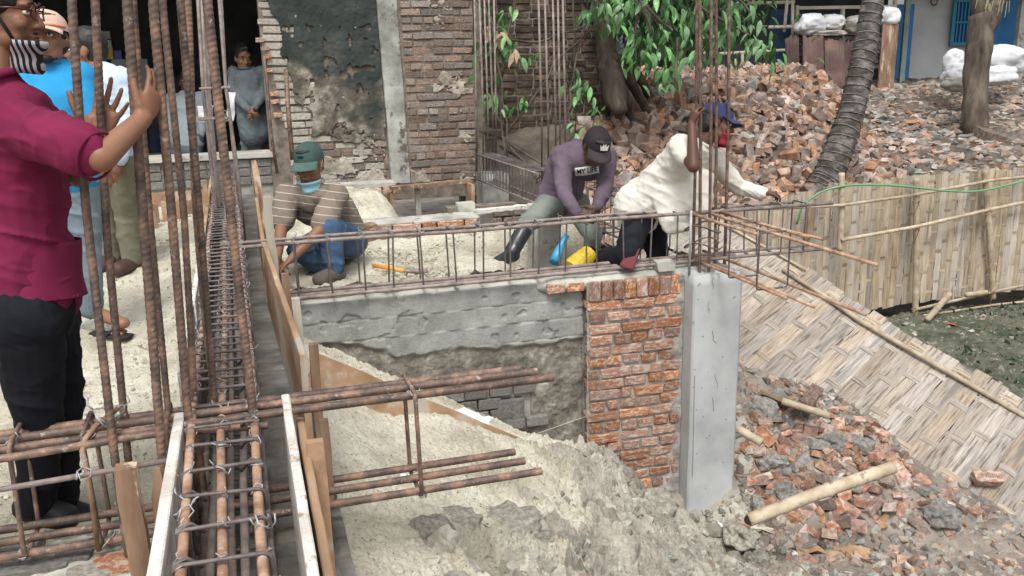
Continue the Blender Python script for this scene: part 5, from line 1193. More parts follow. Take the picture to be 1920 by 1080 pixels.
# tree at the corner of the dark wall: trunk with spreading roots, drooping leafy twigs
tr = thing('tree', D(1165, 215, 11.6), 'leafy tree with drooping branches and gnarled roots between the dark wall and the brick heap', 'tree')
tb = D(1165, 225, 11.6)
def bough(pts, r, n=10, nm='branch', par=tr, mat='bark', wv=.03):
    pts = [np.array(p, float) for p in pts]; sm = []
    for i in range(len(pts)-1):
        for k in range(4): sm.append(pts[i]+(pts[i+1]-pts[i])*k/4)
    sm.append(pts[-1])
    for _ in range(2): sm = [sm[0]]+[(sm[i-1]+sm[i]*2+sm[i+1])/4 for i in range(1, len(sm)-1)]+[sm[-1]]
    sm = [p+V(*[wv*vn(p[0]*3, p[1]*3+i*.4, p[2]*3+q*9) for q in range(3)]) for i, p in enumerate(sm)]
    rr = np.interp(np.linspace(0, 1, len(sm)), np.linspace(0, 1, len(r)), r)*np.array([1+.12*vn(i*.8, 3.3, r[0]*99) for i in range(len(sm))])
    return sm, MB().tube(sm, list(rr), n).build(nm, MT[mat], par, smooth=True)
bough([D(1128, -160, 11.9), D(1132, 0, 11.8), D(1140, 110, 11.7), D(1150, 170, 11.6), D(1160, 215, 11.55)], [.11, .13, .14, .16, .10], 14, 'trunk')
for (a, b, c) in (((1150, 120), (1185, 180), (1220, 215)), ((1145, 130), (1160, 190), (1165, 235)), ((1150, 110), (1195, 160), (1235, 190)), ((1138, 120), (1140, 180), (1135, 215)), ((1155, 150), (1178, 200), (1190, 235))):
    _e = hit(c[0], c[1], HB, 9, 30); bough([D(*a, 11.55), (D(*a, 11.55)+_e)/2+V(0, 0, .12), _e-V(0, 0, .12)], [.10, .07, .05], 8, 'root')
twigs = []
def cluster_branch(pts, r=.012, **k): sm, o = bough(pts, [r*2, r], 6, **k); twigs.append(sm)
BR = [((1125,-60,11.5),(1120,20,11.3),(1118,60,11.2)), ((1130,-30,11.2),(1180,-10,11),(1230,30,10.8),(1245,85,10.8)), ((1180,-40,11),(1235,40,10.8),(1275,70,10.7),(1262,160,10.6)),
      ((1200,-60,10.9),(1270,-20,10.7),(1330,20,10.6),(1400,60,10.6),(1445,92,10.6)), ((1230,-60,11.2),(1190,40,11),(1200,110,10.9)), ((1300,-50,10.8),(1390,0,10.7),(1420,40,10.7)), ((1150,-30,11.6),(1160,30,11.4),(1155,60,11.4)),
      ((1240,-40,11),(1255,60,10.8),(1290,110,10.8)), ((1290,-40,11.0),(1310,10,10.9),(1320,60,10.8)), ((1180,-60,10.6),(1210,20,10.5),(1225,70,10.5))]
for b in BR: cluster_branch([D(*q) for q in b])
nleaf = 0; REST = []
def leafy(px, py, t, n, spread, L0=.16, kind='leaf', dens=0):
    global nleaf
    c = D(px, py, t)
    for _ in range(n):
        p = c + V(random.gauss(0, spread), random.gauss(0, spread*.8), random.gauss(0, spread*.9)); a = random.uniform(0, 6.28)
        dr = V(cos(a)*.6, sin(a)*.6, random.uniform(-1.3, -.25)); L_ = L0*random.choice((.6, .8, .95, 1.1, 1.2))*random.uniform(.9, 1.1)
        REST.append((p, dr, L_, kind, t - (0 if kind == 'leaf' else -.3)))
for (px, py, n, sp) in ((1110,15,16,.12),(1190,10,22,.2),(1215,50,26,.18),(1240,90,30,.17),(1225,120,14,.14),(1262,135,10,.07),(1250,155,8,.06),(1285,60,22,.2),(1270,20,24,.22),(1330,15,20,.18),(1370,40,18,.17),(1400,60,14,.14),(1435,85,12,.10),(1448,98,5,.05),(1310,100,10,.10),(1160,35,12,.14),(1390,15,16,.18),(1200,85,16,.12),(1142,5,8,.12),(1345,75,9,.10)):
    leafy(px, py, 10.7+random.uniform(-.2, .4), int(n*1.25), sp, .175)
REST.sort(key=lambda q: q[4]); random.Random(3).shuffle(REST)
for (p, dr, L_, kd, _) in REST[:296]: put_leaf(tr, p, dr, L_, kd if random.random() < .8 else 'leafdark')
def leaf_mass(name, items, mats, parent):
    Vs = []; Fs = []; Ts = []; Ms = []; n = 0
    for (p, dr, L_, kd) in items:
        v, f = random.choice(LV); d = nrm(dr); u = nrm((random.gauss(0, .35), random.gauss(0, .35)-.5, 1)); x = nrm(np.cross(d, u)); z = np.cross(x, d)
        v = np.array(v)*L_; Vs.append(p + v[:, :1]*x + v[:, 1:2]*d + v[:, 2:]*z); Fs.extend([tuple(i+n for i in t) for t in f]); n += len(v); Ts.extend([random.random()]*len(f)); Ms.extend([kd]*len(f))
    v = np.concatenate(Vs); b = v.mean(0); o = link_mesh(name, mesh_np(name, v-b, Fs, mats, True, Ts, Ms), parent, b); return meta(o, kind='stuff')
items = [(p, dr, L_, 0) for (p, dr, L_, kd, _) in REST[296:]]
for _ in range(1500):   # deeper foliage, shade put in by the darker green; also above the frame
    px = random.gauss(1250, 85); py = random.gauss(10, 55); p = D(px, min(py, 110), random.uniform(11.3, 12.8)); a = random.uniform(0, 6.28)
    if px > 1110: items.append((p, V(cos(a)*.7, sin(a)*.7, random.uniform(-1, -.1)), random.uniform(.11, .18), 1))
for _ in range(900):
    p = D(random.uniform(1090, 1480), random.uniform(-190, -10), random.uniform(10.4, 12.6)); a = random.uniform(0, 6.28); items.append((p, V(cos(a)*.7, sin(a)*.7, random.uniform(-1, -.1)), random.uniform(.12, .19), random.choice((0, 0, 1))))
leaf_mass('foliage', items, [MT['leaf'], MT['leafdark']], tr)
# creeper on the old wall corner
cr = thing('creeper', D(950, 300, 10.9), 'straggly creeper with some withered leaves on the dark wall beside the thin bars', 'plant')
for b in (((905,-60,10.7),(925,70,10.6),(940,150,10.6),(950,300,10.7)), ((900,50,10.8),(930,140,10.7),(935,260,10.8),(945,330,10.8)), ((950,250,11.2),(1000,180,11.1),(1060,100,11.1),(1130,40,11.2)), ((930,80,11.2),(1010,80,11.1),(1090,60,11.2),(1150,10,11.2)),
          ((940,270,11),(985,300,11),(1020,340,11)), ((945,255,10.9),(985,305,10.9),(1000,345,10.9)), ((900,240,10.9),(950,262,10.9),(1050,330,10.9)), ((1080,240,11),(1050,290,11),(1000,340,11)), ((1075,-60,11.3),(1080,100,11.3),(1085,250,11.2)), ((1020,330,10.9),(1070,200,11),(1090,80,11.1)), ((970,-40,11.2),(940,140,10.9),(920,200,10.8)), ((895,0,10.4),(920,30,10.4),(935,60,10.4))):
    bough([D(*q) for q in b], [.018, .010], 6, 'stem', cr, mat='bark', wv=.06)
REST = []
for (px, py, n, sp, kd) in ((935,10,10,.10,'leaf'),(950,35,7,.08,'leaf'),(925,45,8,.10,'leaf'),(935,70,9,.09,'leaf'),(945,90,6,.07,'leaf'),(925,60,6,.06,'leafdry'),(938,75,6,.06,'leafdry'),(962,95,7,.06,'leafdry'),(960,80,5,.05,'leaf'),(985,120,5,.07,'leaf'),(1010,108,4,.05,'leaf'),(970,190,7,.07,'leaf'),(930,190,9,.09,'leaf'),(928,205,6,.07,'leaf'),(920,120,8,.1,'leafdark'),(1095,180,10,.10,'leaf'),(1110,200,8,.10,'leaf'),(1090,150,6,.08,'leaf'),(1080,230,5,.06,'leaf'),(1075,140,4,.06,'leafdark'),(915,90,6,.08,'leafdark'),(1010,15,0,.08,'leaf')):
    leafy(px, py, 10.6 if px < 1000 else 10.95, n, sp, .15, kd)
for (p, dr, L_, kd, _) in REST: put_leaf(cr, p, dr, L_, kd)
# coconut palm stem
pm = thing('palm_tree', D(1530, 352, 12.3), 'leaning grey ringed palm trunk rising from the rubble yard', 'palm')
def ringed(pts, rs, nm, par, mat, step=.022, pitch=.13):
    pts = [np.array(p, float) for p in pts]; seg = np.concatenate([[0], np.cumsum([np.linalg.norm(pts[i+1]-pts[i]) for i in range(len(pts)-1)])]); L = seg[-1]; n = int(L/step)
    tt = np.linspace(0, L, n); P = np.stack([np.interp(tt, seg, [q[k] for q in pts]) for k in range(3)], 1)
    for _ in range(60): P[1:-1] = (P[:-2]+2*P[1:-1]+P[2:])/4
    r = np.interp(tt, seg, rs); nn = 22; v = []; f = []
    for i, p in enumerate(P):
        t = nrm(P[min(i+1, n-1)]-P[max(i-1, 0)]); a = nrm(np.cross(t, (0, 1, 0))); b = np.cross(t, a)
        for k in range(nn):
            an = 2*pi*k/nn; jj = .012*vn(cos(an)*2+5, sin(an)*2, tt[i]*3); q = ((tt[i]+.012*vn(cos(an)*1.5, sin(an)*1.5, int(tt[i]/pitch)*1.7)) % pitch)/pitch
            rr = r[i]*(1+.022*(1-q)**3) + jj; v.append(p+rr*(cos(an)*a+sin(an)*b))
    for i in range(n-1):
        for k in range(nn): k2 = (k+1) % nn; f.append((i*nn+k, i*nn+k2, (i+1)*nn+k2, (i+1)*nn+k))
    mb = MB(); mb.add(v, f); return mb.build(nm, mat, par, smooth=True)
palmm = Mt('palm_bark', [(.3, (.022,.019,.017)), (.48, (.07,.062,.055)), (.68, (.22,.20,.18))], 5, .9, .9, 22, stretch=(1, 1, 1.6), bdist=.02)
ringed([D(1530, 372, 12.25), D(1552, 335, 12.25), D(1592, 230, 12.3), D(1617, 120, 12.35), D(1638, 0, 12.4), D(1650, -150, 12.5)], [.25, .205, .178, .160, .142, .135], 'trunk', pm, palmm)
scar = Mt('leaf_scar', [(.4, (.05,.045,.04)), (.55, (.24,.225,.205))], 7, .9, .5, 30)
_pp3 = [D(1530, 372, 12.25), D(1552, 335, 12.25), D(1592, 230, 12.3), D(1617, 120, 12.35), D(1638, 0, 12.4), D(1650, -150, 12.5)]
for k in range(34):
    t = (k+.5)/34; i = min(int(t*5), 4); tv = t*5-i; c = _pp3[i]+(_pp3[i+1]-_pp3[i])*tv; r_ = float(np.interp(t*5, range(6), [.25, .205, .178, .160, .142, .135])); ax = nrm(_pp3[i+1]-_pp3[i]); a = nrm(np.cross(ax, (0, 1, 0))); b = np.cross(ax, a); tx, ty = random.uniform(-.13, .13), random.uniform(-.1, .1)
    if i in (0,) and tv < .5: continue
    MB().tube([c + (r_+.010)*(cos(q)*a+sin(q)*b) + ax*r_*(tx*cos(q)+ty*sin(q)) for q in np.linspace(0, 2*pi, 25)[:-1]], .006, 5, closed=True).build('leaf_scar', scar, pm, smooth=True)
# bare tree on the right
bt = thing('tree', D(1826, 250, 14.4), 'dark bare forked tree trunk in front of the pale house wall', 'tree')
bough([D(1824, 258, 14.4), D(1828, 180, 14.4), D(1832, 120, 14.4), D(1838, 70, 14.4), D(1842, 30, 14.4)], [.23, .19, .185, .21, .2], 14, 'trunk', bt, wv=.03)
bough([D(1842, 60, 14.4), D(1862, 20, 14.4), D(1885, -20, 14.5), D(1900, -70, 14.6)], [.16, .13, .11, .1], 10, 'branch', bt)
bough([D(1840, 60, 14.4), D(1838, 0, 14.4), D(1835, -80, 14.4)], [.16, .13, .12], 10, 'branch', bt)
mb = MB()
for k in range(13):
    a = D(random.uniform(1832, 1900), random.uniform(-12, 8), 14.2); mb.tube([a, a+V(random.uniform(-.06, .06), 0, -random.uniform(.1, .32))], [.006, .003], 4)
mb.build('hanging_shoots', Mt('pale_shoot', [(.3, (.3,.33,.18)), (.7, (.45,.45,.28))], 4, .7, 0), bt)
# ------------------------------------------------------------------ houses behind the yard
def hbox(l0, l1, s, z0, z1, d_, name, mat, par, j=0.0):
    c = LS((l0+l1)/2, s, (z0+z1)/2); return MB().box(c, (l1-l0, d_, z1-z0), ((cos(YAW), -sin(YAW), 0), (sin(YAW), cos(YAW), 0), (0, 0, 1)), j=j).build(name, mat, par)
def PL(px, py, s):  # pixel on the plane at forward distance s -> lateral, z
    d = ray(px, py); sv = d[0]*sin(YAW)+d[1]*cos(YAW); t = s/sv; p = CAM+d*t; return p[0]*cos(YAW)-p[1]*sin(YAW), p[2]
SH = 19.6
hs_ = thing('house', LS(9, SH, .7), 'pale plastered house with bright blue doors and a barred blue window', 'house')
HWm = Mt('faded_house_plaster', [(.3, (.30,.32,.33)), (.5, (.42,.44,.44)), (.7, (.50,.52,.51))], .9, .9, .4, 20, bdist=.01, spots=((.30,.29,.26), .32, 1.6))
BLm = Mt('bright_blue_paint', [(.3, (.015,.14,.36)), (.7, (.03,.22,.48))], 3, .5, .2, 30, spec=.4)
BLd = Mt('dark_blue_paint', [(.3, (.008,.03,.07)), (.7, (.015,.06,.13))], 3, .5, .2, 30, spec=.4)
l1, zt = PL(1705, 0, SH); hbox(l1, 14.5, SH+.15, .3, 4.2, .2, 'wall', HWm, hs_)
hbox(3.0, PL(1675, 0, SH)[0], SH+.35, .3, 4.2, .2, 'wall', DK, hs_)
a, _ = PL(1677, 10, SH); b, _ = PL(1716, 10, SH); hbox(a, b, SH+.05, .6, PL(1690, 8, SH)[1], .06, 'door', BLm, hs_)
a, _ = PL(1697, 10, SH-.4); b, _ = PL(1706, 10, SH-.4); hbox(a, b, SH-.4, .6, 4.0, .1, 'post', Mt('greyblue_post', [(.3, (.16,.22,.22)), (.7, (.26,.33,.32))], 5, .7, .3), hs_)
a, z1 = PL(1790, 3, SH); b, z0 = PL(1834, 80, SH); wn = hbox(a, b, SH+.0, z0, z1, .05, 'window', BLd, hs_)
for f0, f1, g0, g1 in ((a-.05, a+.02, z0, z1), (b-.02, b+.05, z0, z1), (a-.05, b+.05, z0-.05, z0+.02), (a-.05, b+.05, z1-.02, z1+.05), (a, b, (z0+z1)/2-.02, (z0+z1)/2+.02)): hbox(f0, f1, SH-.06, g0, g1, .05, 'frame', Mt('teal_frame', [(.3, (.02,.15,.22)), (.7, (.04,.22,.30))], 3, .6, .1), wn)
for k in range(1, 8): q = a+(b-a)*k/8; hbox(q-.011, q+.011, SH-.05, z0, z1, .03, 'bar', MT_BAR if 'MT_BAR' in globals() else BLm, wn)
a, z1 = PL(1848, 3, SH); b, z0 = PL(1903, 120, SH); hbox(a, b+.0, SH+.0, .6, z1+.1, .06, 'door', BLm, hs_); hbox(b, b+.08, SH-.03, .6, 4.1, .1, 'door_frame', BLd, hs_)
a, _ = PL(1903, 10, SH-.5); b, _ = PL(1916, 10, SH-.5); hbox(a+.1, b+.14, SH-.5, .6, 4.1, .14, 'post', MT['concretepale'], hs_)
p = PL(1750, 3, SH); MB().tube([LS(p[0]+.07*cos(t), SH-.04, p[1]+.07*sin(t)) for t in np.linspace(0, 6, 12)], .018, 6).build('hook', MT['rust'], hs_)
hbox(3.0, 14.5, SH-.9, 3.1, 3.2, 1.9, 'roof', MT['rustgrey'], hs_)
# shed frame of white-grey bamboo, dark blue panels behind
sd_ = thing('shed', LS(6, 18.6, .9), 'open shed with a pale pole frame and dark blue panels behind the leaves', 'shed')
for (x0, x1, y0, y1, c) in ((1440, 1490, 18, 128, BLd), (1400, 1440, 10, 120, DK), (1320, 1400, 0, 125, DK), (1200, 1320, -40, 130, DK)):
    a, z1 = PL(x0, y0, 18.9); b, z0 = PL(x1, y1, 18.9); hbox(a, b, 18.9, z0-.3, z1, .05, 'panel', c, sd_)
for (x0, y0, x1, y1) in ((1402,6,1490,4),(1402,52,1490,50),(1330,102,1480,94),(1322,56,1345,54),(1486,0,1486,70),(1476,0,1470,60),(1320,60,1320,130),(1380,110,1380,135),(1392,100,1392,135),(1340,-20,1340,100)):
    a, za = PL(x0, y0, 18.5); b, zb = PL(x1, y1, 18.5); MB().tube([LS(a, 18.5, za), LS(b, 18.5, zb)], .035, 6).build('pole', Mt('pale_pole', [(.3, (.3,.28,.22)), (.7, (.45,.42,.34))], 5, .8, .3) if not globals().get('_pp') else _pp, sd_, smooth=True)
    _pp = bpy.data.materials['pale_pole']
# corrugated rusty sheets leaning in a row
cg = Mt('rusty_sheet', [(.3, (.055,.035,.032)), (.5, (.10,.062,.056)), (.7, (.16,.105,.09))], 2, .8, .4, 30, rnd=.2)
for (px0, px1, y0, y1, lab) in ((1473, 1494, 70, 122, 'leftmost narrow rusty sheet of the leaning row'), (1506, 1539, 68, 140, 'rusty sheet second from the left, with a pale gap beside it'), (1547, 1577, 74, 146, 'tall rusty sheet in the middle of the row, with a white scratch'), (1578, 1604, 78, 146, 'rusty sheet next to the palm trunk')):
    a, z1 = PL(px0, y0, 18.2); b, z0 = PL(px1, y1, 18.2); n = 20; g = np.zeros((n, 6, 3))
    for i in range(n):
        for j in range(6): g[i, j] = LS(a+(b-a)*i/(n-1), 18.2-.25*(1-j/5)+.018*sin(i*1.9), z0-.35+(z1-z0+.35)*j/5-.04*(j == 5)*vn(i*.5, px0))
    grid_mesh(g, 'corrugated_sheet', cg, None, thick=(.0, .02, 0), label=lab, cat='metal sheet', group='rusty metal sheets leaning by the shed')
a, z1 = PL(1655, 45, 18.2); b, z0 = PL(1676, 145, 18.2); hbox(a, b, 18.2, z0-.4, z1, .05, 'wooden_panel', MT['woodbrown'], None); meta(bpy.data.objects[-1] if False else [o for o in bpy.data.objects if o.name.startswith('wooden_panel')][0], 'orange-brown wooden panel leaning beside the blue door, right of the palm', 'panel')
# stacked dark lumber behind and shelf with sacks
rk = thing('storage_rack', LS(7.5, 18.7, 1), 'pale timber rack carrying filled sacks above the rusty sheets', 'rack')
for (x0, y0, x1, y1) in ((1494, 15, 1680, 12), (1496, 62, 1640, 62), (1494, 10, 1494, 140), (1580, 15, 1580, 140), (1678, 0, 1678, 60), (1610, 75, 1660, 73)):
    a, za = PL(x0, y0, 18.6); b, zb = PL(x1, y1, 18.6); MB().bar(LS(a, 18.6, za), LS(b, 18.6, zb), .06, .06, (0, 1, .01)).build('beam', _pp, rk)
for k in range(7): 
    a, za = PL(1500, 72+k*9, 18.75); b, _ = PL(1645, 72, 18.75); hbox(a, b, 18.75, za-.05, za+.02, .3, 'plank', MT['brickgrime'], rk, j=.02)
def sack(px, py, s, size, label, mat, rz=0, group=None, dz=0):
    l, z = PL(px, py, s); bm = bmesh.new(); bmesh.ops.create_icosphere(bm, subdivisions=4, radius=.5); sd2 = Vector((px*.37, py*.91, 0))
    for v in bm.verts:
        c = v.co.copy(); n = noise.noise(c*3+sd2); r_ = abs(noise.noise(c*5+sd2*1.3)); v.co = Vector((math.copysign(abs(c.x*2)**.75/2, c.x)*size[0], math.copysign(abs(c.y*2)**.8/2, c.y)*size[1], (math.copysign(abs(c.z*2)**.8/2, c.z))*size[2]))*(1+.22*n-.20*r_-.10*abs(noise.noise(c*11+sd2)))
        if v.co.x > size[0]*.38: v.co.z *= .75
    me = bpy.data.meshes.new('sack'); bm.to_mesh(me); bm.free(); me.materials.append(mat); me.polygons.foreach_set('use_smooth', [True]*len(me.polygons))
    o = link_mesh('sack', me, None, LS(l, s, z+dz)); o.rotation_euler = (0, random.uniform(-.15, .15), -YAW+rz); return meta(o, label, 'sack', group)
SKW = Mt('white_woven_sack', [(.3, (.50,.51,.53)), (.7, (.74,.75,.76))], 2.5, .7, .5, 25, bdist=.02, spots=((.4,.38,.34), .33, 3)); SKD = Mt('dusty_sack', [(.3, (.24,.22,.20)), (.7, (.46,.43,.39))], 2.5, .8, .5, 25, bdist=.02)
sack(1520, 45, 18.4, (.62, .45, .42), 'big whitish sack at the left end of the storage rack', SKW, .2)
sack(1560, 42, 18.5, (.55, .4, .32), 'whitish sack in the middle of the storage rack', SKW, -.1)
sack(1607, 45, 18.5, (.55, .4, .34), 'dusty brown sack on the rack just left of the palm', SKD, .1)
sack(1666, 30, 18.3, (.42, .4, .40), 'pale sack on the rack just right of the palm', SKW, .1)
sack(1548, 62, 18.45, (.9, .4, .12), 'flat brown sack under the middle ones on the rack', SKD, 0)
sack(1880, 112, 17.0, (.95, .7, .50), 'big white sack lying highest, right of the bare tree', SKW, .15)
sack(1868, 142, 16.4, (.75, .55, .36), 'lower white sack leaning against the bare tree, right side', SKW, -.1)
sack(1790, 118, 16.6, (.45, .4, .45), 'small peaked white sack left of the bare tree', SKW, .5)
sack(1800, 142, 16.2, (.62, .5, .42), 'rounded white sack at the left foot of the bare tree', SKW, .1)
sack(1795, 158, 15.9, (.5, .4, .25), 'low greyish sack in front of the rounded one', SKD, .1)
# ------------------------------------------------------------------ people
def cloth(name, c, var=.18, sc=3, bump=.35, rough=.9, stripes=None, bs=160):
    a = tuple(x*(1-var) for x in c); b = tuple(min(1, x*(1+var)) for x in c)
    m = Mt(name, [(.3, a), (.5, c), (.7, b)], sc, rough, bump, bs, bdist=.002, spec=.2)
    if stripes:
        col, per, wd, ax = stripes; nt = m.node_tree; N = nt.nodes; L = nt.links; bsn = N['Principled BSDF']; src = bsn.inputs['Base Color'].links[0].from_socket
        tc = N.new('ShaderNodeAttribute'); tc.attribute_name = 'band'
        d = N.new('ShaderNodeMath'); d.operation = 'MULTIPLY'; d.inputs[1].default_value = 1/per; L.new(tc.outputs['Fac'], d.inputs[0])
        fr = N.new('ShaderNodeMath'); fr.operation = 'FRACT'; L.new(d.outputs[0], fr.inputs[0])
        lt = N.new('ShaderNodeMath'); lt.operation = 'LESS_THAN'; lt.inputs[1].default_value = wd; L.new(fr.outputs[0], lt.inputs[0])
        mx = N.new('ShaderNodeMix'); mx.data_type = 'RGBA'; L.new(lt.outputs[0], mx.inputs[0]); L.new(src, mx.inputs[6]); mx.inputs[7].default_value = (*col, 1); L.new(mx.outputs[2], bsn.inputs['Base Color'])
    return m
def skinmat(name, c):
    m = Mt(name, [(.3, tuple(x*.82 for x in c)), (.55, c), (.75, tuple(x*1.15 for x in c))], 7, .5, .15, 140, bdist=.001, spec=.35)
    b = m.node_tree.nodes['Principled BSDF']; b.inputs['Subsurface Weight'].default_value = .06; b.inputs['Subsurface Radius'].default_value = (.01, .004, .002); return m
SK = {'mid': skinmat('brown_skin', (.235, .115, .068)), 'dark': skinmat('dark_brown_skin', (.105, .05, .034)), 'light': skinmat('light_brown_skin', (.30, .16, .10))}
HAIR = Mt('black_hair', [(.3, (.006,.005,.005)), (.7, (.022,.019,.018))], 30, .5, .6, 90, bdist=.004, spec=.4)
EYEW = Mt('eye_white', [(.3, (.55,.52,.5)), (.7, (.62,.6,.58))], 5, .25, 0, spec=.5); EYED = Mt('dark_iris', [(.3, (.01,.007,.005)), (.7, (.02,.012,.01))], 5, .2, 0, spec=.5)
LIP = Mt('lip', [(.3, (.15,.055,.045)), (.7, (.2,.08,.065))], 9, .45, .1)
def fuse(mb, name, mat, parent, vox=.008, sm=3, wr=0.0, wsc=(5, 5, 5), seed=0, amp2=0.0, base=None, label=None, band=None, folds=None):
    """union of overlapping limbs as one skin; optional cloth folds pushed along the normals"""
    v = np.array(mb.v); base = np.array(base if base is not None else v.mean(0))
    tmp = bpy.data.objects.new('tmp', mesh_np('tmp', v-base, mb.f, [])); COL.objects.link(tmp)
    r = tmp.modifiers.new('r', 'REMESH'); r.mode = 'VOXEL'; r.voxel_size = vox; r.use_smooth_shade = True
    if sm: s = tmp.modifiers.new('s', 'SMOOTH'); s.iterations = sm; s.factor = .5
    dg = bpy.context.evaluated_depsgraph_get(); me = bpy.data.meshes.new_from_object(tmp.evaluated_get(dg)); bpy.data.objects.remove(tmp)
    me.name = name; n = len(me.vertices); co = np.empty(n*3); me.vertices.foreach_get('co', co); co = co.reshape(-1, 3)
    if wr or folds:
        no = np.empty(n*3); me.vertices.foreach_get('normal', no) if hasattr(me, 'vertex_normals') is False else me.vertex_normals.foreach_get('vector', no); no = no.reshape(-1, 3)
        w = co + seed*3.7; d = np.zeros(n)
        q = 1.3*fbm(w[:, 0], w[:, 1], w[:, 2], 3.0, 2)
        def crease(sx, sy, sz, sc, z0):
            a = 1-np.abs(vn(w[:, 0]*sx+w[:, 2]*.35+q*.05, w[:, 1]*sy, w[:, 2]*sz+z0+w[:, 0]*.4+q*.05, sc)); return a**3
        d += wr*(1.5*crease(1.0, 1.0, 1.9, 5.0, 0)+1.1*crease(1.7, 1.7, .8, 6.5, 4)+.7*crease(1.2, 1.2, 1.6, 13, 9) - 1.1) + wr*.6*fbm(w[:, 0], w[:, 1], w[:, 2], 4, 2)
        if folds:
            for (c, dirv, lam, am, rad_) in folds:
                rel = co+base-np.array(c); fall = np.exp(-(np.linalg.norm(rel, axis=1)/rad_)**2); d += am*fall*((1-np.abs(vn((rel@nrm(dirv))/lam*.9+q*.6, w[:, 0]*3+q*.3, w[:, 2]*2.0, 1.0)))**4*1.6-.5)
        co = co + no*d[:, None]
        me.vertices.foreach_set('co', co.reshape(-1)); me.update()
    me.materials.clear(); me.materials.append(mat); me.polygons.foreach_set('use_smooth', [True]*len(me.polygons)); me.polygons.foreach_set('material_index', [0]*len(me.polygons))
    if band is not None: a = me.attributes.new('band', 'FLOAT', 'POINT'); a.data.foreach_set('value', ((co+base)@nrm(band)+20).astype(float))
    o = link_mesh(name, me, parent, base); return meta(o, label)
class Head:
    def __init__(s, c, face, upv, k=1.0):
        s.c = np.array(c, float); s.F = nrm(face); u = np.array(upv, float); s.U = nrm(u - s.F*np.dot(u, s.F)); s.R = np.cross(s.F, s.U); s.k = k; s.ax = (s.R, s.F, s.U)
    def p(s, x, y, z): return s.c + s.k*(x*s.R + y*s.F + z*s.U)
    def skin(s, mb):
        k = s.k; E = lambda c, r, nu=16, nv=11: mb.ell(s.p(*c), [q*k for q in r], s.ax, nu, nv)
        E((0, -.012, .035), (.076, .096, .086), 22, 15); E((0, .022, -.030), (.064, .070, .085), 20, 13); E((0, .052, -.088), (.034, .034, .026)); E((-.03, .025, -.07), (.034, .045, .035)); E((.03, .025, -.07), (.034, .045, .035))
        mb.limb(s.p(0, .088, .012), s.p(0, .110, -.030), .0095*k, .0125*k, s.R, .8, n=10); E((-.012, .100, -.034), (.009, .011, .008), 8, 6); E((.012, .100, -.034), (.009, .011, .008), 8, 6)
        E((-.030, .078, .026), (.028, .013, .009)); E((.030, .078, .026), (.028, .013, .009)); E((-.040, .062, -.026), (.022, .024, .022)); E((.040, .062, -.026), (.022, .024, .022))
        E((0, .088, -.061), (.024, .012, .0065), 12, 8); E((0, .086, -.073), (.020, .012, .0075), 12, 8)
        for q in (-1, 1): E((q*.077, -.008, -.008), (.009, .020, .032), 10, 8)
    def eyes(s, par, lids=True):
        k = s.k
        for q in (-1, 1):
            w = MB().ell(s.p(q*.031, .078, .004), (.0135*k, .012*k, .0075*k), s.ax, 12, 8).build('eye', EYEW, par, smooth=True); MB().ell(s.p(q*.031, .0885, .004), (.0058*k, .003*k, .006*k), s.ax, 10, 6).build('iris', EYED, w, smooth=True)
            MB().tube([s.p(q*.014, .096, .026), s.p(q*.032, .095, .033), s.p(q*.050, .080, .027)], [.003*k, .0045*k, .002*k], 6).build('eyebrow', HAIR, par, smooth=True)
            MB().tube([s.p(q*.018, .0885, .007), s.p(q*.031, .0915, .0125), s.p(q*.045, .082, .006)], [.0015*k, .0024*k, .0015*k], 6).build('eyelid', HAIR, par, smooth=True)
        MB().ell(s.p(0, .0985, -.0625), (.021*k, .004*k, .004*k), s.ax, 12, 6).ell(s.p(0, .0965, -.0715), (.017*k, .0045*k, .005*k), s.ax, 12, 6).build('lips', LIP, par, smooth=True)
    def hair(s, par, full=1.0, vox=.006, seed=1, back=0.0):
        mb = MB(); k = s.k; mb.ell(s.p(0, -.020, .050), (.083*k, .098*k, .088*k*full), s.ax, 20, 12); mb.ell(s.p(0, -.055, .0), (.076*k, .062*k, .080*k), s.ax, 18, 10); 
        for q in (-1, 1): mb.ell(s.p(q*.067, .004, .024), (.012*k, .020*k, .030*k), s.ax, 10, 8)
        mb.ell(s.p(0, .045, .098), (.055*k, .038*k, .026*k*full), s.ax, 14, 8)
        return fuse(mb, 'hair', HAIR, par, vox, 1, wr=.005*k, seed=seed)
    def beard(s, par, mat=None):
        mb = MB(); k = s.k; mb.ell(s.p(0, .058, -.096), (.034*k, .032*k, .022*k), s.ax); mb.ell(s.p(0, .094, -.052), (.024*k, .008*k, .004*k), s.ax, 10, 6)
        for q in (-1, 1): mb.limb(s.p(q*.056, .02, -.045), s.p(q*.038, .045, -.088), .006*k, .012*k)
        return fuse(mb, 'beard', mat or HAIR, par, .005, 1)
    def cap(s, par, mat, brim=None, tilt=0.0, emblem=None):
        k = s.k; v = []; f = []; n = 28; m_ = 9; c0 = (0, -.014, .036)
        for i in range(m_+1):
            th = pi/2*i/m_*.985; rr = cos(th)**.75; zz = sin(th)**1.05
            for j in range(n):
                a = 2*pi*j/n; seam = 1-.012*(abs(((a*6/(2*pi)) % 1)-.5) > .44)
                fx = .087*rr*cos(a)*seam; fy = (.106+(.004 if sin(a) > 0 else 0))*rr*sin(a)*seam; fz = .098*zz*(1+.06*(sin(a) > .3)*rr)*seam + .003*vn(a*2, i*.7, k)
                v.append(s.p(c0[0]+fx, c0[1]+fy, c0[2]+fz-.004+.0*i))
        for i in range(m_):
            for j in range(n): j2 = (j+1) % n; f.append((i*n+j, i*n+j2, (i+1)*n+j2, (i+1)*n+j))
        f.append(tuple(m_*n+j for j in range(n)))
        mb = MB(); mb.add(v, f)
        cp = mb.build('cap', mat, par, smooth=True)
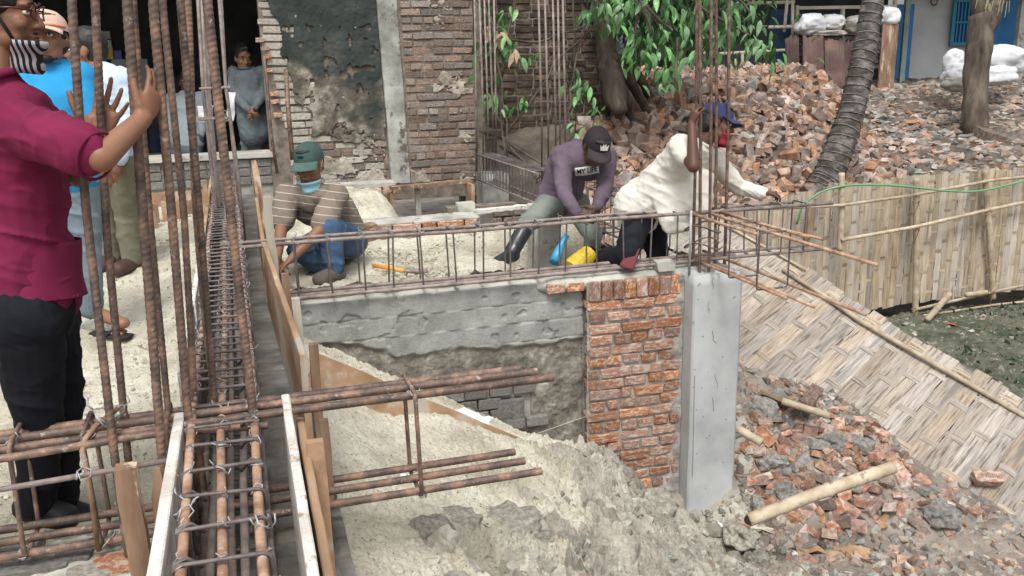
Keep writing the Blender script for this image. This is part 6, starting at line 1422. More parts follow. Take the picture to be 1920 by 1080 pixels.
        mb = MB(); g = []; A = np.linspace(-1.12, 1.12, 17); R_ = np.linspace(0, 1, 6); v = []; f = []
        for layer in (0, -.004):
            for r_ in R_:
                for a in A:
                    ln = .072*cos(a*.8)**.6; x = (.084+.012*r_)*sin(a); y = -.014+.102*cos(a) + ln*r_; z = .034 + .016*(1-abs(a)) *0 - .030*r_**1.3 + .022*cos(a*1.2)*(.6+.4*r_) - .004 + layer; v.append(s.p(x, y, z-tilt*r_))
        nn = len(A); q = len(R_)*nn
        for i in range(len(R_)-1):
            for j in range(nn-1): a = i*nn+j; f.append((a, a+1, a+nn+1, a+nn)); f.append((q+a, q+a+nn, q+a+nn+1, q+a+1))
        for j in range(nn-1): a = (len(R_)-1)*nn+j; f.append((a, a+1, q+a+1, q+a)); f.append((j+1, j, q+j, q+j+1))
        for i in range(len(R_)-1):
            for j in (0, nn-1): a = i*nn+j; f.append((a, a+nn, q+a+nn, q+a) if j == 0 else (a+nn, a, q+a, q+a+nn))
        mb.add([], []); m2 = MB(); m2.add(v, f); m2.build('brim', brim or mat, cp, smooth=True); MB().ell(s.p(0, -.014, .131), (.009*k, .009*k, .006*k), s.ax, 8, 5).build('button', brim or mat, cp, smooth=True)
        return cp
    def mask(s, par, mat, z0=-.118, z1=-.045, r=1.0, strap=True, smat=None):
        k = s.k; n = 17; m_ = 8; P = np.zeros((n, m_, 3))
        for i in range(n):
            a = (i/(n-1)-.5)*2.5
            for j in range(m_):
                t = j/(m_-1); z = z0+(z1-z0)*t + .012*cos(a)*(-1 if t < .5 else .3)*abs(t-.4); P[i, j] = s.p((.072+.003*sin(t*9))*sin(a)*r*(.72+.34*t), (.018+ (.085+.006*sin(t*9))*cos(a)*r - .012*(1-t)), z)
        o = grid_mesh(P, 'face_mask', mat, par, thick=tuple(s.F*.002*k)); 
        if strap:
            for q, i in ((-1, 0), (1, n-1)): 
                MB().tube([P[i, m_-1], s.p(q*.08, .02, -.02), s.p(q*.085, -.012, .022), s.p(q*.082, -.028, -.01), s.p(q*.074, .0, -.05), P[i, 1]], .0016*k, 5).build('mask_strap', smat or mat, o, smooth=True)
        return o
def hand(mb, wr, dr, pn, side=1, k=1.0, curl=(.25, .3, .35, .4), spread=.12, thumb=(.8, .3), wr_r=.027):
    """wr wrist, dr towards fingers, pn palm normal (the side fingers curl to); side=+1: thumb towards dr x pn"""
    d = nrm(dr); n = nrm(np.array(pn, float)-d*np.dot(pn, d)); x = np.cross(d, n)*side  # x = thumb side
    wr = np.array(wr, float); mb.limb(wr-d*.01*k, wr+d*.035*k, wr_r*k*.95, .034*k, x, .62, .5, n=14); mb.limb(wr+d*.03*k, wr+d*.075*k, .036*k, .040*k, x, .45, .36, n=16)
    mb.limb(wr+d*.02*k+x*.02*k+n*.006*k, wr+d*.045*k+x*.024*k+n*.006*k, .016*k, .015*k)
    for i, (off, L_, r) in enumerate(((.030, .070, .0088), (.010, .079, .0090), (-.0105, .073, .0086), (-.030, .058, .0076))):
        base = wr+d*(.080-.004*abs(i-1))*k+x*off*k; a = spread*(1.5-i); c = curl[i]; dd = nrm(d*cos(a)+x*sin(a)); ang = c*.7; p = base - dd*.012*k; rr = r*k
        for q, fr in enumerate((.46, .30, .24)):
            v_ = nrm(dd*cos(ang)+n*sin(ang)); p2 = p+v_*(L_*fr + (.012 if q == 0 else 0))*k; mb.limb(p, p2, rr, rr*.90, n=10); mb.ell(p2, (rr*.98,)*3, nu=8, nv=6); p = p2; rr *= .9; ang += c*1.15
    ta, tc = thumb; b = wr+d*.022*k+x*.026*k+n*.004*k; v1 = nrm(d*cos(ta)+x*sin(ta)+n*.25); p2 = b+v1*.042*k; mb.limb(b, p2, .0135*k, .0105*k, n=10); v2 = nrm(v1+n*tc*.7+d*.35); p3 = p2+v2*.030*k; mb.limb(p2, p3, .0105*k, .0098*k, n=10); v3 = nrm(v2+n*tc*.6+d*.2); mb.limb(p3, p3+v3*.022*k, .0096*k, .008*k, n=10)
def person(label, J, head, skin, top, bottom, sleeve='short', vox=.009, hands=None, shoes=None, k=1.0, hem=.12, seed=0, toph='shirt', folds=None, band=None, group=None, collar=True, wr=.007, barefoot=False, girth=1.0, tuck=0.0, extra=()):
    P = thing('person', V(*((J['anL']+J['anR'])/2)), label, 'person', group)
    g = girth*k; J = {a: np.array(b, float) for a, b in J.items()}; pel = J['pel']; ch = J['chest']; nk = J['neck']; sh = (J['shL']+J['shR'])/2; sd_ = nrm(J['shL']-J['shR']); hsd = nrm(J['hipL']-J['hipR']); mid = (pel+ch)/2 + J.get('bend', np.zeros(3))
    mb = MB(); head.skin(mb)
    mb.limb(nk, head.p(0, -.015, -.05), .056*g, .052*g, sd_, 1)
    mb.limb(pel, mid, .150*g, .135*g, hsd, .72, .72); mb.limb(mid, ch, .135*g, .155*g, sd_, .72, .70); mb.limb(ch, sh-nrm(nk-ch)*.02, .155*g, .12*g, sd_, .68, .6); mb.limb(sh, nk, .07*g, .055*g)
    for s in 'LR':
        mb.limb(ch+(J['sh'+s]-sh)*.5, J['sh'+s], .065*g, .058*g); mb.limb(J['sh'+s], J['el'+s], .050*g, .040*g); mb.limb(J['el'+s], J['wr'+s], .041*g, .027*g)
        mb.limb(pel+(J['hip'+s]-pel)*.3, J['hip'+s], .10*g, .095*g); mb.limb(J['hip'+s], J['kn'+s], .085*g, .058*g); mb.limb(J['kn'+s], J['an'+s], .056*g, .038*g); mb.limb(J['an'+s], J['to'+s], .038*g, .030*g, (0, 0, 1), .9, 1.2)
        H = (hands or {}).get(s)
        if H: hand(mb, J['wr'+s], H['d'], H['n'], H.get('side', 1), H.get('k', k), H.get('curl', (.3, .35, .4, .45)), H.get('spread', .1), H.get('thumb', (.7, .3)))
        else: dv = nrm(J['wr'+s]-J['el'+s]); hand(mb, J['wr'+s], dv, hsd if s == 'R' else -hsd, 1, k)
    body = fuse(mb, 'body', SK[skin], P, vox, 2, seed=seed)
    # top
    mb = MB(); e = .022*k
    hemdir = nrm(pel-mid); hp = pel+hemdir*hem
    if top is not None:
        mb.limb(hp, mid, (.165)*g+e, .150*g+e, hsd, .76, .74, n=22); mb.limb(mid, ch, .148*g+e, .165*g+e, sd_, .74, .72, n=22); mb.limb(ch, sh, .165*g+e, .125*g+e, sd_, .72, .62, n=22); mb.limb(sh-nrm(nk-ch)*.02, nk-nrm(nk-ch)*.012, .10*g, .060*g)
        for s in 'LR':
            mb.limb(ch+(J['sh'+s]-sh)*.4, J['sh'+s], .082*g+e*.6, .066*g+e*.7)
            if sleeve == 'short': q = J['sh'+s]+(J['el'+s]-J['sh'+s])*.80; mb.limb(J['sh'+s], q, .064*g+e*.6, .060*g+e*.8)
            elif sleeve == 'elbow': mb.limb(J['sh'+s], J['el'+s], .064*g+e*.6, .056*g+e*.8)
            elif isinstance(sleeve, dict) and sleeve[s] < 0: mb.limb(J['sh'+s], J['sh'+s]+(J['el'+s]-J['sh'+s])*.50, .068*g+e*.5, .062*g+e*.5)
            else:
                mb.limb(J['sh'+s], J['el'+s], .062*g+e*.5, .050*g+e*.5); q = J['el'+s]+(J['wr'+s]-J['el'+s])*(.93 if sleeve == 'long' else sleeve.get(s, .93)); mb.limb(J['el'+s], q, .052*g+e*.4, .036*g+e*.4)
        for (e0, e1, ra, rb2, sdv, fl_) in extra: mb.limb(e0, e1, ra, rb2, sdv, fl_)
        T = fuse(mb, toph, top, P, vox*1.05, 4, wr=wr, seed=seed, folds=folds, band=band)
        if collar: 
            c = nk - nrm(nk-ch)*.0; a1 = sd_; a2 = nrm(np.cross(a1, nrm(nk-ch))); pts = [c + a1*.070*g*cos(t)+a2*.066*g*sin(t)+nrm(nk-ch)*(.012*sin(t*1)) for t in np.linspace(0, 2*pi, 18)[:-1]]
            MB().tube(pts, .013*k, 6, closed=True).build('collar', collar if collar is not True else top, T, smooth=True)
    # trousers
    if bottom is not None:
        mb = MB(); mb.limb(pel-hemdir*.05, pel+hemdir*.02, .158*g+e*.5, .162*g+e*.5, hsd, .78)
        for s in 'LR':
            mb.limb(pel+(J['hip'+s]-pel)*.4, J['hip'+s], .118*g, .112*g); mb.limb(J['hip'+s], J['kn'+s], .105*g, .076*g); q = J['kn'+s]+(J['an'+s]-J['kn'+s])*(.96 if not isinstance(shoes, dict) else shoes.get('cuff', .96)); mb.limb(J['kn'+s], q, .076*g, .062*g)
        fuse(mb, 'trousers', bottom, P, vox*1.05, 4, wr=wr, seed=seed+3)
    if shoes is not None:
        sm = shoes['mat'] if isinstance(shoes, dict) else shoes
        for s in 'LR':
            if isinstance(shoes, dict) and s not in shoes.get('feet', 'LR'): continue
            mb = MB(); an = J['an'+s]; to = J['to'+s]; dz = V(0, 0, -.045*k); h_ = nrm(to-an); 
            if isinstance(shoes, dict) and shoes.get('boot'):
                q = an + (J['kn'+s]-an)*shoes['boot']; mb.limb(an, q, .055*k, .064*k)
            mb.limb(an-h_*.035*k+dz*.6, an+h_*.02+dz*.3, .050*k, .052*k); mb.limb(an+dz*.3, to+dz*.15, .050*k, .046*k, (0, 0, 1), .95, 1.15)
            fuse(mb, 'boot' if isinstance(shoes, dict) and shoes.get('boot') else 'shoe', sm, P, .009, 2, wr=.002)
    return P
def Jt(d): return {a: (D(*b) if len(b) == 3 and b[0] > 20 else V(*b)) for a, b in d.items()}
# --- 1 man in maroon, close at the left edge
Jm = dict(pel=D(62, 560, 2.80), chest=D(34, 315, 2.70), neck=D(-6, 140, 2.66), shR=D(22, 228, 2.52), shL=D(50, 205, 2.92), elR=D(190, 296, 2.42), wrR=D(268, 222, 2.52), elL=D(150, 330, 2.90), wrL=D(176, 262, 2.74),
    hipR=D(48, 590, 2.70), hipL=D(82, 590, 2.92), knR=D(72, 775, 2.88), knL=D(112, 775, 3.05), anR=D(70, 945, 3.02), anL=D(110, 950, 3.14), toR=D(120, 968, 3.04), toL=D(160, 968, 3.16))
fR = nrm(rt*1.0 + fw*.18 + V(0, 0, -.05)); hm = Head(D(2, 22, 2.64), fR, (0, 0, 1), 1.0)
MAR = cloth('maroon_knit', (.16, .014, .05), .25, 3.5, .3); NAV = cloth('black_navy_trousers', (.009, .010, .014), .3, 2, .2)
p1 = person('man in a maroon polo shirt at the left edge, gesturing with both hands', Jm, hm, 'mid', MAR, NAV, 'short', .0055, seed=1, k=1.0, hem=-.03, girth=.97, shoes=cloth('black_shoe', (.015, .014, .014), .2, 5, .1, rough=.5),
    hands=dict(R=dict(d=nrm(D(318, 120, 2.60)-D(268, 222, 2.52)), n=nrm(-rt*.8+fw*.3+up*.2), side=1, curl=(.22, .26, .30, .34), spread=.12, thumb=(.75, .1), k=1.05),
               L=dict(d=nrm(D(214, 140, 2.72)-D(170, 262, 2.74)+rt*.02), n=nrm(-fw+up*.15), side=-1, curl=(.10, .08, .12, .16), spread=.24, thumb=(1.05, .0), k=1.2)),
    folds=[(D(60, 420, 2.6), up+rt*.3, .055, .006, .28), (D(110, 500, 2.6), up*1+rt*.2, .04, .005, .2), (D(100, 250, 2.5), rt-up*.4, .05, .006, .16)], wr=.006)
hm.eyes(p1); hm.hair(p1, seed=4)
msk = Mt('black_mask_cloth', [(.3, (.015,.014,.016)), (.7, (.03,.028,.03))], 9, .8, .2)
def striped_mask():
    m = cloth('striped_mask', (.02, .02, .022), .1, 5, .2, stripes=((.42, .40, .42), .0125, .5, None)); return m
mo_ = hm.mask(p1, striped_mask(), z0=-.165, z1=-.075, r=1.18, strap=False)
cw = np.empty(len(mo_.data.vertices)*3); mo_.data.vertices.foreach_get('co', cw); a_ = mo_.data.attributes.new('band', 'FLOAT', 'POINT'); a_.data.foreach_set('value', cw.reshape(-1, 3)@rt+5)
for q in (1,): MB().tube([hm.p(.060, .05, -.075), hm.p(.074, .02, -.02), hm.p(.084, -.012, .03)], .005, 6).tube([hm.p(.055, .0, -.16), hm.p(.07, -.01, -.10), hm.p(.084, -.02, -.0)], .005, 6).tube([hm.p(.0, .112, -.085), hm.p(.045, .095, -.08), hm.p(.068, .045, -.076)], .005, 6).build('mask_strap', msk, mo_, smooth=True)
gl = thing_parts = MB()
for q in (-1, 1): gl.tube([hm.p(q*.034+.024*cos(t), .108-.012*abs(cos(t)), .006+.020*sin(t)) for t in np.linspace(0, 2*pi, 15)[:-1]], .0026, 6, closed=True); gl.tube([hm.p(q*.058, .098, .012), hm.p(q*.078, .05, .014), hm.p(q*.083, -.01, .008)], .0028, 6)
gl.build('spectacles', Mt('dark_red_frame', [(.3, (.05,.008,.006)), (.7, (.09,.015,.01))], 5, .3, 0, spec=.5), p1, smooth=True)
hm.beard(p1)
_hs = nrm(Jm['hipL']-Jm['hipR']); _n = 60; _m = 12; _P = np.zeros((_n, _m, 3)); _ct = D(60, 448, 2.78); _cb = D(64, 556, 2.80); _ax = nrm(_cb-_ct); _s1 = nrm(_hs-_ax*np.dot(_hs, _ax)); _s2 = np.cross(_s1, _ax)
for i in range(_n):
    t = 2*pi*i/(_n-1)
    for j in range(_m):
        k = j/(_m-1); w = .004*sin(t*7+k*3)*k + .006*float(vn(cos(t)*2.5, sin(t)*2.5, k*1.5)); _P[i, j] = _ct+(_cb-_ct)*k*(1+.04*sin(t+1)) + _s1*(.176+.016*k+w)*cos(t) + _s2*(.134+.016*k+w)*sin(t)
grid_mesh(_P, 'shirt_hem', MAR, p1, thick=tuple(_ax*.001+_s2*.0), base=_ct)
def ringon(par, c, ax, r, th, mat, nm):
    ax = nrm(ax); a = nrm(np.cross(ax, (0, 0, 1))); b = np.cross(ax, a); return MB().tube([np.array(c)+r*(cos(t)*a+sin(t)*b) for t in np.linspace(0, 2*pi, 25)[:-1]], th, 6, closed=True).build(nm, mat, par, smooth=True)
for s_ in 'R': ax_ = Jm['el'+s_]-Jm['sh'+s_]; ringon(p1, Jm['sh'+s_]+ax_*.955, ax_, .0655, .0045, cloth('maroon_cuff', (.12, .010, .038), .15, 5, .3), 'cuff')
# --- 2 man in bright blue polo with a pale orange cap
Jb = dict(pel=D(125, 300, 4.75), chest=D(108, 200, 4.68), neck=D(96, 118, 4.66), shR=D(42, 145, 4.72), shL=D(150, 148, 4.66), elR=D(35, 235, 4.75), wrR=D(60, 310, 4.7), elL=D(168, 232, 4.66), wrL=D(190, 300, 4.62),
    hipR=D(100, 315, 4.78), hipL=D(150, 315, 4.74), knR=D(110, 455, 4.95), knL=D(160, 450, 4.9), anR=D(105, 575, 5.1), anL=D(168, 582, 5.05), toR=D(120, 610, 4.95), toL=D(232, 606, 4.98))
hb = Head(D(90, 74, 4.62), -fw*.85+rt*.16-up*.05, (0, 0, 1), 1.13)
BLU = cloth('bright_blue_knit', (.025, .25, .50), .15, 3, .3); JEG = cloth('grey_blue_jeans', (.17, .22, .26), .25, 5, .4)
p2 = person('young man in a bright blue polo shirt and pale orange cap looking towards the viewer', Jb, hb, 'mid', BLU, JEG, 'short', .009, seed=2, k=1.06, hem=.05, shoes=None, wr=.006)
hb.eyes(p2); hb.beard(p2); 
ORC = cloth('pale_orange_cap', (.62, .42, .33), .12, 4, .3); ORB = cloth('orange_trim', (.62, .20, .09), .1, 4, .3)
cp = hb.cap(p2, ORC, cloth('cream_brim', (.68, .50, .42), .1, 4, .3)); hb.hair(p2, full=.2, seed=6)
MB().tube([hb.p(x, .098+.004, z) for x, z in ((-.035, .085), (-.028, .1), (-.02, .083), (-.012, .099), (-.002, .084), (.006, .098), (.012, .086), (.025, .094), (.04, .086))], .0022, 5).build('embroidery', Mt('green_thread', [(.3, (.05,.16,.06)), (.7, (.08,.2,.08))], 5, .8, 0), cp)
MB().tube([hb.p(.091*sin(a), -.014+.112*cos(a), .046) for a in np.linspace(-1.2, 1.2, 14)], .0045, 6).build('trim', ORB, cp, smooth=True)
fl = MB(); a = Jb['toL']; an = Jb['anL']; fd = nrm((a-an)*V(1, 1, 0)); c = (a+an)/2*V(1, 1, 0)+V(0, 0, .035)
c[2] = float(HL(c[0], c[1]))+.03; fl.limb(c-fd*.11, c+fd*.13, .045, .052, side=np.cross(fd, (0, 0, 1)), flat=.28); fl.build('sandal', cloth('dark_sandal', (.03, .026, .026), .2, 6, .3), p2, smooth=True)
MB().tube([c+fd*.02+np.cross(fd, (0,0,1))*.05+V(0,0,.01), c+fd*.06+V(0,0,.045), c+fd*.02-np.cross(fd, (0,0,1))*.05+V(0,0,.01)], .010, 6).build('sandal_strap', cloth('strap', (.02, .03, .04), .2, 6, .2), p2, smooth=True)
for i, off in enumerate((-.028, -.012, .004, .020, .034)): MB().limb(c+fd*.06+np.cross((0, 0, 1), fd)*off*1.1+V(0, 0, .022), c+fd*(.105-.006*abs(i-1))+np.cross((0, 0, 1), fd)*off*1.1+V(0, 0, .018), .011, .009, n=8).build('toe', SK['mid'], p2, smooth=True)
# --- 3 man in white-blue shirt, khaki trousers, head turned left
Jw = dict(pel=D(215, 290, 6.2), chest=D(205, 195, 6.15), neck=D(185, 128, 6.1), shR=D(228, 150, 6.0), shL=D(165, 150, 6.25), elR=D(248, 215, 6.05), wrR=D(222, 300, 6.0), elL=D(175, 225, 6.25), wrL=D(185, 295, 6.1),
    hipR=D(228, 305, 6.15), hipL=D(200, 305, 6.3), knR=D(238, 400, 6.35), knL=D(205, 400, 6.45), anR=D(246, 490, 6.45), anL=D(208, 482, 6.55), toR=D(222, 503, 6.3), toL=D(190, 497, 6.4))
hw = Head(D(160, 96, 6.08), -rt*1.0-fw*.22, (0, 0, 1), 1.18)
p3 = person('man in a pale blue shirt and khaki trousers, in profile behind the thick bars', Jw, hw, 'mid', cloth('pale_blue_shirt', (.48, .58, .72), .14, 3, .2), cloth('khaki_green', (.17, .165, .12), .2, 4, .3), 'long', .010, seed=5, k=1.1, hem=.03,
    shoes=cloth('brown_leather_shoe', (.075, .045, .038), .2, 5, .1, rough=.5), collar=cloth('white_collar', (.72, .74, .78), .05, 3, .1))
hw.eyes(p3); hw.hair(p3, seed=8)
# --- 4 man in grey kurta at the doorway
Jk = dict(pel=D(472, 205, 10.2), chest=D(464, 150, 10.15), neck=D(459, 128, 10.1), shR=D(438, 137, 10.15), shL=D(489, 137, 10.2), elR=D(440, 180, 10.1), wrR=D(468, 207, 9.95), elL=D(494, 178, 10.15), wrL=D(478, 205, 9.95),
    hipR=D(462, 220, 10.2), hipL=D(484, 220, 10.2), knR=D(463, 262, 10.3), knL=D(484, 262, 10.3), anR=D(463, 310, 10.4), anL=D(485, 310, 10.4), toR=D(460, 318, 10.3), toL=D(483, 318, 10.3))
for q in Jk: Jk[q] = CAM+(Jk[q]-CAM)*1.075
hk = Head(CAM+(D(457, 109, 10.1)-CAM)*1.075, -fw*.75+rt*.45-up*.35, V(0, 0, 1)+up*.2, 1.26); KUR = cloth('grey_kurta', (.11, .135, .145), .3, 6, .4)
for q in Jk: 
    pass
p4 = person('young man in a long grey kurta with folded hands standing in the shop doorway', Jk, hk, 'mid', KUR, KUR, 'long', .012, seed=7, k=1.16, hem=.30, shoes=None, wr=.007, toph='kurta', girth=.90)
hk.hair(p4, 1.15, seed=3); hk.eyes(p4)
# --- 5/6 two men in the shadow of the doorway
def stander(px, hy, t, label, skin, top, bot, face, seed, sl='short', k=1.05, cap=None, lean=0, hh=1.1):
    s = 1700/t/1000; f_ = lambda dx, dz: D(px+dx*s*.95+lean*dz, hy+dz*s, t)
    J = dict(pel=f_(0, 620), chest=f_(0, 290), neck=f_(0, 150), shR=f_(-180, 215), shL=f_(180, 215), elR=f_(-215, 480), wrR=f_(-190, 720), elL=f_(215, 480), wrL=f_(150, 700), hipR=f_(-90, 690), hipL=f_(90, 690), knR=f_(-90, 1100), knL=f_(95, 1100), anR=f_(-95, 1500), anL=f_(100, 1500), toR=f_(-110, 1560), toL=f_(110, 1560))
    h = Head(f_(0, 15), face, (0, 0, 1), hh); P = person(label, J, h, skin, top, bot, sl, .013, seed=seed, k=k, wr=.007); h.eyes(P)
    if cap: h.cap(P, cap)
    else: h.hair(P, seed=seed)
    return P
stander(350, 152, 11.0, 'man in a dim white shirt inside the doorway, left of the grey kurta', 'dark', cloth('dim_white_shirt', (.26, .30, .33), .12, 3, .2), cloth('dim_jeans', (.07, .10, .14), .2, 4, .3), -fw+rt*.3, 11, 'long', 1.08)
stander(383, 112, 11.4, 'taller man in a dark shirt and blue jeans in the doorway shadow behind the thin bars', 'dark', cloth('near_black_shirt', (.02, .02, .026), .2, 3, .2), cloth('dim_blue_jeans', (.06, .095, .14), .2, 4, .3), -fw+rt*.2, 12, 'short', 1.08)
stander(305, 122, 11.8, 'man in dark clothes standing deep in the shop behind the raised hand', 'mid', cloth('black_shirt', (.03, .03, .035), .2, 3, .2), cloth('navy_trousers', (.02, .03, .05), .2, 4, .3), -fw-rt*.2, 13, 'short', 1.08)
PAP = Mt('white_paper_bag', [(.3, (.35,.37,.38)), (.7, (.6,.6,.6))], 4, .8, .4, 30)
for (px, py, w, h, lab) in ((385, 212, .17, .15, 'white paper packet held behind the thin bars at the doorway'), (433, 200, .09, .30, 'torn white paper strip hanging by the bars left of the grey kurta')):
    n = 8; g = np.array([[D(px, py, 9.3)+rt*((i/(n-1)-.5)*w*(1-.3*j/(n-1)))+up*((.5-j/(n-1))*h)+fw*.03*vn(i*.6, j*.6, px) for j in range(n)] for i in range(n)]); grid_mesh(g, 'paper_packet', PAP, None, thick=tuple(fw*.012), label=lab, cat='paper')
# --- 7 squatting worker, green cap, striped polo, blue jeans
Js = dict(pel=D(642, 440, 6.62), chest=D(596, 385, 6.40), neck=D(586, 340, 6.30), shR=D(538, 366, 6.32), shL=D(630, 366, 6.24), elR=D(528, 425, 6.15), wrR=D(520, 482, 5.98), elL=D(600, 432, 6.0), wrL=D(546, 486, 5.92),
    hipR=D(622, 458, 6.65), hipL=D(655, 450, 6.5), knR=D(560, 468, 6.3), knL=D(614, 428, 6.05), anR=D(618, 512, 6.55), anL=D(628, 508, 6.12), toR=D(585, 520, 6.45), toL=D(600, 522, 6.0))
Js['bend'] = up*.05+rt*.03
hsq = Head(D(580, 308, 6.2), nrm(-fw*.80-rt*.20-up*.42), nrm(up*.85-fw*.45-rt*.12), 1.14)
POLO = cloth('brown_striped_polo', (.19, .155, .125), .12, 3, .3, stripes=((.42, .38, .34), .052, .10, None))
JEA = cloth('blue_denim', (.055, .10, .175), .45, 6, .5, spots if False else None) if False else cloth('blue_denim', (.055, .10, .175), .45, 6, .5)
p7 = person('worker squatting in a green cap, striped polo shirt and blue jeans', Js, hsq, 'mid', POLO, JEA, 'short', .008, seed=21, k=1.04, hem=.03, band=tuple(up*.95+fw*-.1+rt*.12), shoes=cloth('grey_sandshoe', (.12, .10, .085), .2, 5, .2), wr=.007, girth=1.05,
    hands=dict(R=dict(d=nrm(V(.1, -.1, -.8)), n=nrm(rt), side=-1, curl=(.5, .55, .6, .6)), L=dict(d=nrm(-rt*.7-up*.6), n=-up, side=1, curl=(.45, .5, .55, .6))))
GRC = cloth('sea_green_cap', (.05, .088, .078), .3, 5, .35); cpx = hsq.cap(p7, GRC, cloth('sea_green_brim', (.08, .13, .115), .2, 5, .3), tilt=.01); hsq.hair(p7, .35, seed=22)
MB().ell(hsq.p(0, .092, .078), (.024, .004, .009), hsq.ax, 10, 6).build('emblem', cloth('dark_blue_emblem', (.01, .04, .08), .1), cpx, smooth=True)
MSK = Mt('surgical_blue', [(.3, (.20,.48,.58)), (.7, (.42,.66,.72))], 4, .8, .1); hsq.mask(p7, MSK, z0=-.15, z1=-.08, r=1.06, smat=MT['bricklime']); hsq.eyes(p7)
MB().tube([Js['neck']+rt*.07*cos(t)-fw*.07*abs(sin(t))-up*(.0+.09*abs(sin(t))) for t in np.linspace(0, pi, 12)], .009, 6).build('neck_cord', cloth('dark_cord', (.03,.025,.02), .1), p7, smooth=True)
# --- 8 stooping worker in a faded purple sweatshirt
Jp = dict(pel=D(1048, 372, 7.35), chest=D(1088, 300, 7.05), neck=D(1112, 278, 6.95), shR=D(1052, 292, 7.0), shL=D(1138, 292, 7.12), elR=D(1058, 365, 6.85), wrR=D(1082, 402, 6.75), elL=D(1133, 355, 6.98), wrL=D(1118, 390, 6.8),
    hipR=D(1035, 378, 7.28), hipL=D(1080, 385, 7.42), knR=D(990, 418, 7.05), knL=D(1112, 440, 7.15), anR=D(958, 475, 6.92), anL=D(1105, 505, 7.3), toR=D(928, 495, 6.72), toL=D(1090, 520, 7.2))
Jp['bend'] = up*.10-rt*.02
hp_ = Head(D(1118, 276, 6.86), nrm(-fw*.62+rt*.22-up*.85), nrm(up*.75-fw*.70+rt*.2), 1.16)
PUR = cloth('faded_purple_sweat', (.125, .095, .122), .40, 2.5, .4); TRO = cloth('pale_grey_green_trousers', (.19, .215, .19), .25, 4, .5); RUB = Mt('black_rubber', [(.3, (.012,.014,.017)), (.7, (.035,.04,.045))], 4, .3, .15, 20, spec=.6)
p8 = person('stooping worker in a faded purple sweatshirt with dark cap and black rubber boots', Jp, hp_, 'dark', PUR, TRO, 'long', .009, seed=31, k=1.04, hem=.0, toph='sweatshirt', wr=.006, shoes=dict(mat=RUB, boot=.78, cuff=.45), girth=.98,
    hands=dict(R=dict(d=nrm(rt*.8-up*.35-fw*.1), n=nrm(up*.3+fw*.3), side=-1), L=dict(d=nrm(-rt*.7-up*.5), n=nrm(-fw), side=1)))
CAPB = cloth('charcoal_cap', (.028, .022, .026), .3, 5, .3); c8 = hp_.cap(p8, CAPB, cloth('charcoal_brim', (.045, .038, .042), .2, 5, .3), tilt=.012); hp_.hair(p8, .35, seed=32); 
WHT = Mt('white_print', [(.3, (.50,.49,.47)), (.7, (.66,.65,.62))], 9, .8, .2)
def plate(par, c, x, y, pts, th, mat, name):
    n = nrm(np.cross(x, y)); c = np.array(c, float); mb = MB(); k = len(pts); v = [c+x*a+y*b for a, b in pts]+[c+x*a+y*b+n*th for a, b in pts]; mb.add(v, [tuple(range(k))[::-1], tuple(range(k, 2*k))]+[(i, (i+1) % k, k+(i+1) % k, k+i) for i in range(k)]); return mb.build(name, mat, par)
bx = hp_.R; bn = nrm(hp_.F*.8+hp_.U*.35); by = nrm(np.cross(bn, bx))*-1; by = by if np.dot(by, hp_.U) > 0 else -by
plate(c8, hp_.p(0, .101, .088), bx, by, [(-.028,-.02),(.028,-.02),(.034,.022),(.018,.006),(.010,.03),(0,.010),(-.010,.03),(-.018,.006),(-.034,.022)], .004, WHT, 'emblem')
# printed panel MY LIFE on the chest
ctr = D(1101, 322, 6.80); nx_ = nrm(rt*1.0+up*.14+fw*.05); nn_ = nrm(-fw*.85-up*.25); ny_ = nrm(np.cross(nn_, nx_))
cu = bpy.data.curves.new('t', 'FONT'); cu.body = 'MY LIFE'; cu.size = .062; cu.extrude = .002; cu.align_x = 'CENTER'; cu.align_y = 'CENTER'; cu.offset = .0012
t_ = bpy.data.objects.new('t', cu); COL.objects.link(t_); dg = bpy.context.evaluated_depsgraph_get(); mt_ = bpy.data.meshes.new_from_object(t_.evaluated_get(dg)); bpy.data.objects.remove(t_)
# find chest surface
swt = [c for c in p8.children if c.name.startswith('sweatshirt')][0]; bpy.context.view_layer.update()
dr_ = ray(1101, 320); hit_, loc_, no_, _ = swt.ray_cast(swt.matrix_world.inverted() @ Vector(CAM), Vector(dr_).normalized())
if hit_: ctr = np.array(swt.matrix_world @ loc_) + nn_*.012
pn_ = MB(); q = 10; g = np.array([[ctr + nx_*((i/(q-1)-.5)*.19) + ny_*((.5-j/3)*.072) for j in range(4)] for i in range(q)])
for i in range(q):
    for j in range(4):
        h2, l2, n2, _ = swt.ray_cast(swt.matrix_world.inverted() @ Vector(g[i, j]+nn_*.2), Vector(-nn_), distance=.5)
        if h2: g[i, j] = np.array(swt.matrix_world @ l2)+nn_*.004
pan = grid_mesh(g, 'printed_panel', WHT, p8, thick=tuple(nn_*.002))
mt_.materials.clear(); mt_.materials.append(CAPB); lo = bpy.data.objects.new('lettering', mt_); COL.objects.link(lo); lo.parent = pan
for vtx in mt_.vertices:
    w_ = ctr + nx_*vtx.co.x*.78 + ny_*(vtx.co.y*.9); h2, l2, n2, _ = swt.ray_cast(swt.matrix_world.inverted() @ Vector(w_+nn_*.2), Vector(-nn_), distance=.5)
    if h2: w_ = np.array(swt.matrix_world @ l2)+nn_*(.009+vtx.co.z)
    vtx.co = Vector(w_-ORG[pan.name])
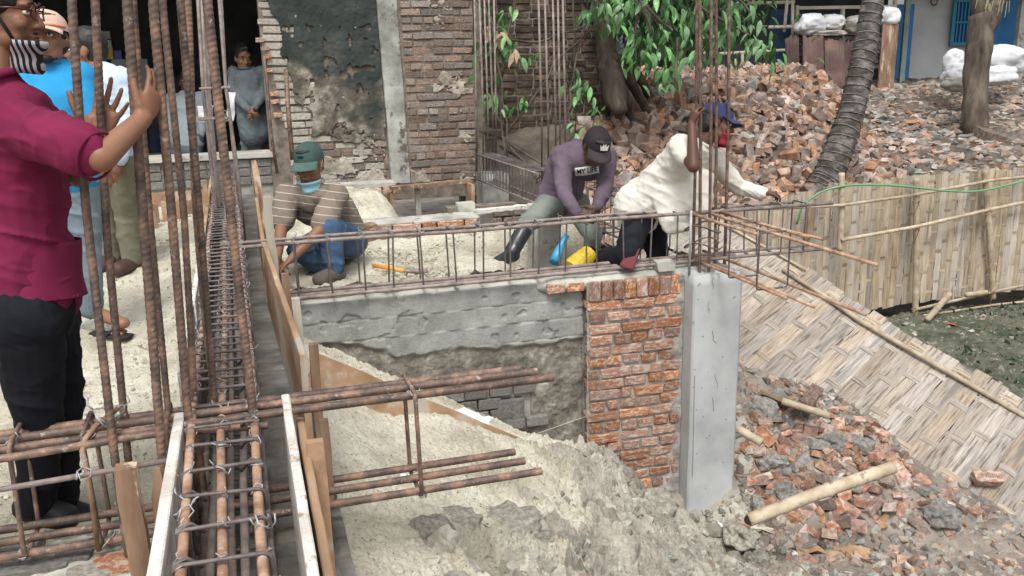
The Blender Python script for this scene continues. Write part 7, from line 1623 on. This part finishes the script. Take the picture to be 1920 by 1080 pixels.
# --- 9 worker in the off-white shirt leaning through the column bars
Jo = dict(pel=D(1205, 392, 6.62), chest=D(1272, 315, 6.45), neck=D(1318, 268, 6.38), shR=D(1276, 275, 6.22), shL=D(1340, 300, 6.62), elR=D(1300, 312, 5.98), wrR=D(1297, 232, 6.02), elL=D(1385, 352, 6.72), wrL=D(1432, 362, 6.66),
    hipR=D(1196, 412, 6.55), hipL=D(1222, 412, 6.75), knR=D(1175, 478, 6.30), knL=D(1232, 480, 6.75), anR=D(1118, 488, 6.62), anL=D(1212, 535, 7.1), toR=D(1078, 500, 6.72), toL=D(1200, 550, 7.1))
Jo['bend'] = up*.03-rt*.02
ho = Head(D(1344, 232, 6.36), nrm(rt*1.0-up*.22-fw*.08), nrm(up+rt*.22), 1.12)
OFW = cloth('off_white_cotton', (.62, .595, .53), .10, 2.5, .35); BLK = cloth('black_wet_trousers', (.012, .013, .017), .4, 3, .4)
YEL = Mt('yellow_rubber', [(.3, (.55,.38,.02)), (.7, (.75,.56,.05))], 4, .45, .3, 30, spec=.5)
p9 = person('worker in an off-white shirt, blue cap and red mask behind the column bars', Jo, ho, 'dark', OFW, BLK, dict(R=-1, L=.92), .008, seed=41, k=1.05, hem=.06, shoes=None, wr=.0065, girth=1.0, extra=((D(1255, 350, 6.42), D(1268, 425, 6.38), .16, .10, rt, .45), (D(1300, 335, 6.42), D(1310, 395, 6.40), .15, .10, rt, .45), (D(1215, 372, 6.56), D(1188, 388, 6.58), .175, .165, up, .9)),
    folds=[(D(1240, 350, 6.3), nrm(up*.8+rt*.5), .06, .007, .25), (D(1300, 380, 6.3), nrm(rt), .05, .006, .2), (D(1390, 355, 6.6), nrm(rt*.6+up), .04, .008, .15)],
    hands=dict(R=dict(d=nrm(up*.95+rt*.12), n=nrm(fw*.3+rt), side=-1, curl=(.75, .8, .8, .8), thumb=(.6, .6)), L=dict(d=nrm(rt-up*.05), n=nrm(-up), side=-1, curl=(.65, .75, .8, .8), thumb=(.6, .7))))
# loose shirt front hanging under the chest

NVC = cloth('navy_cap', (.035, .045, .115), .25, 5, .3); c9 = ho.cap(p9, NVC, NVC); ho.hair(p9, .35, seed=42); ho.eyes(p9)
ho.mask(p9, cloth('red_mask', (.26, .02, .04), .2, 5, .2), z0=-.13, z1=-.06, r=.90)
# yellow boot, ribbed
yb = MB(); a = D(1106, 474, 6.5); b = D(1072, 506, 6.42); sm = [a+(b-a)*t for t in np.linspace(0, 1, 24)]; yb.tube(sm, [ (.060+.018*math.sin(t*1.6))*(1+.05*(int(t*23) % 3 == 0)) for t in np.linspace(0, 1, 24)], 16)
yb.build('boot', YEL, p9, smooth=False, label='yellow ribbed rubber boot')
rs = MB(); rs.limb(D(1175, 500, 6.2), D(1192, 462, 6.3), .05, .035, rt, .3); rs.build('sandal_sole', cloth('dark_red_sole', (.16, .045, .05), .2, 6, .2), p9, smooth=True)
# blue plastic thing by the stub
bl = MB(); pts = [D(1063, 440, 7.0), D(1056, 452, 7.0), D(1048, 470, 6.95), D(1040, 492, 6.9)]; bl.tube(pts, [.026, .020, .034, .045], 12); o = bl.build('plastic_scoop', Mt('sky_blue_plastic', [(.3, (.02,.22,.45)), (.7, (.05,.33,.58))], 4, .45, .2, 20, spec=.5), None, smooth=True, label='bright blue plastic object leaning beside the pale concrete stub', cat='plastic')
o = link_mesh('brick', me_of('half_brick', broken_piece(.13, .10, .07, 77, .3), MT['concretepale']), None, Zp(1245, 497, .05)); meta(o, 'pale mortar-covered half brick on the wall head left of the column', 'brick')
for o in list(bpy.data.objects):
    if o.get('label') and len(o['label'].split()) > 16: o['label'] = ' '.join(o['label'].split()[:16])
